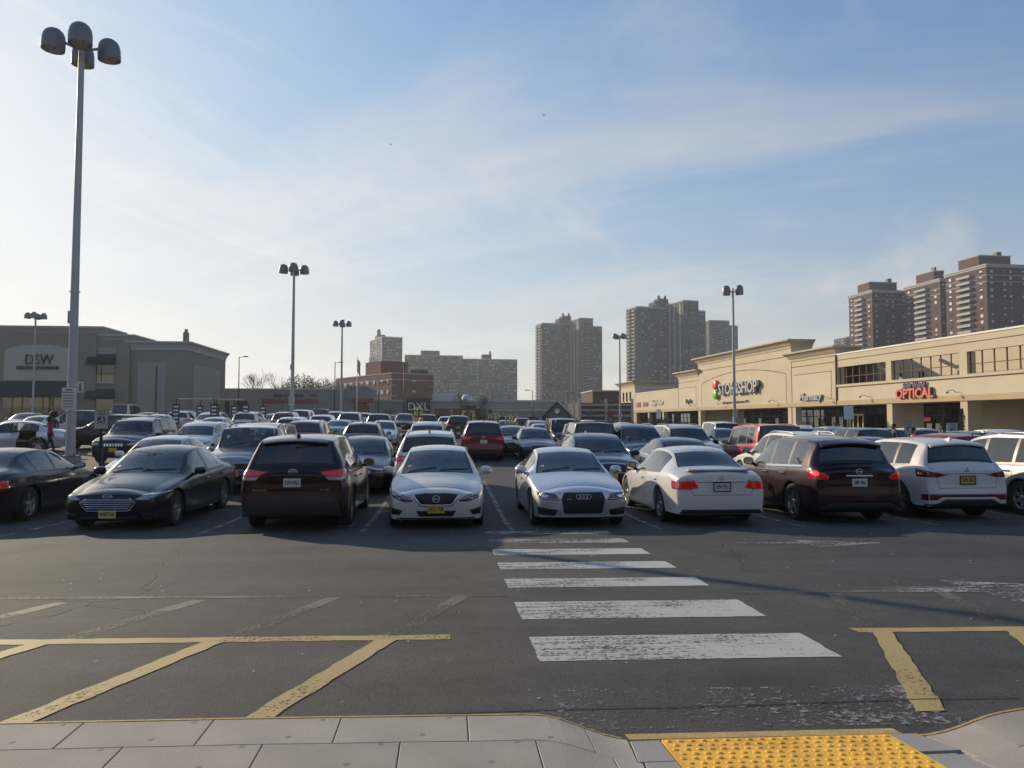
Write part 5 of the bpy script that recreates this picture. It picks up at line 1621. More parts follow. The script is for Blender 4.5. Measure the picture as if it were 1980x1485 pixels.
CUR = {'L': 0, 'W': 1.8}
def corner_x(bvh, o, dr):
    """half width at which the end face turns the corner, at this height"""
    h0 = bvh.ray_cast(Vector((CUR['W']*0.25, o.y, o.z)), dr)[0]
    x = CUR['W']/2 * 0.97
    while x > CUR['W']/2 * 0.72:
        h = bvh.ray_cast(Vector((x, o.y, o.z)), dr)[0]
        if h is not None and h0 is not None and abs(h.y - h0.y) < 0.15: return x
        x -= 0.008
    return x
def decal(bvh, poly, view, off=0.004, grid=0.05, skirt=0.012, L=5.0):
    """a patch with the given outline laid on the skin; view: front / rear (x,z) or left / right (y,z)"""
    if view in ('front', 'rear') and CUR['L'] and max(abs(p[0]) for p in poly) > CUR['W']/2*0.84:
        grid = min(grid, 0.03) if grid < 0.1 else 0.06; off += 0.005
    n = len(poly)
    pts = []
    for i in range(n):
        a, b = Vector(poly[i]), Vector(poly[(i+1) % n])
        m = max(1, int((b - a).length / grid))
        for k in range(m): pts.append(a + (b - a) * k / m)
    nb = len(pts)
    edges = [(i, (i+1) % nb) for i in range(nb)]
    x0 = min(p.x for p in pts); x1 = max(p.x for p in pts); y0 = min(p.y for p in pts); y1 = max(p.y for p in pts)
    def inside(p):
        c = False
        for i in range(nb):
            a, b = pts[i], pts[i-1]
            if (a.y > p.y) != (b.y > p.y) and p.x < (b.x-a.x)*(p.y-a.y)/(b.y-a.y)+a.x: c = not c
        return c
    allp = list(pts)
    gx = x0 + grid/2
    while gx < x1:
        gy = y0 + grid/2
        while gy < y1:
            p = Vector((gx, gy))
            if inside(p) and min((p-q).length for q in pts) > grid * 0.35: allp.append(p)
            gy += grid
        gx += grid
    res = delaunay_2d_cdt([Vector((p[0], p[1])) for p in allp], edges, [], 1, 1e-5)
    V, F = res[0], res[2]
    dr = {'front': Vector((0, -1, 0)), 'rear': Vector((0, 1, 0)), 'left': Vector((1, 0, 0)), 'right': Vector((-1, 0, 0)), 'top': Vector((0, 0, -1))}[view]
    out = []; back = []
    for p in V:
        if view in ('front', 'rear'): o = Vector((p.x, 0, p.y)) - dr * 6
        elif view == 'top': o = Vector((p.x, p.y, 6))
        else: o = Vector((0, p.x, p.y)) - dr * 6
        h, nrm, idx, dist = bvh.ray_cast(o, dr)
        if h is None:
            h, nrm, idx, dist = bvh.find_nearest(o + dr * (6 - (L/2 if view in ('front', 'rear') else 0.9)))
        if view in ('front', 'rear') and CUR['L']:
            xl = corner_x(bvh, o, dr)
            if abs(o.x) > xl:                      # wrap the outer end of a lamp round the corner on to the flank
                sg = 1 if o.x > 0 else -1
                e = abs(o.x) - xl
                h0 = bvh.ray_cast(Vector((sg*xl, o.y, o.z)), dr)
                if h0[0] is not None:
                    yy = h0[0].y + dr.y * e * 1.7
                    h2 = bvh.ray_cast(Vector((sg*3, yy, o.z)), Vector((-sg, 0, 0)))
                    if h2[0] is not None:
                        h, nrm = h2[0], h2[1]
                        out.append(h + (nrm if nrm.x*sg > 0 else -nrm) * off); back.append(h - (nrm if nrm.x*sg > 0 else -nrm) * skirt)
                        continue
        if nrm.dot(dr) > 0: nrm = -nrm
        nn = (nrm - dr * 0.6).normalized()
        out.append(h + nn * off); back.append(h - nn * skirt)
    mb = MB()
    flip = None
    faces = []
    for f in F:
        a, b, c = out[f[0]], out[f[1]], out[f[2]]
        nrm = (b - a).cross(c - a)
        ref = Vector(dr)
        if view in ('front', 'rear'): ref = ref * 0.5 - Vector((1 if (a.x + b.x + c.x) > 0 else -1, 0, 0)) * (0.5 if abs(a.x) > CUR['W']*0.40 else 0.0)
        faces.append(tuple(f) if nrm.dot(ref) < 0 else tuple(reversed(f)))
    mb.add(out, faces, 0, True)
    # skirt along the border
    cnt = {}
    for f in faces:
        for i in range(3):
            e = (f[i], f[(i+1) % 3]); cnt[tuple(sorted(e))] = cnt.get(tuple(sorted(e)), []) + [e]
    b0 = len(mb.v); mb.v += [tuple(p) for p in back]
    for k, es in cnt.items():
        if len(es) == 1:
            a, b = es[0]
            mb.f.append((b, a, b0 + a, b0 + b)); mb.m.append(0); mb.sm.append(False)
    return mb.mesh('decal')

def mir(poly): return [(-x, z) for x, z in reversed(poly)]
def oval(cx, cz, rx, rz, n=20): return [(cx + rx*cos(2*pi*k/n), cz + rz*sin(2*pi*k/n)) for k in range(n)]
def stroke(pts, w, close=False):
    """polyline -> thin outline"""
    pts = [Vector(p) for p in pts]
    Ls, Rs = [], []
    n = len(pts)
    for i, p in enumerate(pts):
        a = pts[max(0, i-1)]; b = pts[min(n-1, i+1)]
        d = (b - a).normalized(); nrm = Vector((-d.y, d.x))
        Ls.append(tuple(p + nrm * w/2)); Rs.append(tuple(p - nrm * w/2))
    return Ls + Rs[::-1]

# ---- wheels (shared)
def tyre_mesh():
    mb = MB()
    prof = [(0.62, -0.34), (0.70, -0.36), (0.86, -0.375), (0.95, -0.36), (0.99, -0.30), (1.0, -0.15), (1.0, 0.15), (0.99, 0.30), (0.95, 0.36), (0.86, 0.375), (0.70, 0.36), (0.62, 0.34)]
    mb.lathe([(r, h*0.85) for r, h in prof], 28, 0, Matrix.Rotation(pi/2, 4, 'Y'))
    return mb.mesh('tyre', True, 40)
def rim_mesh(spokes, width=0.16, twin=False):
    mb = MB()
    R90 = Matrix.Rotation(pi/2, 4, 'Y')
    mb.lathe([(0.64, -0.28), (0.68, 0.295), (0.645, 0.30), (0.60, 0.20), (0.57, -0.28)], 28, 0, R90)
    mb.lathe([(0.58, 0.02), (0.30, 0.02), (0.0, 0.02)], 20, 1, R90)
    mb.lathe([(0.0, 0.255), (0.09, 0.255), (0.15, 0.235), (0.17, 0.10)], 14, 0, R90)
    for k in range(spokes):
        for t in ((-0.11, 0.11) if twin else (0.0,)):
            a = 2*pi*k/spokes
            Mr = Matrix.Rotation(a, 4, 'X')
            w0, w1 = width*0.5, width*0.36
            dz = t
            v = [(0.21, -w0 + dz*0.3, 0.10), (0.21, w0 + dz*0.3, 0.10), (0.27, w1 + dz*1.3, 0.645), (0.27, -w1 + dz*1.3, 0.645),
                 (0.10, -w0 + dz*0.3, 0.10), (0.10, w0 + dz*0.3, 0.10), (0.13, w1 + dz*1.3, 0.645), (0.13, -w1 + dz*1.3, 0.645)]
            mb.add(v, [(0,1,2,3),(4,7,6,5),(0,4,5,1),(1,5,6,2),(2,6,7,3),(3,7,4,0)], 0, False, Mr)
    me = mb.mesh('rim', True)
    return me
TYRE = tyre_mesh(); TYRE.materials.append(M_TYRE)
RIMS = {}
for key, (n_, w_, tw) in dict(five=(5, 0.30, False), twin=(5, 0.13, True), ten=(10, 0.11, False), six=(6, 0.24, False), seven=(7, 0.2, False)).items():
    RIMS[key] = rim_mesh(n_, w_, tw)
    RIMS[key].materials.append(M_RIM); RIMS[key].materials.append(M_RIMD)

def seat_mesh():
    mb = MB()
    mb.cbox(-0.25, 0.25, -0.02, 0.14, 0.0, 0.62, 0.05)
    mb.cbox(-0.25, 0.25, -0.02, 0.50, -0.16, 0.0, 0.05)
    mb.cbox(-0.14, 0.14, -0.03, 0.08, 0.66, 0.86, 0.04)
    mb.tube([(-0.06, 0.03, 0.60), (-0.06, 0.03, 0.68)], 0.01, 6); mb.tube([(0.06, 0.03, 0.60), (0.06, 0.03, 0.68)], 0.01, 6)
    return mb.mesh('seat', True)
SEAT = seat_mesh(); SEAT.materials.append(M_CLOTH)
def bench_mesh():
    mb = MB()
    mb.cbox(-0.62, 0.62, -0.02, 0.14, 0.0, 0.58, 0.05)
    mb.cbox(-0.62, 0.62, -0.02, 0.48, -0.16, 0.0, 0.05)
    for x in (-0.40, 0.0, 0.40): mb.cbox(x-0.12, x+0.12, -0.03, 0.07, 0.59, 0.74, 0.035)
    return mb.mesh('rear_bench', True)
BENCH = bench_mesh(); BENCH.materials.append(M_CLOTH)
def dash_mesh():
    mb = MB()
    mb.prism([(0.0, -0.35), (0.42, -0.30), (0.42, -0.02), (0.30, 0.03), (0.0, 0.0)], -0.68, 0.68, 'x')
    return mb.mesh('dashboard', True)
DASH = dash_mesh(); DASH.materials.append(M_CLOTH)
def steer_mesh():
    mb = MB()
    pts = [(0.18*cos(a), 0, 0.18*sin(a)) for a in [2*pi*k/16 for k in range(17)]]
    mb.tube(pts, 0.016, 6)
    mb.cbox(-0.15, 0.15, -0.02, 0.03, -0.04, 0.04, 0.015); mb.cbox(-0.03, 0.03, -0.02, 0.03, -0.16, 0.0, 0.01)
    return mb.mesh('steering_wheel', True)
STEER = steer_mesh(); STEER.materials.append(M_BLACK)
def mirror_mesh():
    """door mirror for the right-hand (+x) side: local x outward, y forward"""
    mb = MB()
    prof = [(0.0, 0.0), (0.06, 0.0)]
    v = []; f = []
    n = 14
    rings = [(-0.045, 0.90), (-0.04, 1.0), (0.0, 1.0), (0.05, 0.86), (0.09, 0.60), (0.11, 0.25)]
    for (y, s_) in rings:
        for k in range(n):
            a = 2*pi*k/n
            ex = 0.115*s_*abs(cos(a))**0.7*(1 if cos(a) >= 0 else -1); ez = 0.080*s_*abs(sin(a))**0.75*(1 if sin(a) >= 0 else -1)
            v.append((0.15 + ex, y, 0.085 + ez))
    for i in range(len(rings)-1):
        for k in range(n): f.append((i*n+k, i*n+(k+1) % n, (i+1)*n+(k+1) % n, (i+1)*n+k))
    f.append(tuple(range(n))[::-1]); f.append(tuple((len(rings)-1)*n+k for k in range(n)))
    mb.add(v, f, 0, True)
    mb.cbox(-0.05, 0.09, -0.005, 0.05, -0.015, 0.04, 0.012)
    return mb.mesh('mirror', True, 40)
MIRROR = mirror_mesh()
def mirror_glass_mesh():
    mb = MB()
    pts = [(0.15 + 0.10*abs(cos(a))**0.7*(1 if cos(a) >= 0 else -1), -0.0475, 0.085 + 0.068*abs(sin(a))**0.75*(1 if sin(a) >= 0 else -1)) for a in [2*pi*k/14 for k in range(14)]]
    mb.face(pts)
    return mb.mesh('mirror_glass', False)
MIRRORG = mirror_glass_mesh(); MIRRORG.materials.append(mat('mirror_silver', (0.7, 0.72, 0.74), 0.05, 1.0))
for me_ in (MIRROR,): pass
def fin_mesh():
    mb = MB()
    mb.prism([(-0.10, 0.0), (0.10, 0.0), (-0.07, 0.065), (-0.10, 0.06)], -0.022, 0.022, 'x')
    return mb.mesh('antenna_fin', True)
FIN = fin_mesh()
def handle_mesh():
    mb = MB()
    mb.cbox(-0.012, 0.028, -0.10, 0.10, -0.016, 0.016, 0.01)
    return mb.mesh('door_handle', True)
HANDLE = handle_mesh()

SHELLS = {}
def shell(key, sp, detail=True):
    """meshes of one body style, made once and shared"""
    kk = (key, detail)
    if kk in SHELLS: return SHELLS[kk]
    parts, bvh = car_shell(sp, 0.085 if detail else 0.22, detail)
    meshes = {}
    merged = MB()
    for nm, mb in parts.items():
        if nm in ('body', 'nose', 'tail') or (not detail and nm in ('hood',) or (not detail and nm.startswith('door'))):
            b = len(merged.v); merged.v += mb.v; merged.f += [tuple(i+b for i in f) for f in mb.f]; merged.m += mb.m; merged.sm += mb.sm
        else:
            me = mb.mesh(nm, False)
            bm = bmesh.new(); bm.from_mesh(me); bmesh.ops.remove_doubles(bm, verts=bm.verts, dist=0.0005); bm.to_mesh(me); bm.free()
            me.polygons.foreach_set('use_smooth', [True]*len(me.polygons))
            meshes[nm] = me
    me = merged.mesh('body', False)
    bm = bmesh.new(); bm.from_mesh(me)
    bmesh.ops.remove_doubles(bm, verts=bm.verts, dist=0.0005)
    bm.to_mesh(me); bm.free()
    me.polygons.foreach_set('use_smooth', [True]*len(me.polygons))
    me.set_sharp_from_angle(angle=radians(50))
    meshes['body'] = me
    # floor pan
    ub = MB(); L, W = sp['L'], sp['W']
    ub.box(-W/2+0.28, W/2-0.28, -L/2+0.30, L/2-0.30, sp['clear']-0.01, 0.52)
    ub.box(-W/2+0.10, W/2-0.10, L/2-sp['fo']-sp['wb']+sp['r']+0.12, L/2-sp['fo']-sp['r']-0.12, sp['clear']+0.012, 0.50)
    meshes['underbody'] = ub.mesh('underbody', True)
    SHELLS[kk] = (meshes, bvh)
    return SHELLS[kk]

def body_z(bvh, x, y):
    h = bvh.ray_cast(Vector((x, y, 5)), Vector((0, 0, -1)))[0]
    return h.z if h else 1.4

DEC = {}
def dcl(key, bvh, poly, view, **kw):
    if key not in DEC: DEC[key] = decal(bvh, poly, view, **kw)
    return DEC[key]

def plate(root, y, z, rear, text, plate_m, tilt=0.0, x=0.0, frame=None, parent=None):
    """registration plate with its letters; y is the face position"""
    mb = MB()
    mb.cbox(-0.152, 0.152, -0.006, 0.006, -0.076, 0.076, 0.005)
    o = mb.build('licence_plate', plate_m, root, (x, y, z), (tilt, 0, 0 if rear else pi))
    if frame:
        fb = MB()
        for (a, b, c, d) in ((-0.165, 0.165, 0.070, 0.088), (-0.165, 0.165, -0.088, -0.070), (-0.165, -0.148, -0.07, 0.07), (0.148, 0.165, -0.07, 0.07)):
            fb.box(a, b, -0.010, 0.004, c, d)
        fb.build('plate_frame', frame, o)
    if text:
        me = text_mesh(text, 0.098, 0.0015, 0.0014, sx=0.58)
        inst('plate_number', me, M_PLTXT, o, (0, -0.0085, 0.0))
    return o

CARS = []
def car(name, label, style, sp, paint, x, y_near, facing, glass=(M_GLASSM, M_GLASSM, M_GLASSM), detail=True, rim='five', front=None, rear=None,
        rails=None, fin=None, interior=False, heading=None, cat='car', group='cars parked in the lot', mirror_m=None, trim=M_SEAL, handle_m=None, dz=0.0, wheels=True):
    """facing 'R': its rear towards the walkway; 'F': its front. heading (radians, 0 = nose to +Y) overrides"""
    L, W = sp['L'], sp['W']
    meshes, bvh = shell(style, sp, detail)
    if heading is None: heading = 0.0 if facing == 'R' else pi
    cx, cy = x, y_near + (L/2 if facing in 'RF' else 0)
    hx, hy = -sin(heading), cos(heading)
    zf = gz(cx + hx*1.35, cy + hy*1.35); zr = gz(cx - hx*1.35, cy - hy*1.35)
    zl = gz(cx - hy*0.75, cy + hx*0.75); zrr = gz(cx + hy*0.75, cy - hx*0.75)
    root = empty(name, (cx, cy, (zf + zr)/2 + dz), 0)
    root.rotation_mode = 'ZYX' if False else 'XYZ'
    Rm = Matrix.Rotation(heading, 4, 'Z') @ Matrix.Rotation(math.atan2(zf - zr, 2.7), 4, 'X') @ Matrix.Rotation(math.atan2(zl - zrr, 1.5), 4, 'Y')
    root.rotation_euler = Rm.to_euler()
    tag(root, label, cat, group)
    CARS.append(root)
    gw, gs, gr = glass
    inst('body', meshes['body'], paint, root)
    for nm, me in meshes.items():
        if nm == 'body': continue
        if nm == 'hood': inst('hood', me, paint, root)
        elif nm.startswith('door'):
            d = inst('door', me, paint, root)
            sx_ = 1 if nm.endswith('_r') else -1
            s_h = (sp['doors'][1] if nm.startswith('door_f') else sp['doors'][2]) - 0.17
            zz = curve(sp['belt'])(s_h) - 0.13
            hh = bvh.ray_cast(Vector((sx_*3, L/2 - s_h, zz)), Vector((-sx_, 0, 0)))[0]
            if hh: inst('door_handle', HANDLE, handle_m or paint, d, (hh.x + sx_*0.012, hh.y, hh.z), (0, 0, 0 if sx_ > 0 else pi))
        elif nm.startswith('window'): inst('window', me, gs if not nm.startswith('window2') else gs, root)
        elif nm == 'windshield': inst('windshield', me, gw, root)
        elif nm == 'rear_window': inst('rear_window', me, gr, root)
        elif nm.startswith('seal'): inst('window_seal', me, M_SEAL, root)
        elif nm.startswith('belt_trim'): inst('belt_trim', me, trim, root)
        elif nm.startswith('pillar'): inst('pillar', me, M_SEAL, root)
        elif nm == 'underbody': inst('underbody', me, M_UNDER, root)
    # wheels
    r = sp['r']
    if wheels:
        for sx_ in (1, -1):
            for s in (sp['fo'], sp['fo'] + sp['wb']):
                xw = (W/2 - 0.135) * sx_
                t = inst('wheel', TYRE, None, root, (xw, L/2 - s, r), (0, 0, 0 if sx_ > 0 else pi), (r*0.95, r, r))
                rm = inst('rim', RIMS[rim if rim in RIMS else 'five'], None, t)
    # mirrors
    s_m = sp['wins'][0][0] - 0.10
    zb = curve(sp['belt'])(s_m)
    for sx_ in (1, -1):
        hh = bvh.ray_cast(Vector((sx_*3, L/2 - s_m, zb + 0.015)), Vector((-sx_, 0, 0)))[0]
        xm = hh.x if hh else sx_*W*0.45
        mo = inst('mirror', MIRROR, mirror_m or paint, root, (xm - sx_*0.01, L/2 - s_m, zb + 0.005), None, (sx_, 1, 1))
        inst('mirror_glass', MIRRORG, None, mo)
    if fin:
        s_f = sp['rhead'] - 0.22
        inst('antenna_fin', FIN, fin, root, (0, L/2 - s_f, body_z(bvh, 0, L/2 - s_f) - 0.004))
    if rails:
        for sx_ in (1, -1):
            mb = MB()
            ss = [sp['head'] + 0.22 + (sp['rhead'] - 0.25 - sp['head'] - 0.22) * k / 8 for k in range(9)]
            wrf = curve(sp['wr'])
            pts = []
            for k, s in enumerate(ss):
                xx = sx_ * (wrf(s) * W/2 - 0.045)
                lift = -0.005 if k in (0, 8) else (0.03 if k in (1, 7) else 0.045)
                pts.append((xx, L/2 - s, body_z(bvh, xx, L/2 - s) + lift))
            mb.tube(pts, 0.017, 6)
            mb.build('roof_rail', rails, root)
    if detail and front:
        for (xa, xb, da, db) in ((0.60, 0.02, 0.07, 0.16), (-0.05, -0.62, 0.08, 0.17)):
            mb = MB(); pts = []
            for q in range(6):
                t = q / 5
                xx = xa + (xb - xa) * t; yy = L/2 - sp['cowl'] + curve(sp['bow'])(sp['cowl']) * (1 - (xx/0.75)**2) - (da + (db - da) * t)
                pts.append((xx, yy, body_z(bvh, xx, yy) + 0.014))
            mb.tube(pts, 0.009, 5); mb.build('wiper', M_BLACK, root)
        xx, yy = 0.52, L/2 - sp['cowl'] - 0.20
        n_ = (body_z(bvh, xx, yy - 0.06) - body_z(bvh, xx, yy)) / 0.06
        mb = MB(); mb.add([(xx, yy, body_z(bvh, xx, yy) + 0.006), (xx + 0.07, yy, body_z(bvh, xx + 0.07, yy) + 0.006), (xx + 0.07, yy - 0.05, body_z(bvh, xx + 0.07, yy - 0.05) + 0.006), (xx, yy - 0.05, body_z(bvh, xx, yy - 0.05) + 0.006)], [(0, 1, 2, 3)])
        mb.build('registration_sticker', M_PLATEC, root)
    if interior:
        zs = sp['clear'] + 0.30 + (0.14 if sp['kind'] == 'suv' else 0.0)
        s_seat = sp['wins'][0][1] - 0.10
        for sx_ in (1, -1):
            inst('seat', SEAT, None, root, (0.37*sx_, L/2 - s_seat + 0.10, zs), (0.20, 0, 0))
        inst('rear_bench', BENCH, None, root, (0, L/2 - s_seat - 0.80, zs + 0.02), (0.22, 0, 0))
        inst('dashboard', DASH, None, root, (0, L/2 - sp['cowl'] - 0.52, curve(sp['belt'])(sp['cowl']) - 0.02))
        inst('steering_wheel', STEER, None, root, (-0.37, L/2 - s_seat + 0.52, zs + 0.36), (0.45, 0, 0))
    CUR['L'] = L; CUR['W'] = W
    if front: front(root, sp, bvh, style, paint)
    if rear: rear(root, sp, bvh, style, paint)
    return root
# ---- lamps, grilles, plates and emblems, laid on the bodies
def dec(root, name, key, bvh, poly, view, m, both=False, off=0.004, grid=0.05, skirt=0.012):
    out = []
    for sd in ((1, -1) if both else (1,)):
        me = dcl((key, sd), bvh, poly if sd > 0 else mir(poly), view, off=off, grid=grid, skirt=skirt)
        out.append(inst(name, me, m, root))
    return out

def face_y(bvh, x, z, rear=False):
    d = Vector((0, 1, 0)) if rear else Vector((0, -1, 0))
    h = bvh.ray_cast(Vector((x, -6 if rear else 6, z)), d)[0]
    return h.y if h else 0.0

def ring_emblem(root, bvh, z, rx, rz, rear, m=None, bar=None, tube=0.009, x=0.0):
    y = face_y(bvh, x, z, rear) + (-0.012 if rear else 0.012)
    mb = MB()
    mb.tube([(x + rx*cos(a), 0, rz*sin(a)) for a in [2*pi*k/24 for k in range(25)]], tube, 6)
    if bar == 'bar': mb.cbox(-rx*1.12, rx*1.12, -0.006, 0.006, -rz*0.22, rz*0.22, 0.004)
    if bar == 'oval':
        mb.tube([(rx*0.40*cos(a), 0, rz*0.9*sin(a)) for a in [2*pi*k/20 for k in range(21)]], tube*0.7, 6)
        mb.tube([(rx*0.9*cos(a), 0, rz*0.42 + rz*0.38*sin(a)) for a in [2*pi*k/20 for k in range(21)]], tube*0.7, 6)
    if bar == 'fill': mb.lathe([(0.0, 0.002), (rx*0.95, 0.002)], 20, 0, Matrix.Diagonal((1, 1, 1, 1)) @ Matrix.Rotation(pi/2 if not rear else -pi/2, 4, 'X') @ Matrix.Diagonal((1, rz/rx, 1, 1)))
    return mb.build('emblem', m or M_CHROME, root, (0, y, z))

def plain_plate(root, bvh, z, rear, m, text=None, frame=None):
    y = face_y(bvh, 0, z, rear)
    y2 = face_y(bvh, 0.15, z, rear)
    y = min(y, y2) if rear else max(y, y2)
    return plate(root, y + (-0.014 if rear else 0.014), z, rear, text, m, frame=frame)

def front_altima(root, sp, bvh, st, paint):
    k = st + 'alt'
    hl = dec(root, 'headlight', k+'hl', bvh, [(0.395, 0.545), (0.56, 0.535), (0.70, 0.575), (0.845, 0.64), (0.90, 0.72), (0.80, 0.715), (0.62, 0.665), (0.47, 0.61)], 'front', M_LENSD, True)
    for h, sd in zip(hl, (1, -1)):
        inst('lamp_reflector', dcl((k+'rf', sd), bvh, oval(0.64*sd, 0.60, 0.075, 0.030), 'front', off=0.009, grid=0.04), M_CHROME, h)
        inst('lamp_strip', dcl((k+'rs', sd), bvh, [(a*sd, b) for a, b in [(0.44, 0.58), (0.62, 0.645), (0.86, 0.705), (0.86, 0.690), (0.63, 0.625), (0.46, 0.565)]][::sd], 'front', off=0.008, grid=0.05), M_CLEARL, h)
    dec(root, 'grille', k+'gr', bvh, [(-0.40, 0.665), (-0.27, 0.49), (0.27, 0.49), (0.40, 0.665), (0.2, 0.685), (-0.2, 0.685)], 'front', M_BLACK)
    dec(root, 'grille_trim', k+'gt', bvh, stroke([(-0.42, 0.675), (-0.36, 0.575), (-0.28, 0.475), (0, 0.462), (0.28, 0.475), (0.36, 0.575), (0.42, 0.675)], 0.034), 'front', M_CHROME, off=0.010)
    dec(root, 'lower_intake', k+'li', bvh, [(-0.36, 0.375), (-0.30, 0.27), (0.30, 0.27), (0.36, 0.375)], 'front', M_BLACK)
    dec(root, 'fog_pocket', k+'fp', bvh, [(0.60, 0.385), (0.82, 0.43), (0.83, 0.31), (0.66, 0.295)], 'front', M_BLACK, True)
    dec(root, 'bumper_lip', k+'bl', bvh, [(-0.72, 0.245), (0.72, 0.245), (0.70, 0.222), (-0.70, 0.222)], 'front', M_BLACK)
    ring_emblem(root, bvh, 0.585, 0.062, 0.060, False, bar='bar')
    plain_plate(root, bvh, 0.405, False, M_PLATEY, 'NCG 1768')

def front_fusion(root, sp, bvh, st, paint):
    k = st + 'fus'
    hl = dec(root, 'headlight', k+'hl', bvh, [(0.47, 0.585), (0.68, 0.575), (0.86, 0.645), (0.885, 0.70), (0.80, 0.70), (0.60, 0.665)], 'front', M_LENS, True)
    for h, sd in zip(hl, (1, -1)):
        inst('lamp_reflector', dcl((k+'rf', sd), bvh, oval(0.70*sd, 0.63, 0.06, 0.026), 'front', off=0.009, grid=0.04), M_CHROME, h)
    dec(root, 'grille', k+'gr', bvh, [(-0.37, 0.605), (-0.47, 0.53), (-0.36, 0.40), (0.36, 0.40), (0.47, 0.53), (0.37, 0.605)], 'front', M_BLACK)
    g = None
    for q in range(5):
        z = 0.425 + 0.038 * q
        hw_ = 0.37 + 0.09 * (1 - abs(z - 0.53) / 0.13) - 0.02
        dec(root, 'grille_slat', k+'gs%d' % q, bvh, [(-hw_, z), (hw_, z), (hw_ - 0.01, z + 0.016), (-hw_ + 0.01, z + 0.016)], 'front', M_CHROME, off=0.010)
    dec(root, 'grille_trim', k+'gt', bvh, stroke([(-0.38, 0.61), (-0.485, 0.53), (-0.37, 0.39), (0, 0.382), (0.37, 0.39), (0.485, 0.53), (0.38, 0.61)], 0.016), 'front', M_CHROME, off=0.010)
    dec(root, 'fog_pocket', k+'fp', bvh, [(0.56, 0.34), (0.82, 0.36), (0.80, 0.27), (0.58, 0.27)], 'front', M_BLACK, True)
    dec(root, 'lower_intake', k+'li', bvh, [(-0.5, 0.28), (0.5, 0.28), (0.46, 0.225), (-0.46, 0.225)], 'front', M_BLACK)
    ring_emblem(root, bvh, 0.645, 0.085, 0.034, False, tube=0.006, bar='bar')
    plain_plate(root, bvh, 0.33, False, M_PLATEB, 'NAB F AA')

def front_audi(root, sp, bvh, st, paint):
    k = st + 'aud'
    hl = dec(root, 'headlight', k+'hl', bvh, [(0.44, 0.535), (0.78, 0.545), (0.875, 0.62), (0.885, 0.68), (0.70, 0.675), (0.50, 0.645)], 'front', M_LENSD, True)
    for h, sd in zip(hl, (1, -1)):
        inst('lamp_reflector', dcl((k+'rf', sd), bvh, oval(0.70*sd, 0.61, 0.075, 0.036), 'front', off=0.009, grid=0.04), M_CHROME, h)
        inst('lamp_strip', dcl((k+'rs', sd), bvh, [(a*sd, b) for a, b in [(0.46, 0.545), (0.78, 0.555), (0.86, 0.62), (0.86, 0.64), (0.77, 0.575), (0.48, 0.563)]][::sd], 'front', off=0.008, grid=0.05), M_CLEARL, h)
    dec(root, 'grille_trim', k+'gt', bvh, [(-0.36, 0.69), (-0.42, 0.60), (-0.36, 0.32), (-0.33, 0.285), (0.33, 0.285), (0.36, 0.32), (0.42, 0.60), (0.36, 0.69)], 'front', M_CHROME, off=0.004)
    dec(root, 'grille', k+'gr', bvh, [(-0.345, 0.675), (-0.40, 0.595), (-0.345, 0.325), (-0.32, 0.30), (0.32, 0.30), (0.345, 0.325), (0.40, 0.595), (0.345, 0.675)], 'front', M_BLACK, off=0.012)
    dec(root, 'side_intake', k+'fp', bvh, [(0.47, 0.36), (0.83, 0.415), (0.83, 0.27), (0.52, 0.255)], 'front', M_BLACK, True)
    dec(root, 'bumper_lip', k+'bl', bvh, [(-0.84, 0.262), (-0.34, 0.240), (0.34, 0.240), (0.84, 0.262), (0.84, 0.243), (0.34, 0.222), (-0.34, 0.222), (-0.84, 0.243)], 'front', M_RIM, off=0.010)
    y = face_y(bvh, 0, 0.60) + 0.022
    em = MB()
    for x in (-0.093, -0.031, 0.031, 0.093):
        em.tube([(x + 0.043*cos(a), 0, 0.043*sin(a)) for a in [2*pi*q/20 for q in range(21)]], 0.0075, 6)
    em.build('emblem', M_CHROME, root, (0, y, 0.60))
    mb = MB(); mb.cbox(-0.045, 0.045, -0.004, 0.004, -0.01, 0.01, 0.003)
    mb.build('badge', M_RIM, root, (0.265, face_y(bvh, 0.265, 0.56) + 0.018, 0.56))

def rear_seam_sedan(root, k, bvh):
    dec(root, 'trunk_seam', k+'sm', bvh, stroke([(-0.66, 0.985), (-0.60, 0.72), (-0.55, 0.61), (0.55, 0.61), (0.60, 0.72), (0.66, 0.985)], 0.009), 'rear', M_SEAL, off=0.0015)

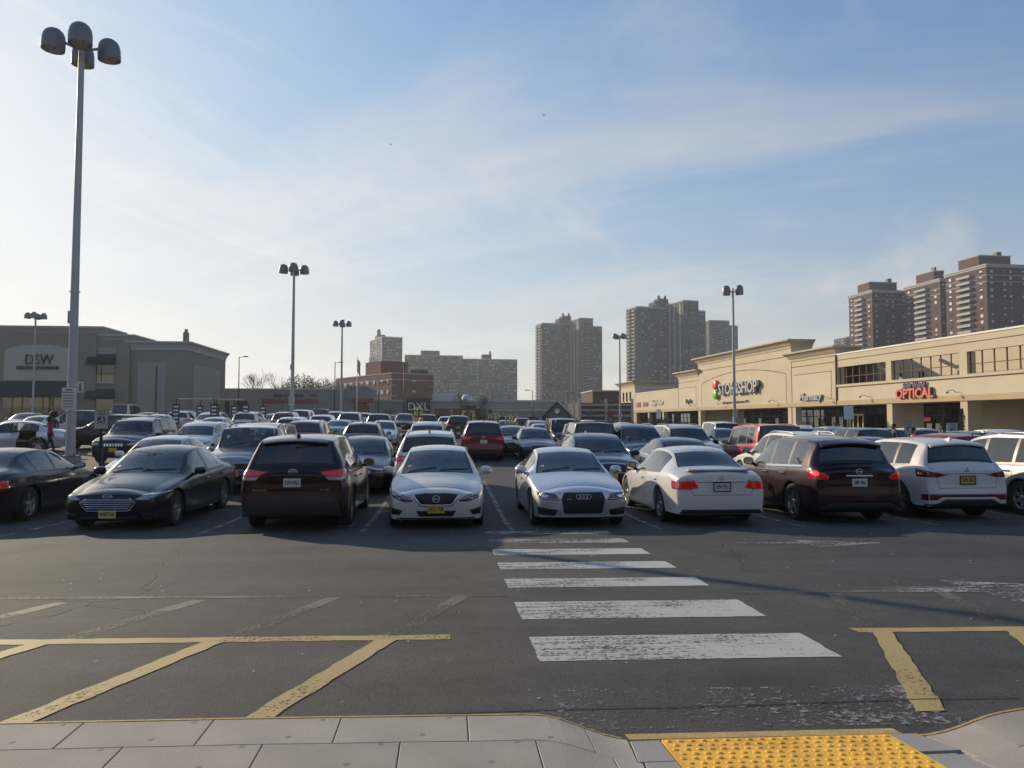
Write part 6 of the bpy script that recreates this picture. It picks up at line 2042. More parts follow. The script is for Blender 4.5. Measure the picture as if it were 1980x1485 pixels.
def rear_accord(root, sp, bvh, st, paint):
    k = st + 'acc'
    tl = dec(root, 'tail_light', k+'tl', bvh, [(0.44, 0.745), (0.60, 0.715), (0.92, 0.715), (0.93, 0.86), (0.80, 0.895), (0.52, 0.90)], 'rear', M_RED, True)
    for h, sd in zip(tl, (1, -1)):
        inst('lamp_clear_band', dcl((k+'cb', sd), bvh, [(a*sd, b) for a, b in [(0.50, 0.865), (0.90, 0.845), (0.90, 0.862), (0.80, 0.888), (0.535, 0.893)]][::sd], 'rear', off=0.008), M_CLEARL, h)
        inst('lamp_joint', dcl((k+'jo', sd), bvh, [(a*sd, b) for a, b in [(0.618, 0.716), (0.632, 0.716), (0.612, 0.892), (0.598, 0.892)]][::sd], 'rear', off=0.009), M_REDD, h)
    rear_seam_sedan(root, k, bvh)
    dec(root, 'trunk_trim', k+'tt', bvh, [(-0.46, 0.87), (0.46, 0.87), (0.46, 0.848), (-0.46, 0.848)], 'rear', M_CHROME, off=0.012)
    dec(root, 'bumper_valance', k+'bv', bvh, [(-0.74, 0.34), (0.74, 0.34), (0.80, 0.262), (-0.80, 0.262)], 'rear', M_BLACK)
    sp_ = MB()
    zs_ = body_z(bvh, 0, -sp['L']/2 + 0.16)
    sp_.prism([(-0.10, 0.0), (0.10, -0.012), (-0.115, 0.035), (-0.13, 0.03)], -0.60, 0.60, 'x')
    sp_.build('trunk_spoiler', paint, root, (0, -sp['L']/2 + 0.24, zs_ + 0.01))
    ring_emblem(root, bvh, 0.925, 0.040, 0.036, True, bar='bar', tube=0.007)
    plain_plate(root, bvh, 0.76, True, M_PLATEC, 'UPH 7931', M_BLACK)

def rear_high(root, sp, bvh, st, paint):
    k = st + 'hig'
    tl = dec(root, 'tail_light', k+'tl', bvh, [(0.46, 1.08), (0.60, 0.99), (0.93, 0.99), (0.95, 1.10), (0.80, 1.115)], 'rear', M_RED, True)
    for h, sd in zip(tl, (1, -1)):
        inst('lamp_clear', dcl((k+'cb', sd), bvh, [(a*sd, b) for a, b in [(0.58, 0.985), (0.64, 0.93), (0.88, 0.93), (0.93, 0.985)]][::sd], 'rear', off=0.006), M_CLEARL, h)
    dec(root, 'hatch_seam', k+'sm', bvh, stroke([(-0.76, 1.16), (-0.755, 0.75), (-0.70, 0.66), (0.70, 0.66), (0.755, 0.75), (0.76, 1.16)], 0.009), 'rear', M_SEAL, off=0.0015)
    dec(root, 'bumper_cladding', k+'bc', bvh, [(-0.80, 0.56), (-0.72, 0.60), (0.72, 0.60), (0.80, 0.56), (0.86, 0.30), (-0.86, 0.30)], 'rear', M_BLACK)
    dec(root, 'hatch_trim', k+'ht', bvh, [(-0.55, 0.705), (0.55, 0.705), (0.55, 0.69), (-0.55, 0.69)], 'rear', M_RIMD, off=0.008)
    spoiler(root, sp, bvh, paint, 0.58)
    rear_wiper(root, sp, bvh)
    ring_emblem(root, bvh, 1.075, 0.075, 0.052, True, bar='oval')
    plain_plate(root, bvh, 0.89, True, M_PLATEC, 'KWS 9361')
    for (x, t, s_) in ((-0.56, 'HIGHLANDER', 0.042), (0.58, 'XLE AWD', 0.040)):
        me = text_mesh(t, s_, 0.002, 0.0005)
        inst('badge', me, M_RIM, root, (x, face_y(bvh, x, 0.76, True) - 0.012, 0.76))

def spoiler(root, sp, bvh, paint, hw_=0.58, drop=0.03, out=0.16):
    y0 = sp['L']/2 - sp['rhead']
    mb = MB()
    z0 = body_z(bvh, 0, y0 + 0.02); z1 = body_z(bvh, hw_, y0 + 0.02)
    n = 8
    for i in range(n):
        for (a, b) in ((i, i+1),):
            xa, xb = -hw_ + 2*hw_*a/n, -hw_ + 2*hw_*b/n
            def pr(x):
                z = z1 + (z0 - z1) * (1 - (abs(x)/hw_)**2)
                o_ = out * (1 - 0.25*(abs(x)/hw_)**3)
                return [(x, y0 + 0.06, z + 0.002), (x, y0 - o_*0.6, z - drop*0.4), (x, y0 - o_, z - drop - 0.012), (x, y0 - o_*0.9, z - drop - 0.04), (x, y0 + 0.02, z - drop - 0.03)]
            A, B = pr(xa), pr(xb)
            for k in range(4): mb.face([A[k], B[k], B[k+1], A[k+1]], 0, True)
            if i == 0: mb.face(A)
            if i == n-1: mb.face(B[::-1])
    mb.build('rear_spoiler', paint, root, angle=35)

def rear_wiper(root, sp, bvh, xa=0.0, xb=0.42):
    mb = MB(); pts = []
    yb = sp['L']/2 - sp['rbase'] + 0.05
    for q in range(5):
        xx = xa + (xb - xa) * q / 4; yy = yb + 0.02 + 0.035 * q / 4
        pts.append((xx, yy - 0.012, body_z(bvh, xx, yy) + 0.012))
    mb.tube(pts, 0.010, 5); mb.build('rear_wiper', M_BLACK, root)

def rear_rogue(root, sp, bvh, st, paint):
    k = st + 'rog'
    tl = dec(root, 'tail_light', k+'tl', bvh, [(0.60, 0.93), (0.62, 0.87), (0.93, 0.86), (0.95, 1.02), (0.80, 1.05)], 'rear', M_RED, True)
    for h, sd in zip(tl, (1, -1)):
        inst('brake_lamp', dcl((k+'cb', sd), bvh, oval(0.84*sd, 0.985, 0.055, 0.042), 'rear', off=0.008), M_REDL, h)
        inst('reverse_lamp', dcl((k+'rv', sd), bvh, oval(0.655*sd, 0.905, 0.030, 0.026), 'rear', off=0.008), M_CLEARL, h)
    dec(root, 'hatch_seam', k+'sm', bvh, stroke([(-0.78, 1.12), (-0.66, 0.85), (-0.62, 0.62), (0.62, 0.62), (0.66, 0.85), (0.78, 1.12)], 0.009), 'rear', M_SEAL, off=0.0015)
    dec(root, 'hatch_trim', k+'ht', bvh, [(-0.26, 0.955), (0.26, 0.955), (0.27, 0.915), (-0.27, 0.915)], 'rear', M_CHROME, off=0.014)
    dec(root, 'bumper_cladding', k+'bc', bvh, [(-0.60, 0.42), (0.60, 0.42), (0.80, 0.30), (-0.80, 0.30)], 'rear', M_BLACK)
    spoiler(root, sp, bvh, paint, 0.60, 0.05, 0.20)
    rear_wiper(root, sp, bvh)
    ring_emblem(root, bvh, 1.02, 0.058, 0.050, True, bar='bar')
    plain_plate(root, bvh, 0.81, True, M_PLATEC, 'HBP 7061')

def rear_mitsu(root, sp, bvh, st, paint):
    k = st + 'mit'
    tl = dec(root, 'tail_light', k+'tl', bvh, [(0.40, 0.93), (0.62, 0.875), (0.94, 0.885), (0.95, 1.05), (0.80, 1.00)], 'rear', M_REDD, True)
    for h, sd in zip(tl, (1, -1)):
        inst('lamp_amber', dcl((k+'am', sd), bvh, [(a*sd, b) for a, b in [(0.84, 0.91), (0.92, 0.91), (0.91, 0.96), (0.86, 0.96)]][::sd], 'rear', off=0.008), M_AMBER if sd < 0 else M_RED, h)
        inst('reverse_lamp', dcl((k+'rv', sd), bvh, [(a*sd, b) for a, b in [(0.55, 0.905), (0.68, 0.90), (0.68, 0.94), (0.58, 0.94)]][::sd], 'rear', off=0.008), M_CLEARL, h)
    dec(root, 'hatch_seam', k+'sm', bvh, stroke([(-0.72, 1.14), (-0.63, 0.86), (-0.60, 0.66), (0.60, 0.66), (0.63, 0.86), (0.72, 1.14)], 0.009), 'rear', M_SEAL, off=0.0015)
    dec(root, 'hatch_trim', k+'ht', bvh, [(-0.42, 0.965), (0.42, 0.965), (0.42, 0.945), (-0.42, 0.945)], 'rear', M_CHROME, off=0.012)
    dec(root, 'bumper_band', k+'bb', bvh, [(-0.90, 0.545), (0.90, 0.545), (0.90, 0.42), (0.66, 0.43), (0.56, 0.49), (-0.56, 0.49), (-0.66, 0.43), (-0.90, 0.42)], 'rear', M_REDD, off=0.003)
    dec(root, 'bumper_cladding', k+'bc', bvh, [(-0.50, 0.44), (0.50, 0.44), (0.66, 0.355), (0.84, 0.345), (0.84, 0.30), (-0.84, 0.30), (-0.84, 0.345), (-0.66, 0.355)], 'rear', M_BLACK)
    spoiler(root, sp, bvh, paint, 0.58, 0.03, 0.14)
    y = face_y(bvh, 0, 1.005, True) - 0.014
    em = MB()
    for a in (90, 210, 330):
        c, s_ = cos(radians(a)), sin(radians(a))
        px_, pz_ = -s_, c
        em.prism([(0.004*c, 0.004*s_), (0.03*c + 0.018*px_, 0.03*s_ + 0.018*pz_), (0.058*c, 0.058*s_), (0.03*c - 0.018*px_, 0.03*s_ - 0.018*pz_)], -0.005, 0.005, 'y')
    em.build('emblem', M_CHROME, root, (0, y, 1.015))
    plain_plate(root, bvh, 0.815, True, M_PLATEY, 'KZR 1251', M_BLACK)

def gen_front(sd_z=None, chrome=True, lens=M_LENSD, slots=0, plate_m=M_PLATEY, fine=True):
    def f(root, sp, bvh, st, paint):
        k = st + 'gf%d%d' % (slots, int(fine)); suv = sp['kind'] == 'suv'
        gr = 0.05 if fine else 0.12
        b = 0.17 if suv else 0.0
        dec(root, 'headlight', k+'hl', bvh, [(0.47, 0.575+b), (0.78, 0.575+b), (0.88, 0.63+b), (0.88, 0.695+b), (0.62, 0.675+b)], 'front', lens, True, grid=gr)
        dec(root, 'grille', k+'gr', bvh, [(-0.42, 0.655+b), (-0.36, 0.49+b), (0.36, 0.49+b), (0.42, 0.655+b)], 'front', M_BLACK, grid=gr)
        if slots:
            for q in range(slots):
                x = -0.36 + 0.72 * (q + 0.5) / slots
                dec(root, 'grille_slot', k+'s%d' % q, bvh, [(x-0.035, 0.50+b), (x+0.035, 0.50+b), (x+0.035, 0.645+b), (x-0.035, 0.645+b)], 'front', M_CHROME, off=0.008, grid=gr)
        elif chrome:
            dec(root, 'grille_trim', k+'gt', bvh, stroke([(-0.42, 0.66+b), (-0.36, 0.485+b), (0.36, 0.485+b), (0.42, 0.66+b)], 0.022), 'front', M_CHROME, off=0.009, grid=gr)
        dec(root, 'lower_intake', k+'li', bvh, [(-0.6, 0.42+b*.6), (0.6, 0.42+b*.6), (0.52, 0.28+b*.5), (-0.52, 0.28+b*.5)], 'front', M_BLACK, grid=gr)
        if fine:
            ring_emblem(root, bvh, 0.58+b, 0.06, 0.05, False, bar='bar')
        if plate_m: plain_plate(root, bvh, 0.43+b*.8, False, plate_m)
    return f

def gen_rear(plate_m=M_PLATEY, fine=True, lamp=M_RED, tall=False, text=None):
    def f(root, sp, bvh, st, paint):
        k = st + 'gr%d%d' % (int(fine), int(tall)); suv = sp['kind'] == 'suv'
        gr = 0.05 if fine else 0.12
        if suv:
            if tall: pl = [(0.70, 0.86), (0.92, 0.86), (0.93, 1.14), (0.78, 1.14)]
            else: pl = [(0.52, 1.02), (0.60, 0.93), (0.92, 0.92), (0.94, 1.07), (0.70, 1.08)]
            dec(root, 'tail_light', k+'tl', bvh, pl, 'rear', lamp, True, grid=gr)
            dec(root, 'bumper_cladding', k+'bc', bvh, [(-0.78, 0.50), (0.78, 0.50), (0.82, 0.31), (-0.82, 0.31)], 'rear', M_BLACK, grid=gr)
            if fine:
                dec(root, 'hatch_seam', k+'sm', bvh, stroke([(-0.74, 1.12), (-0.70, 0.66), (0.70, 0.66), (0.74, 1.12)], 0.009), 'rear', M_SEAL, off=0.0015)
                ring_emblem(root, bvh, 1.05, 0.06, 0.045, True, bar='bar')
            if plate_m: plain_plate(root, bvh, 0.85, True, plate_m, text)
        else:
            dec(root, 'tail_light', k+'tl', bvh, [(0.48, 0.74), (0.92, 0.72), (0.92, 0.86), (0.54, 0.88)], 'rear', lamp, True, grid=gr)
            if fine: rear_seam_sedan(root, k, bvh)
            if plate_m: plain_plate(root, bvh, 0.76, True, plate_m, text)
    return f
# ------------------------------------------------------------------ the front row, then the lot
SPECS = dict(
    alt=sedan_spec(4.87, 1.83, 1.47), fus=sedan_spec(4.87, 1.85, 1.475), aud=sedan_spec(4.70, 1.83, 1.43, hood=0.01),
    acc=sedan_spec(4.86, 1.85, 1.475, tail=0.03), hig=suv_spec(4.86, 1.93, 1.74, hood=0.05), rog=suv_spec(4.65, 1.83, 1.69, rake=-0.06),
    mit=suv_spec(4.40, 1.81, 1.65, rake=-0.03), ela=sedan_spec(4.68, 1.83, 1.43, fast=0.10, tail=0.02), sed_a=sedan_spec(4.90, 1.86, 1.46),
    sed_b=sedan_spec(4.92, 1.87, 1.47, hood=0.02), sed_c=sedan_spec(4.62, 1.79, 1.46), high=suv_spec(4.95, 1.95, 1.76, hood=0.06),
    boxy=suv_spec(4.80, 1.93, 1.82, hood=0.10, boxy=0.9, clear=0.26, wheel=0.385), boxy2=suv_spec(4.82, 1.94, 1.77, hood=0.09, boxy=0.4, clear=0.25, wheel=0.38),
    jeep=suv_spec(4.55, 1.88, 1.86, hood=0.12, boxy=1.4, clear=0.30, wheel=0.41), cross=suv_spec(4.55, 1.84, 1.60, win3=True, rake=-0.10),
    van=suv_spec(5.6, 2.0, 2.25, hood=0.15, boxy=0.9, clear=0.25), minivan=suv_spec(5.15, 1.99, 1.75, hood=-0.02, boxy=0.2))
SPECS['mit_f'] = SPECS['mit']
PAINT = dict(
    white=paint_mat('white', (0.66, 0.64, 0.60), 0.0, 0.35), pearl=paint_mat('pearl_white', (0.64, 0.60, 0.53), 0.0, 0.32),
    silver=paint_mat('silver', (0.60, 0.60, 0.60), 0.55, 0.34), greysilver=paint_mat('grey_silver', (0.27, 0.27, 0.28), 0.6, 0.32),
    midsilver=paint_mat('mid_silver', (0.36, 0.35, 0.34), 0.5, 0.33),
    champagne=paint_mat('champagne', (0.36, 0.33, 0.28), 0.5, 0.32), navy=paint_mat('navy_black', (0.0040, 0.0055, 0.012), 0.1, 0.35),
    maroon=paint_mat('deep_maroon', (0.016, 0.0030, 0.0035), 0.1, 0.35), maroon2=paint_mat('plum_maroon', (0.022, 0.0085, 0.011), 0.15, 0.35),
    black=paint_mat('black', (0.006, 0.006, 0.007), 0.1, 0.3), slate=paint_mat('slate_blue', (0.022, 0.031, 0.046), 0.5, 0.3),
    blue=paint_mat('blue', (0.020, 0.035, 0.085), 0.4, 0.3), red=paint_mat('red', (0.16, 0.012, 0.018), 0.3, 0.3), red2=paint_mat('warm_red', (0.26, 0.026, 0.028), 0.2, 0.32),
    charcoal=paint_mat('charcoal', (0.020, 0.023, 0.026), 0.4, 0.3), cream=paint_mat('cream', (0.58, 0.54, 0.42), 0.0, 0.35),
    palegreen=paint_mat('pale_green', (0.20, 0.25, 0.22), 0.5, 0.32), green=paint_mat('dark_teal', (0.012, 0.026, 0.026), 0.4, 0.3),
    blackgrey=paint_mat('dark_olive_grey', (0.060, 0.058, 0.050), 0.5, 0.3))
M_WHITE_RAIL = mat('white_rail', (0.62, 0.61, 0.58), 0.35)
G_CLEAR = (M_GLASS, M_GLASS, M_GLASS)
G_PRIV = (M_GLASS, M_GLASS, M_GLASSD)
G_TINT = (M_GLASSM, M_GLASSM, M_GLASSD)
G_DARK = (M_GLASSD, M_GLASSM, M_GLASSD)

car('parked_sedan', 'black sedan with sloping roof cut off by the left edge of the front row', 'ela', SPECS['ela'], PAINT['navy'], -9.25, 15.2, 'R', (M_GLASS, M_GLASS, M_GLASS), interior=True, rear=gen_rear(), rim='five', group='cars in the front row')
car('parked_sedan', 'navy black sedan with wide chrome slatted grille and pale yellow plate', 'fus', SPECS['fus'], PAINT['navy'], -6.0, 14.35, 'F', G_CLEAR, interior=True, front=front_fusion, rear=gen_rear(), rim='twin', heading=pi - 0.03, group='cars in the front row')
car('parked_suv', 'dark maroon SUV showing its rear, cream plate reading KWS 9361', 'hig', SPECS['hig'], PAINT['maroon'], -2.75, 13.9, 'R', (M_GLASS, M_GLASSM, M_GLASSD), interior=True, rear=rear_high, fin=M_BLACK, rim='five', mirror_m=M_BLACK, group='cars in the front row')
car('parked_sedan', 'pearl white sedan with V shaped chrome grille and yellow plate', 'alt', SPECS['alt'], PAINT['pearl'], -0.2, 13.9, 'F', G_CLEAR, interior=True, front=front_altima, rear=gen_rear(), rim='ten', group='cars in the front row')
car('parked_sedan', 'silver sedan with four ring emblem on its black grille', 'aud', SPECS['aud'], PAINT['silver'], 2.48, 13.9, 'F', (M_GLASS, M_GLASS, M_GLASSM), interior=True, front=front_audi, rear=gen_rear(), rim='ten', trim=M_CHROME, group='cars in the front row')
car('parked_sedan', 'white sedan showing its rear, cream plate reading UPH 7931', 'acc', SPECS['acc'], PAINT['white'], 5.1, 13.95, 'R', (M_GLASS, M_GLASSM, M_GLASSD), interior=True, rear=rear_accord, rim='twin', group='cars in the front row', mirror_m=PAINT['navy'])
car('parked_suv', 'plum maroon crossover with glowing tail lamps and chrome hatch bar', 'rogm', SPECS['rog'], PAINT['maroon2'], 7.85, 14.05, 'R', (M_GLASS, M_GLASS, M_GLASSD), interior=True, rear=rear_rogue, trim=M_CHROME, handle_m=M_CHROME, rim='five', mirror_m=M_BLACK, group='cars in the front row')
car('parked_suv', 'white crossover with three diamond emblem and yellow rear plate', 'mitw', SPECS['mit'], PAINT['white'], 10.35, 14.5, 'R', (M_GLASS, M_GLASSM, M_GLASSD), interior=True, rear=rear_mitsu, fin=M_WHITE_RAIL, rim='twin', group='cars in the front row')
car('parked_van', 'silver minivan cut off by the right edge of the front row', 'minivan', SPECS['minivan'], PAINT['midsilver'], 13.15, 14.3, 'R', (M_GLASS, M_GLASSM, M_GLASSD), interior=True, rear=gen_rear(), rails=M_CHROME, handle_m=M_CHROME, rim='six', group='cars in the front row')

def pc(name, label, style, paint, x, y, facing, **kw):
    det = kw.get('detail', True)
    kw.setdefault('glass', G_TINT if det else (M_GLASSD, M_GLASSD, M_GLASSD))
    if RNG.random() < 0.5: kw.setdefault('rim', RNG.choice(['five', 'twin', 'ten', 'six', 'seven']))
    g = 'cars parked behind the front row' if det else 'cars parked at the back of the lot'
    return car(name, label, style, SPECS[style], PAINT[paint], x + RNG.uniform(-0.04, 0.04), y, facing, heading=(0 if facing == 'R' else pi) + RNG.uniform(-0.025, 0.025), group=g, **kw)
pc('parked_sedan', 'white sedan nose out behind the accessible parking sign post', 'sed_c', 'white', -8.06, 20.35, 'F', glass=G_CLEAR, interior=True, front=gen_front())
pc('parked_suv', 'silver boxy wagon SUV with a crossbar rack on its leaf-strewn roof', 'boxy', 'greysilver', -5.57, 20.54, 'F', glass=G_CLEAR, interior=True, front=gen_front(lens=M_LENS), rails=M_BLACK, fin=None)
pc('parked_sedan', 'black luxury sedan with sunroof squeezed between maroon SUV and white sedan', 'sed_a', 'black', -2.39, 20.27, 'F', front=gen_front())
pc('parked_suv', 'white crossover with white roof rails directly behind the white sedan with yellow plate', 'rog', 'white', -0.45, 19.71, 'R', rails=M_WHITE_RAIL, fin=M_BLACK, rear=gen_rear(), mirror_m=M_BLACK)
pc('parked_suv', 'dark slate blue crossover nose out behind the silver sedan with four rings', 'cross', 'slate', 4.17, 19.32, 'F', glass=G_TINT, front=gen_front(), fin=M_WHITE_RAIL)
pc('parked_sedan', 'dark blue grey sedan nose out behind the white sedan with black rear window', 'sed_b', 'slate', 6.82, 19.50, 'F', glass=G_TINT, trim=M_CHROME, front=gen_front())
pc('parked_suv', 'white SUV with fin antenna half hidden by the dark maroon crossover', 'rog', 'white', 9.79, 19.05, 'R', rails=M_RIM, fin=M_WHITE_RAIL, mirror_m=M_BLACK, rear=gen_rear())
pc('parked_sedan', 'dark blue sedan with silver window trim behind the dark maroon crossover', 'sed_b', 'blue', 13.32, 21.46, 'R', trim=M_CHROME, rear=gen_rear())
pc('parked_suv', 'red crossover with silver roof line behind the white crossover', 'cross', 'red', 15.74, 21.26, 'R', trim=M_CHROME, fin=M_BLACK, rear=gen_rear())
pc('parked_suv', 'dark green grey SUV with seven chrome grille slots facing the aisle', 'boxy2', 'charcoal', -12.70, 30.47, 'F', rails=M_RIMD, front=gen_front(slots=7, lens=M_LENS))
pc('parked_suv', 'white sporty crossover nose out beside the SUV with seven grille slots', 'cross', 'white', -10.31, 30.77, 'F', trim=M_SEAL, front=gen_front())
pc('parked_suv', 'grey SUV with silver roof rails, its rear towards us, left of the beige SUV', 'rog', 'greysilver', -6.16, 33.23, 'R', rails=M_RIM, fin=None, mirror_m=M_BLACK, rear=gen_rear())
pc('parked_suv', 'beige silver SUV with dark rear window right behind the black luxury sedan', 'mit', 'champagne', -3.70, 33.03, 'R', rails=M_BLACK, fin=M_BLACK, rear=gen_rear(lamp=M_REDD))
pc('parked_suv', 'white SUV nose out across the aisle behind the white crossover with roof rails', 'rog', 'white', -0.93, 31.69, 'F', rails=M_WHITE_RAIL, front=gen_front(), mirror_m=M_BLACK)
pc('parked_suv', 'bright red SUV with chrome bumper strips, rear to the aisle', 'high', 'red', 1.58, 33.38, 'R', fin=M_RIM, rear=gen_rear(M_PLATEC))
pc('parked_sedan', 'dark grey sedan between the red SUV and the slate blue hatchback sedan', 'sed_a', 'charcoal', 3.30, 36.35, 'F', front=gen_front())
pc('parked_sedan', 'slate blue sedan nose out in front of the black off-road vehicles', 'sed_c', 'slate', 3.96, 33.18, 'F', front=gen_front())
pc('parked_suv', 'black boxy off-road SUV with grey side, rear towards us, behind the slate crossover', 'boxy', 'blackgrey', 5.65, 29.13, 'R', rear=gen_rear(M_PLATEC, tall=True))
pc('parked_suv', 'black square off-road vehicle with flat windscreen behind the slate blue sedan', 'jeep', 'black', 6.63, 41.59, 'F', front=gen_front(slots=7))
pc('parked_suv', 'charcoal SUV with bright silver roof rails nose out behind the slate crossover', 'high', 'charcoal', 7.34, 26.98, 'F', rails=M_CHROME, front=gen_front(), mirror_m=M_BLACK)
pc('parked_suv', 'cream SUV with dark bonnet nose out beside the charcoal SUV', 'high', 'cream', 9.42, 27.51, 'F', rails=M_BLACK, front=gen_front(), mirror_m=M_BLACK)
pc('parked_suv', 'red boxy SUV with black rear window beside the lamp post', 'boxy', 'red2', 11.80, 26.10, 'R', rails=M_BLACK, rear=gen_rear(tall=True))
pc('parked_suv', 'dark grey SUV with silver window trim in the line near the supermarket', 'rog', 'charcoal', 16.39, 27.73, 'R', trim=M_CHROME, rear=gen_rear())
pc('parked_car', 'black hatchback roof just left of the cream hatchback by the store', 'cross', 'black', 21.07, 34.36, 'R', rear=gen_rear())
pc('parked_car', 'cream hatchback in the line before the optical shop column', 'cross', 'cream', 24.22, 36.60, 'R', rear=gen_rear())
pc('parked_suv', 'dark maroon crossover roof behind the red crossover at the right', 'cross', 'maroon2', 19.61, 25.95, 'R', fin=M_WHITE_RAIL, rear=gen_rear())
pc('parked_suv', 'silver white SUV with black rear window beside the grey cart corral', 'mit', 'white', -19.47, 56.83, 'R', detail=False, rear=gen_rear(fine=False), rails=M_RIM)
pc('parked_car', 'silver hatchback next to the grey cart corral sign posts', 'cross', 'silver', -16.73, 53.59, 'F', detail=False, front=gen_front(fine=False))
pc('parked_suv', 'white SUV with dark glass parked near the bank, under the cart corral rail', 'rog', 'white', -13.85, 53.35, 'R', detail=False, rear=gen_rear(fine=False), rails=M_RIM)
pc('parked_van', 'white panel van with a roof rack near the shoe store wall', 'van', 'white', -34.35, 83.17, 'R', detail=False, rear=gen_rear(fine=False, tall=True), rails=M_RIM)
pc('parked_sedan', 'dark sedan beneath the white panel van', 'sed_a', 'charcoal', -23.73, 60.20, 'F', detail=False, front=gen_front(fine=False))
pc('parked_sedan', 'silver sedan roof between the dark sedan and the cart corral', 'sed_c', 'silver', -19.79, 51.84, 'F', detail=False, front=gen_front(fine=False))
pc('parked_sedan', 'small dark sedan low beside the white SUV near the bank', 'sed_c', 'charcoal', -13.62, 59.35, 'F', detail=False, front=gen_front(fine=False))
pc('parked_suv', 'grey SUV with a glowing red tail lamp left of the tall lamp post', 'rog', 'greysilver', -11.88, 56.19, 'R', detail=False, rear=gen_rear(fine=False))
pc('parked_car', 'white hatchback partly behind the grey SUV with roof rails', 'cross', 'white', -8.97, 43.90, 'R', detail=False, rear=gen_rear(fine=False))
pc('parked_van', 'pale minivan right of the tall lamp post under the bank sign', 'minivan', 'silver', -12.40, 65.27, 'R', detail=False, rear=gen_rear(fine=False))
pc('parked_suv', 'black square SUV standing high in the back line near the bank', 'boxy', 'black', -12.49, 75.31, 'R', detail=False, rear=gen_rear(fine=False), rails=M_RIM)
pc('parked_suv', 'white crossover roof in front of the black square SUV by the bank', 'cross', 'white', -8.67, 52.91, 'R', detail=False, rear=gen_rear(fine=False))
pc('parked_suv', 'grey SUV between the black square SUV and the silver SUV', 'rog', 'greysilver', -9.60, 65.03, 'F', detail=False, front=gen_front(fine=False))
pc('parked_sedan', 'pale green sedan with its rear towards us behind the beige SUV', 'sed_a', 'palegreen', -6.45, 44.70, 'R', detail=False, rear=gen_rear(fine=False))
pc('parked_suv', 'silver SUV with dark rear glass in line with the flagpole', 'high', 'silver', -7.53, 58.84, 'R', detail=False, rear=gen_rear(fine=False), rails=M_RIM)
pc('parked_car', 'small white car right of the silver SUV by the red canopy', 'cross', 'white', -8.03, 72.93, 'R', detail=False, rear=gen_rear(fine=False))
pc('parked_suv', 'black SUV with its rear towards us in line with the bare round shrub', 'high', 'black', -4.90, 54.60, 'R', detail=False, rear=gen_rear(fine=False))
pc('parked_sedan', 'silver sedan just behind the right shoulder of the beige SUV', 'sed_c', 'silver', -3.81, 44.48, 'F', detail=False, front=gen_front(fine=False))
pc('parked_suv', 'white SUV far down the aisle below the dark sign building', 'mit', 'white', -4.50, 78.65, 'R', detail=False, rear=gen_rear(fine=False))
pc('parked_suv', 'black SUV far down the aisle in front of a white one', 'rog', 'black', -3.92, 68.57, 'F', detail=False, front=gen_front(fine=False))
pc('parked_suv', 'dark SUV beside the yellow bollard frame below the dark sign building', 'rog', 'charcoal', -1.82, 68.39, 'R', detail=False, rear=gen_rear(fine=False))
pc('parked_car', 'silver hatchback between the dark sign building and the black SUV', 'cross', 'silver', 0.01, 64.22, 'R', detail=False, rear=gen_rear(fine=False))
pc('parked_suv', 'black SUV with red tail lamps left of the yellow cart corral posts', 'high', 'black', 0.79, 58.14, 'R', detail=False, rear=gen_rear(fine=False, lamp=M_RED))
pc('parked_sedan', 'blue sedan seen between the yellow posts behind the bright red SUV', 'sed_a', 'blue', 4.98, 61.80, 'F', detail=False, front=gen_front(fine=False))
pc('parked_suv', 'white crossover with dark windscreen left of the black off-road vehicle', 'cross', 'champagne', 6.55, 53.64, 'F', detail=False, front=gen_front(fine=False))
pc('parked_sedan', 'grey sedan low in front of the champagne crossover', 'sed_a', 'greysilver', 5.96, 45.66, 'F', detail=False, front=gen_front(fine=False))
pc('parked_car', 'white hatchback with red tail lamp at the near end of the store front', 'cross', 'white', 14.03, 59.03, 'R', detail=False, rear=gen_rear(fine=False, tall=True))
pc('parked_sedan', 'dark green sedan left of the charcoal SUV with silver roof rails', 'sed_a', 'green', 10.05, 43.31, 'F', detail=False, front=gen_front(fine=False))
pc('parked_sedan', 'white sedan behind the roof of the charcoal SUV', 'sed_c', 'white', 15.16, 53.92, 'F', detail=False, front=gen_front(fine=False))
pc('parked_sedan', 'pale blue sedan seen between the charcoal SUV and the cream SUV', 'sed_a', 'blue', 13.30, 45.05, 'F', detail=False, front=gen_front(fine=False))
pc('parked_van', 'white pickup style van behind the lamp post at the supermarket', 'boxy', 'white', 18.08, 46.65, 'F', detail=False, front=gen_front(fine=False))
pc('parked_sedan', 'dark sedan between the lamp post and the red boxy SUV', 'sed_a', 'charcoal', 15.25, 38.86, 'F', detail=False, front=gen_front(fine=False))
pc('parked_suv', 'black SUV roof behind the red boxy SUV', 'rog', 'black', 19.63, 40.50, 'F', detail=False, front=gen_front(fine=False), rails=M_RIM)
pc('parked_suv', 'silver SUV roof with bright rail behind the white SUV with fin antenna', 'rog', 'silver', 17.07, 33.69, 'F', detail=False, front=gen_front(fine=False), rails=M_CHROME)
pc('parked_suv', 'grey SUV close to the supermarket doors below the pharmacy letters', 'cross', 'greysilver', 22.46, 40.26, 'F', detail=False, front=gen_front(fine=False))
pc('parked_suv', 'silver crossover at the far right beyond the red crossover', 'cross', 'silver', 24.65, 31.05, 'R', detail=False, rear=gen_rear(fine=False))
pc('parked_sedan', 'dark teal sedan roof at the left edge before the shoe store', 'sed_a', 'green', -31.54, 57.84, 'F', detail=False, front=gen_front(fine=False))
pc('parked_sedan', 'white sedan roof behind the silver sedan with the open door', 'sed_c', 'white', -25.20, 48.28, 'R', detail=False, rear=gen_rear(fine=False))
pc('parked_sedan', 'white sedan in the gap right of the grey sign posts of the cart corral', 'sed_a', 'white', -14.11, 46.34, 'R', detail=False, rear=gen_rear(fine=False))
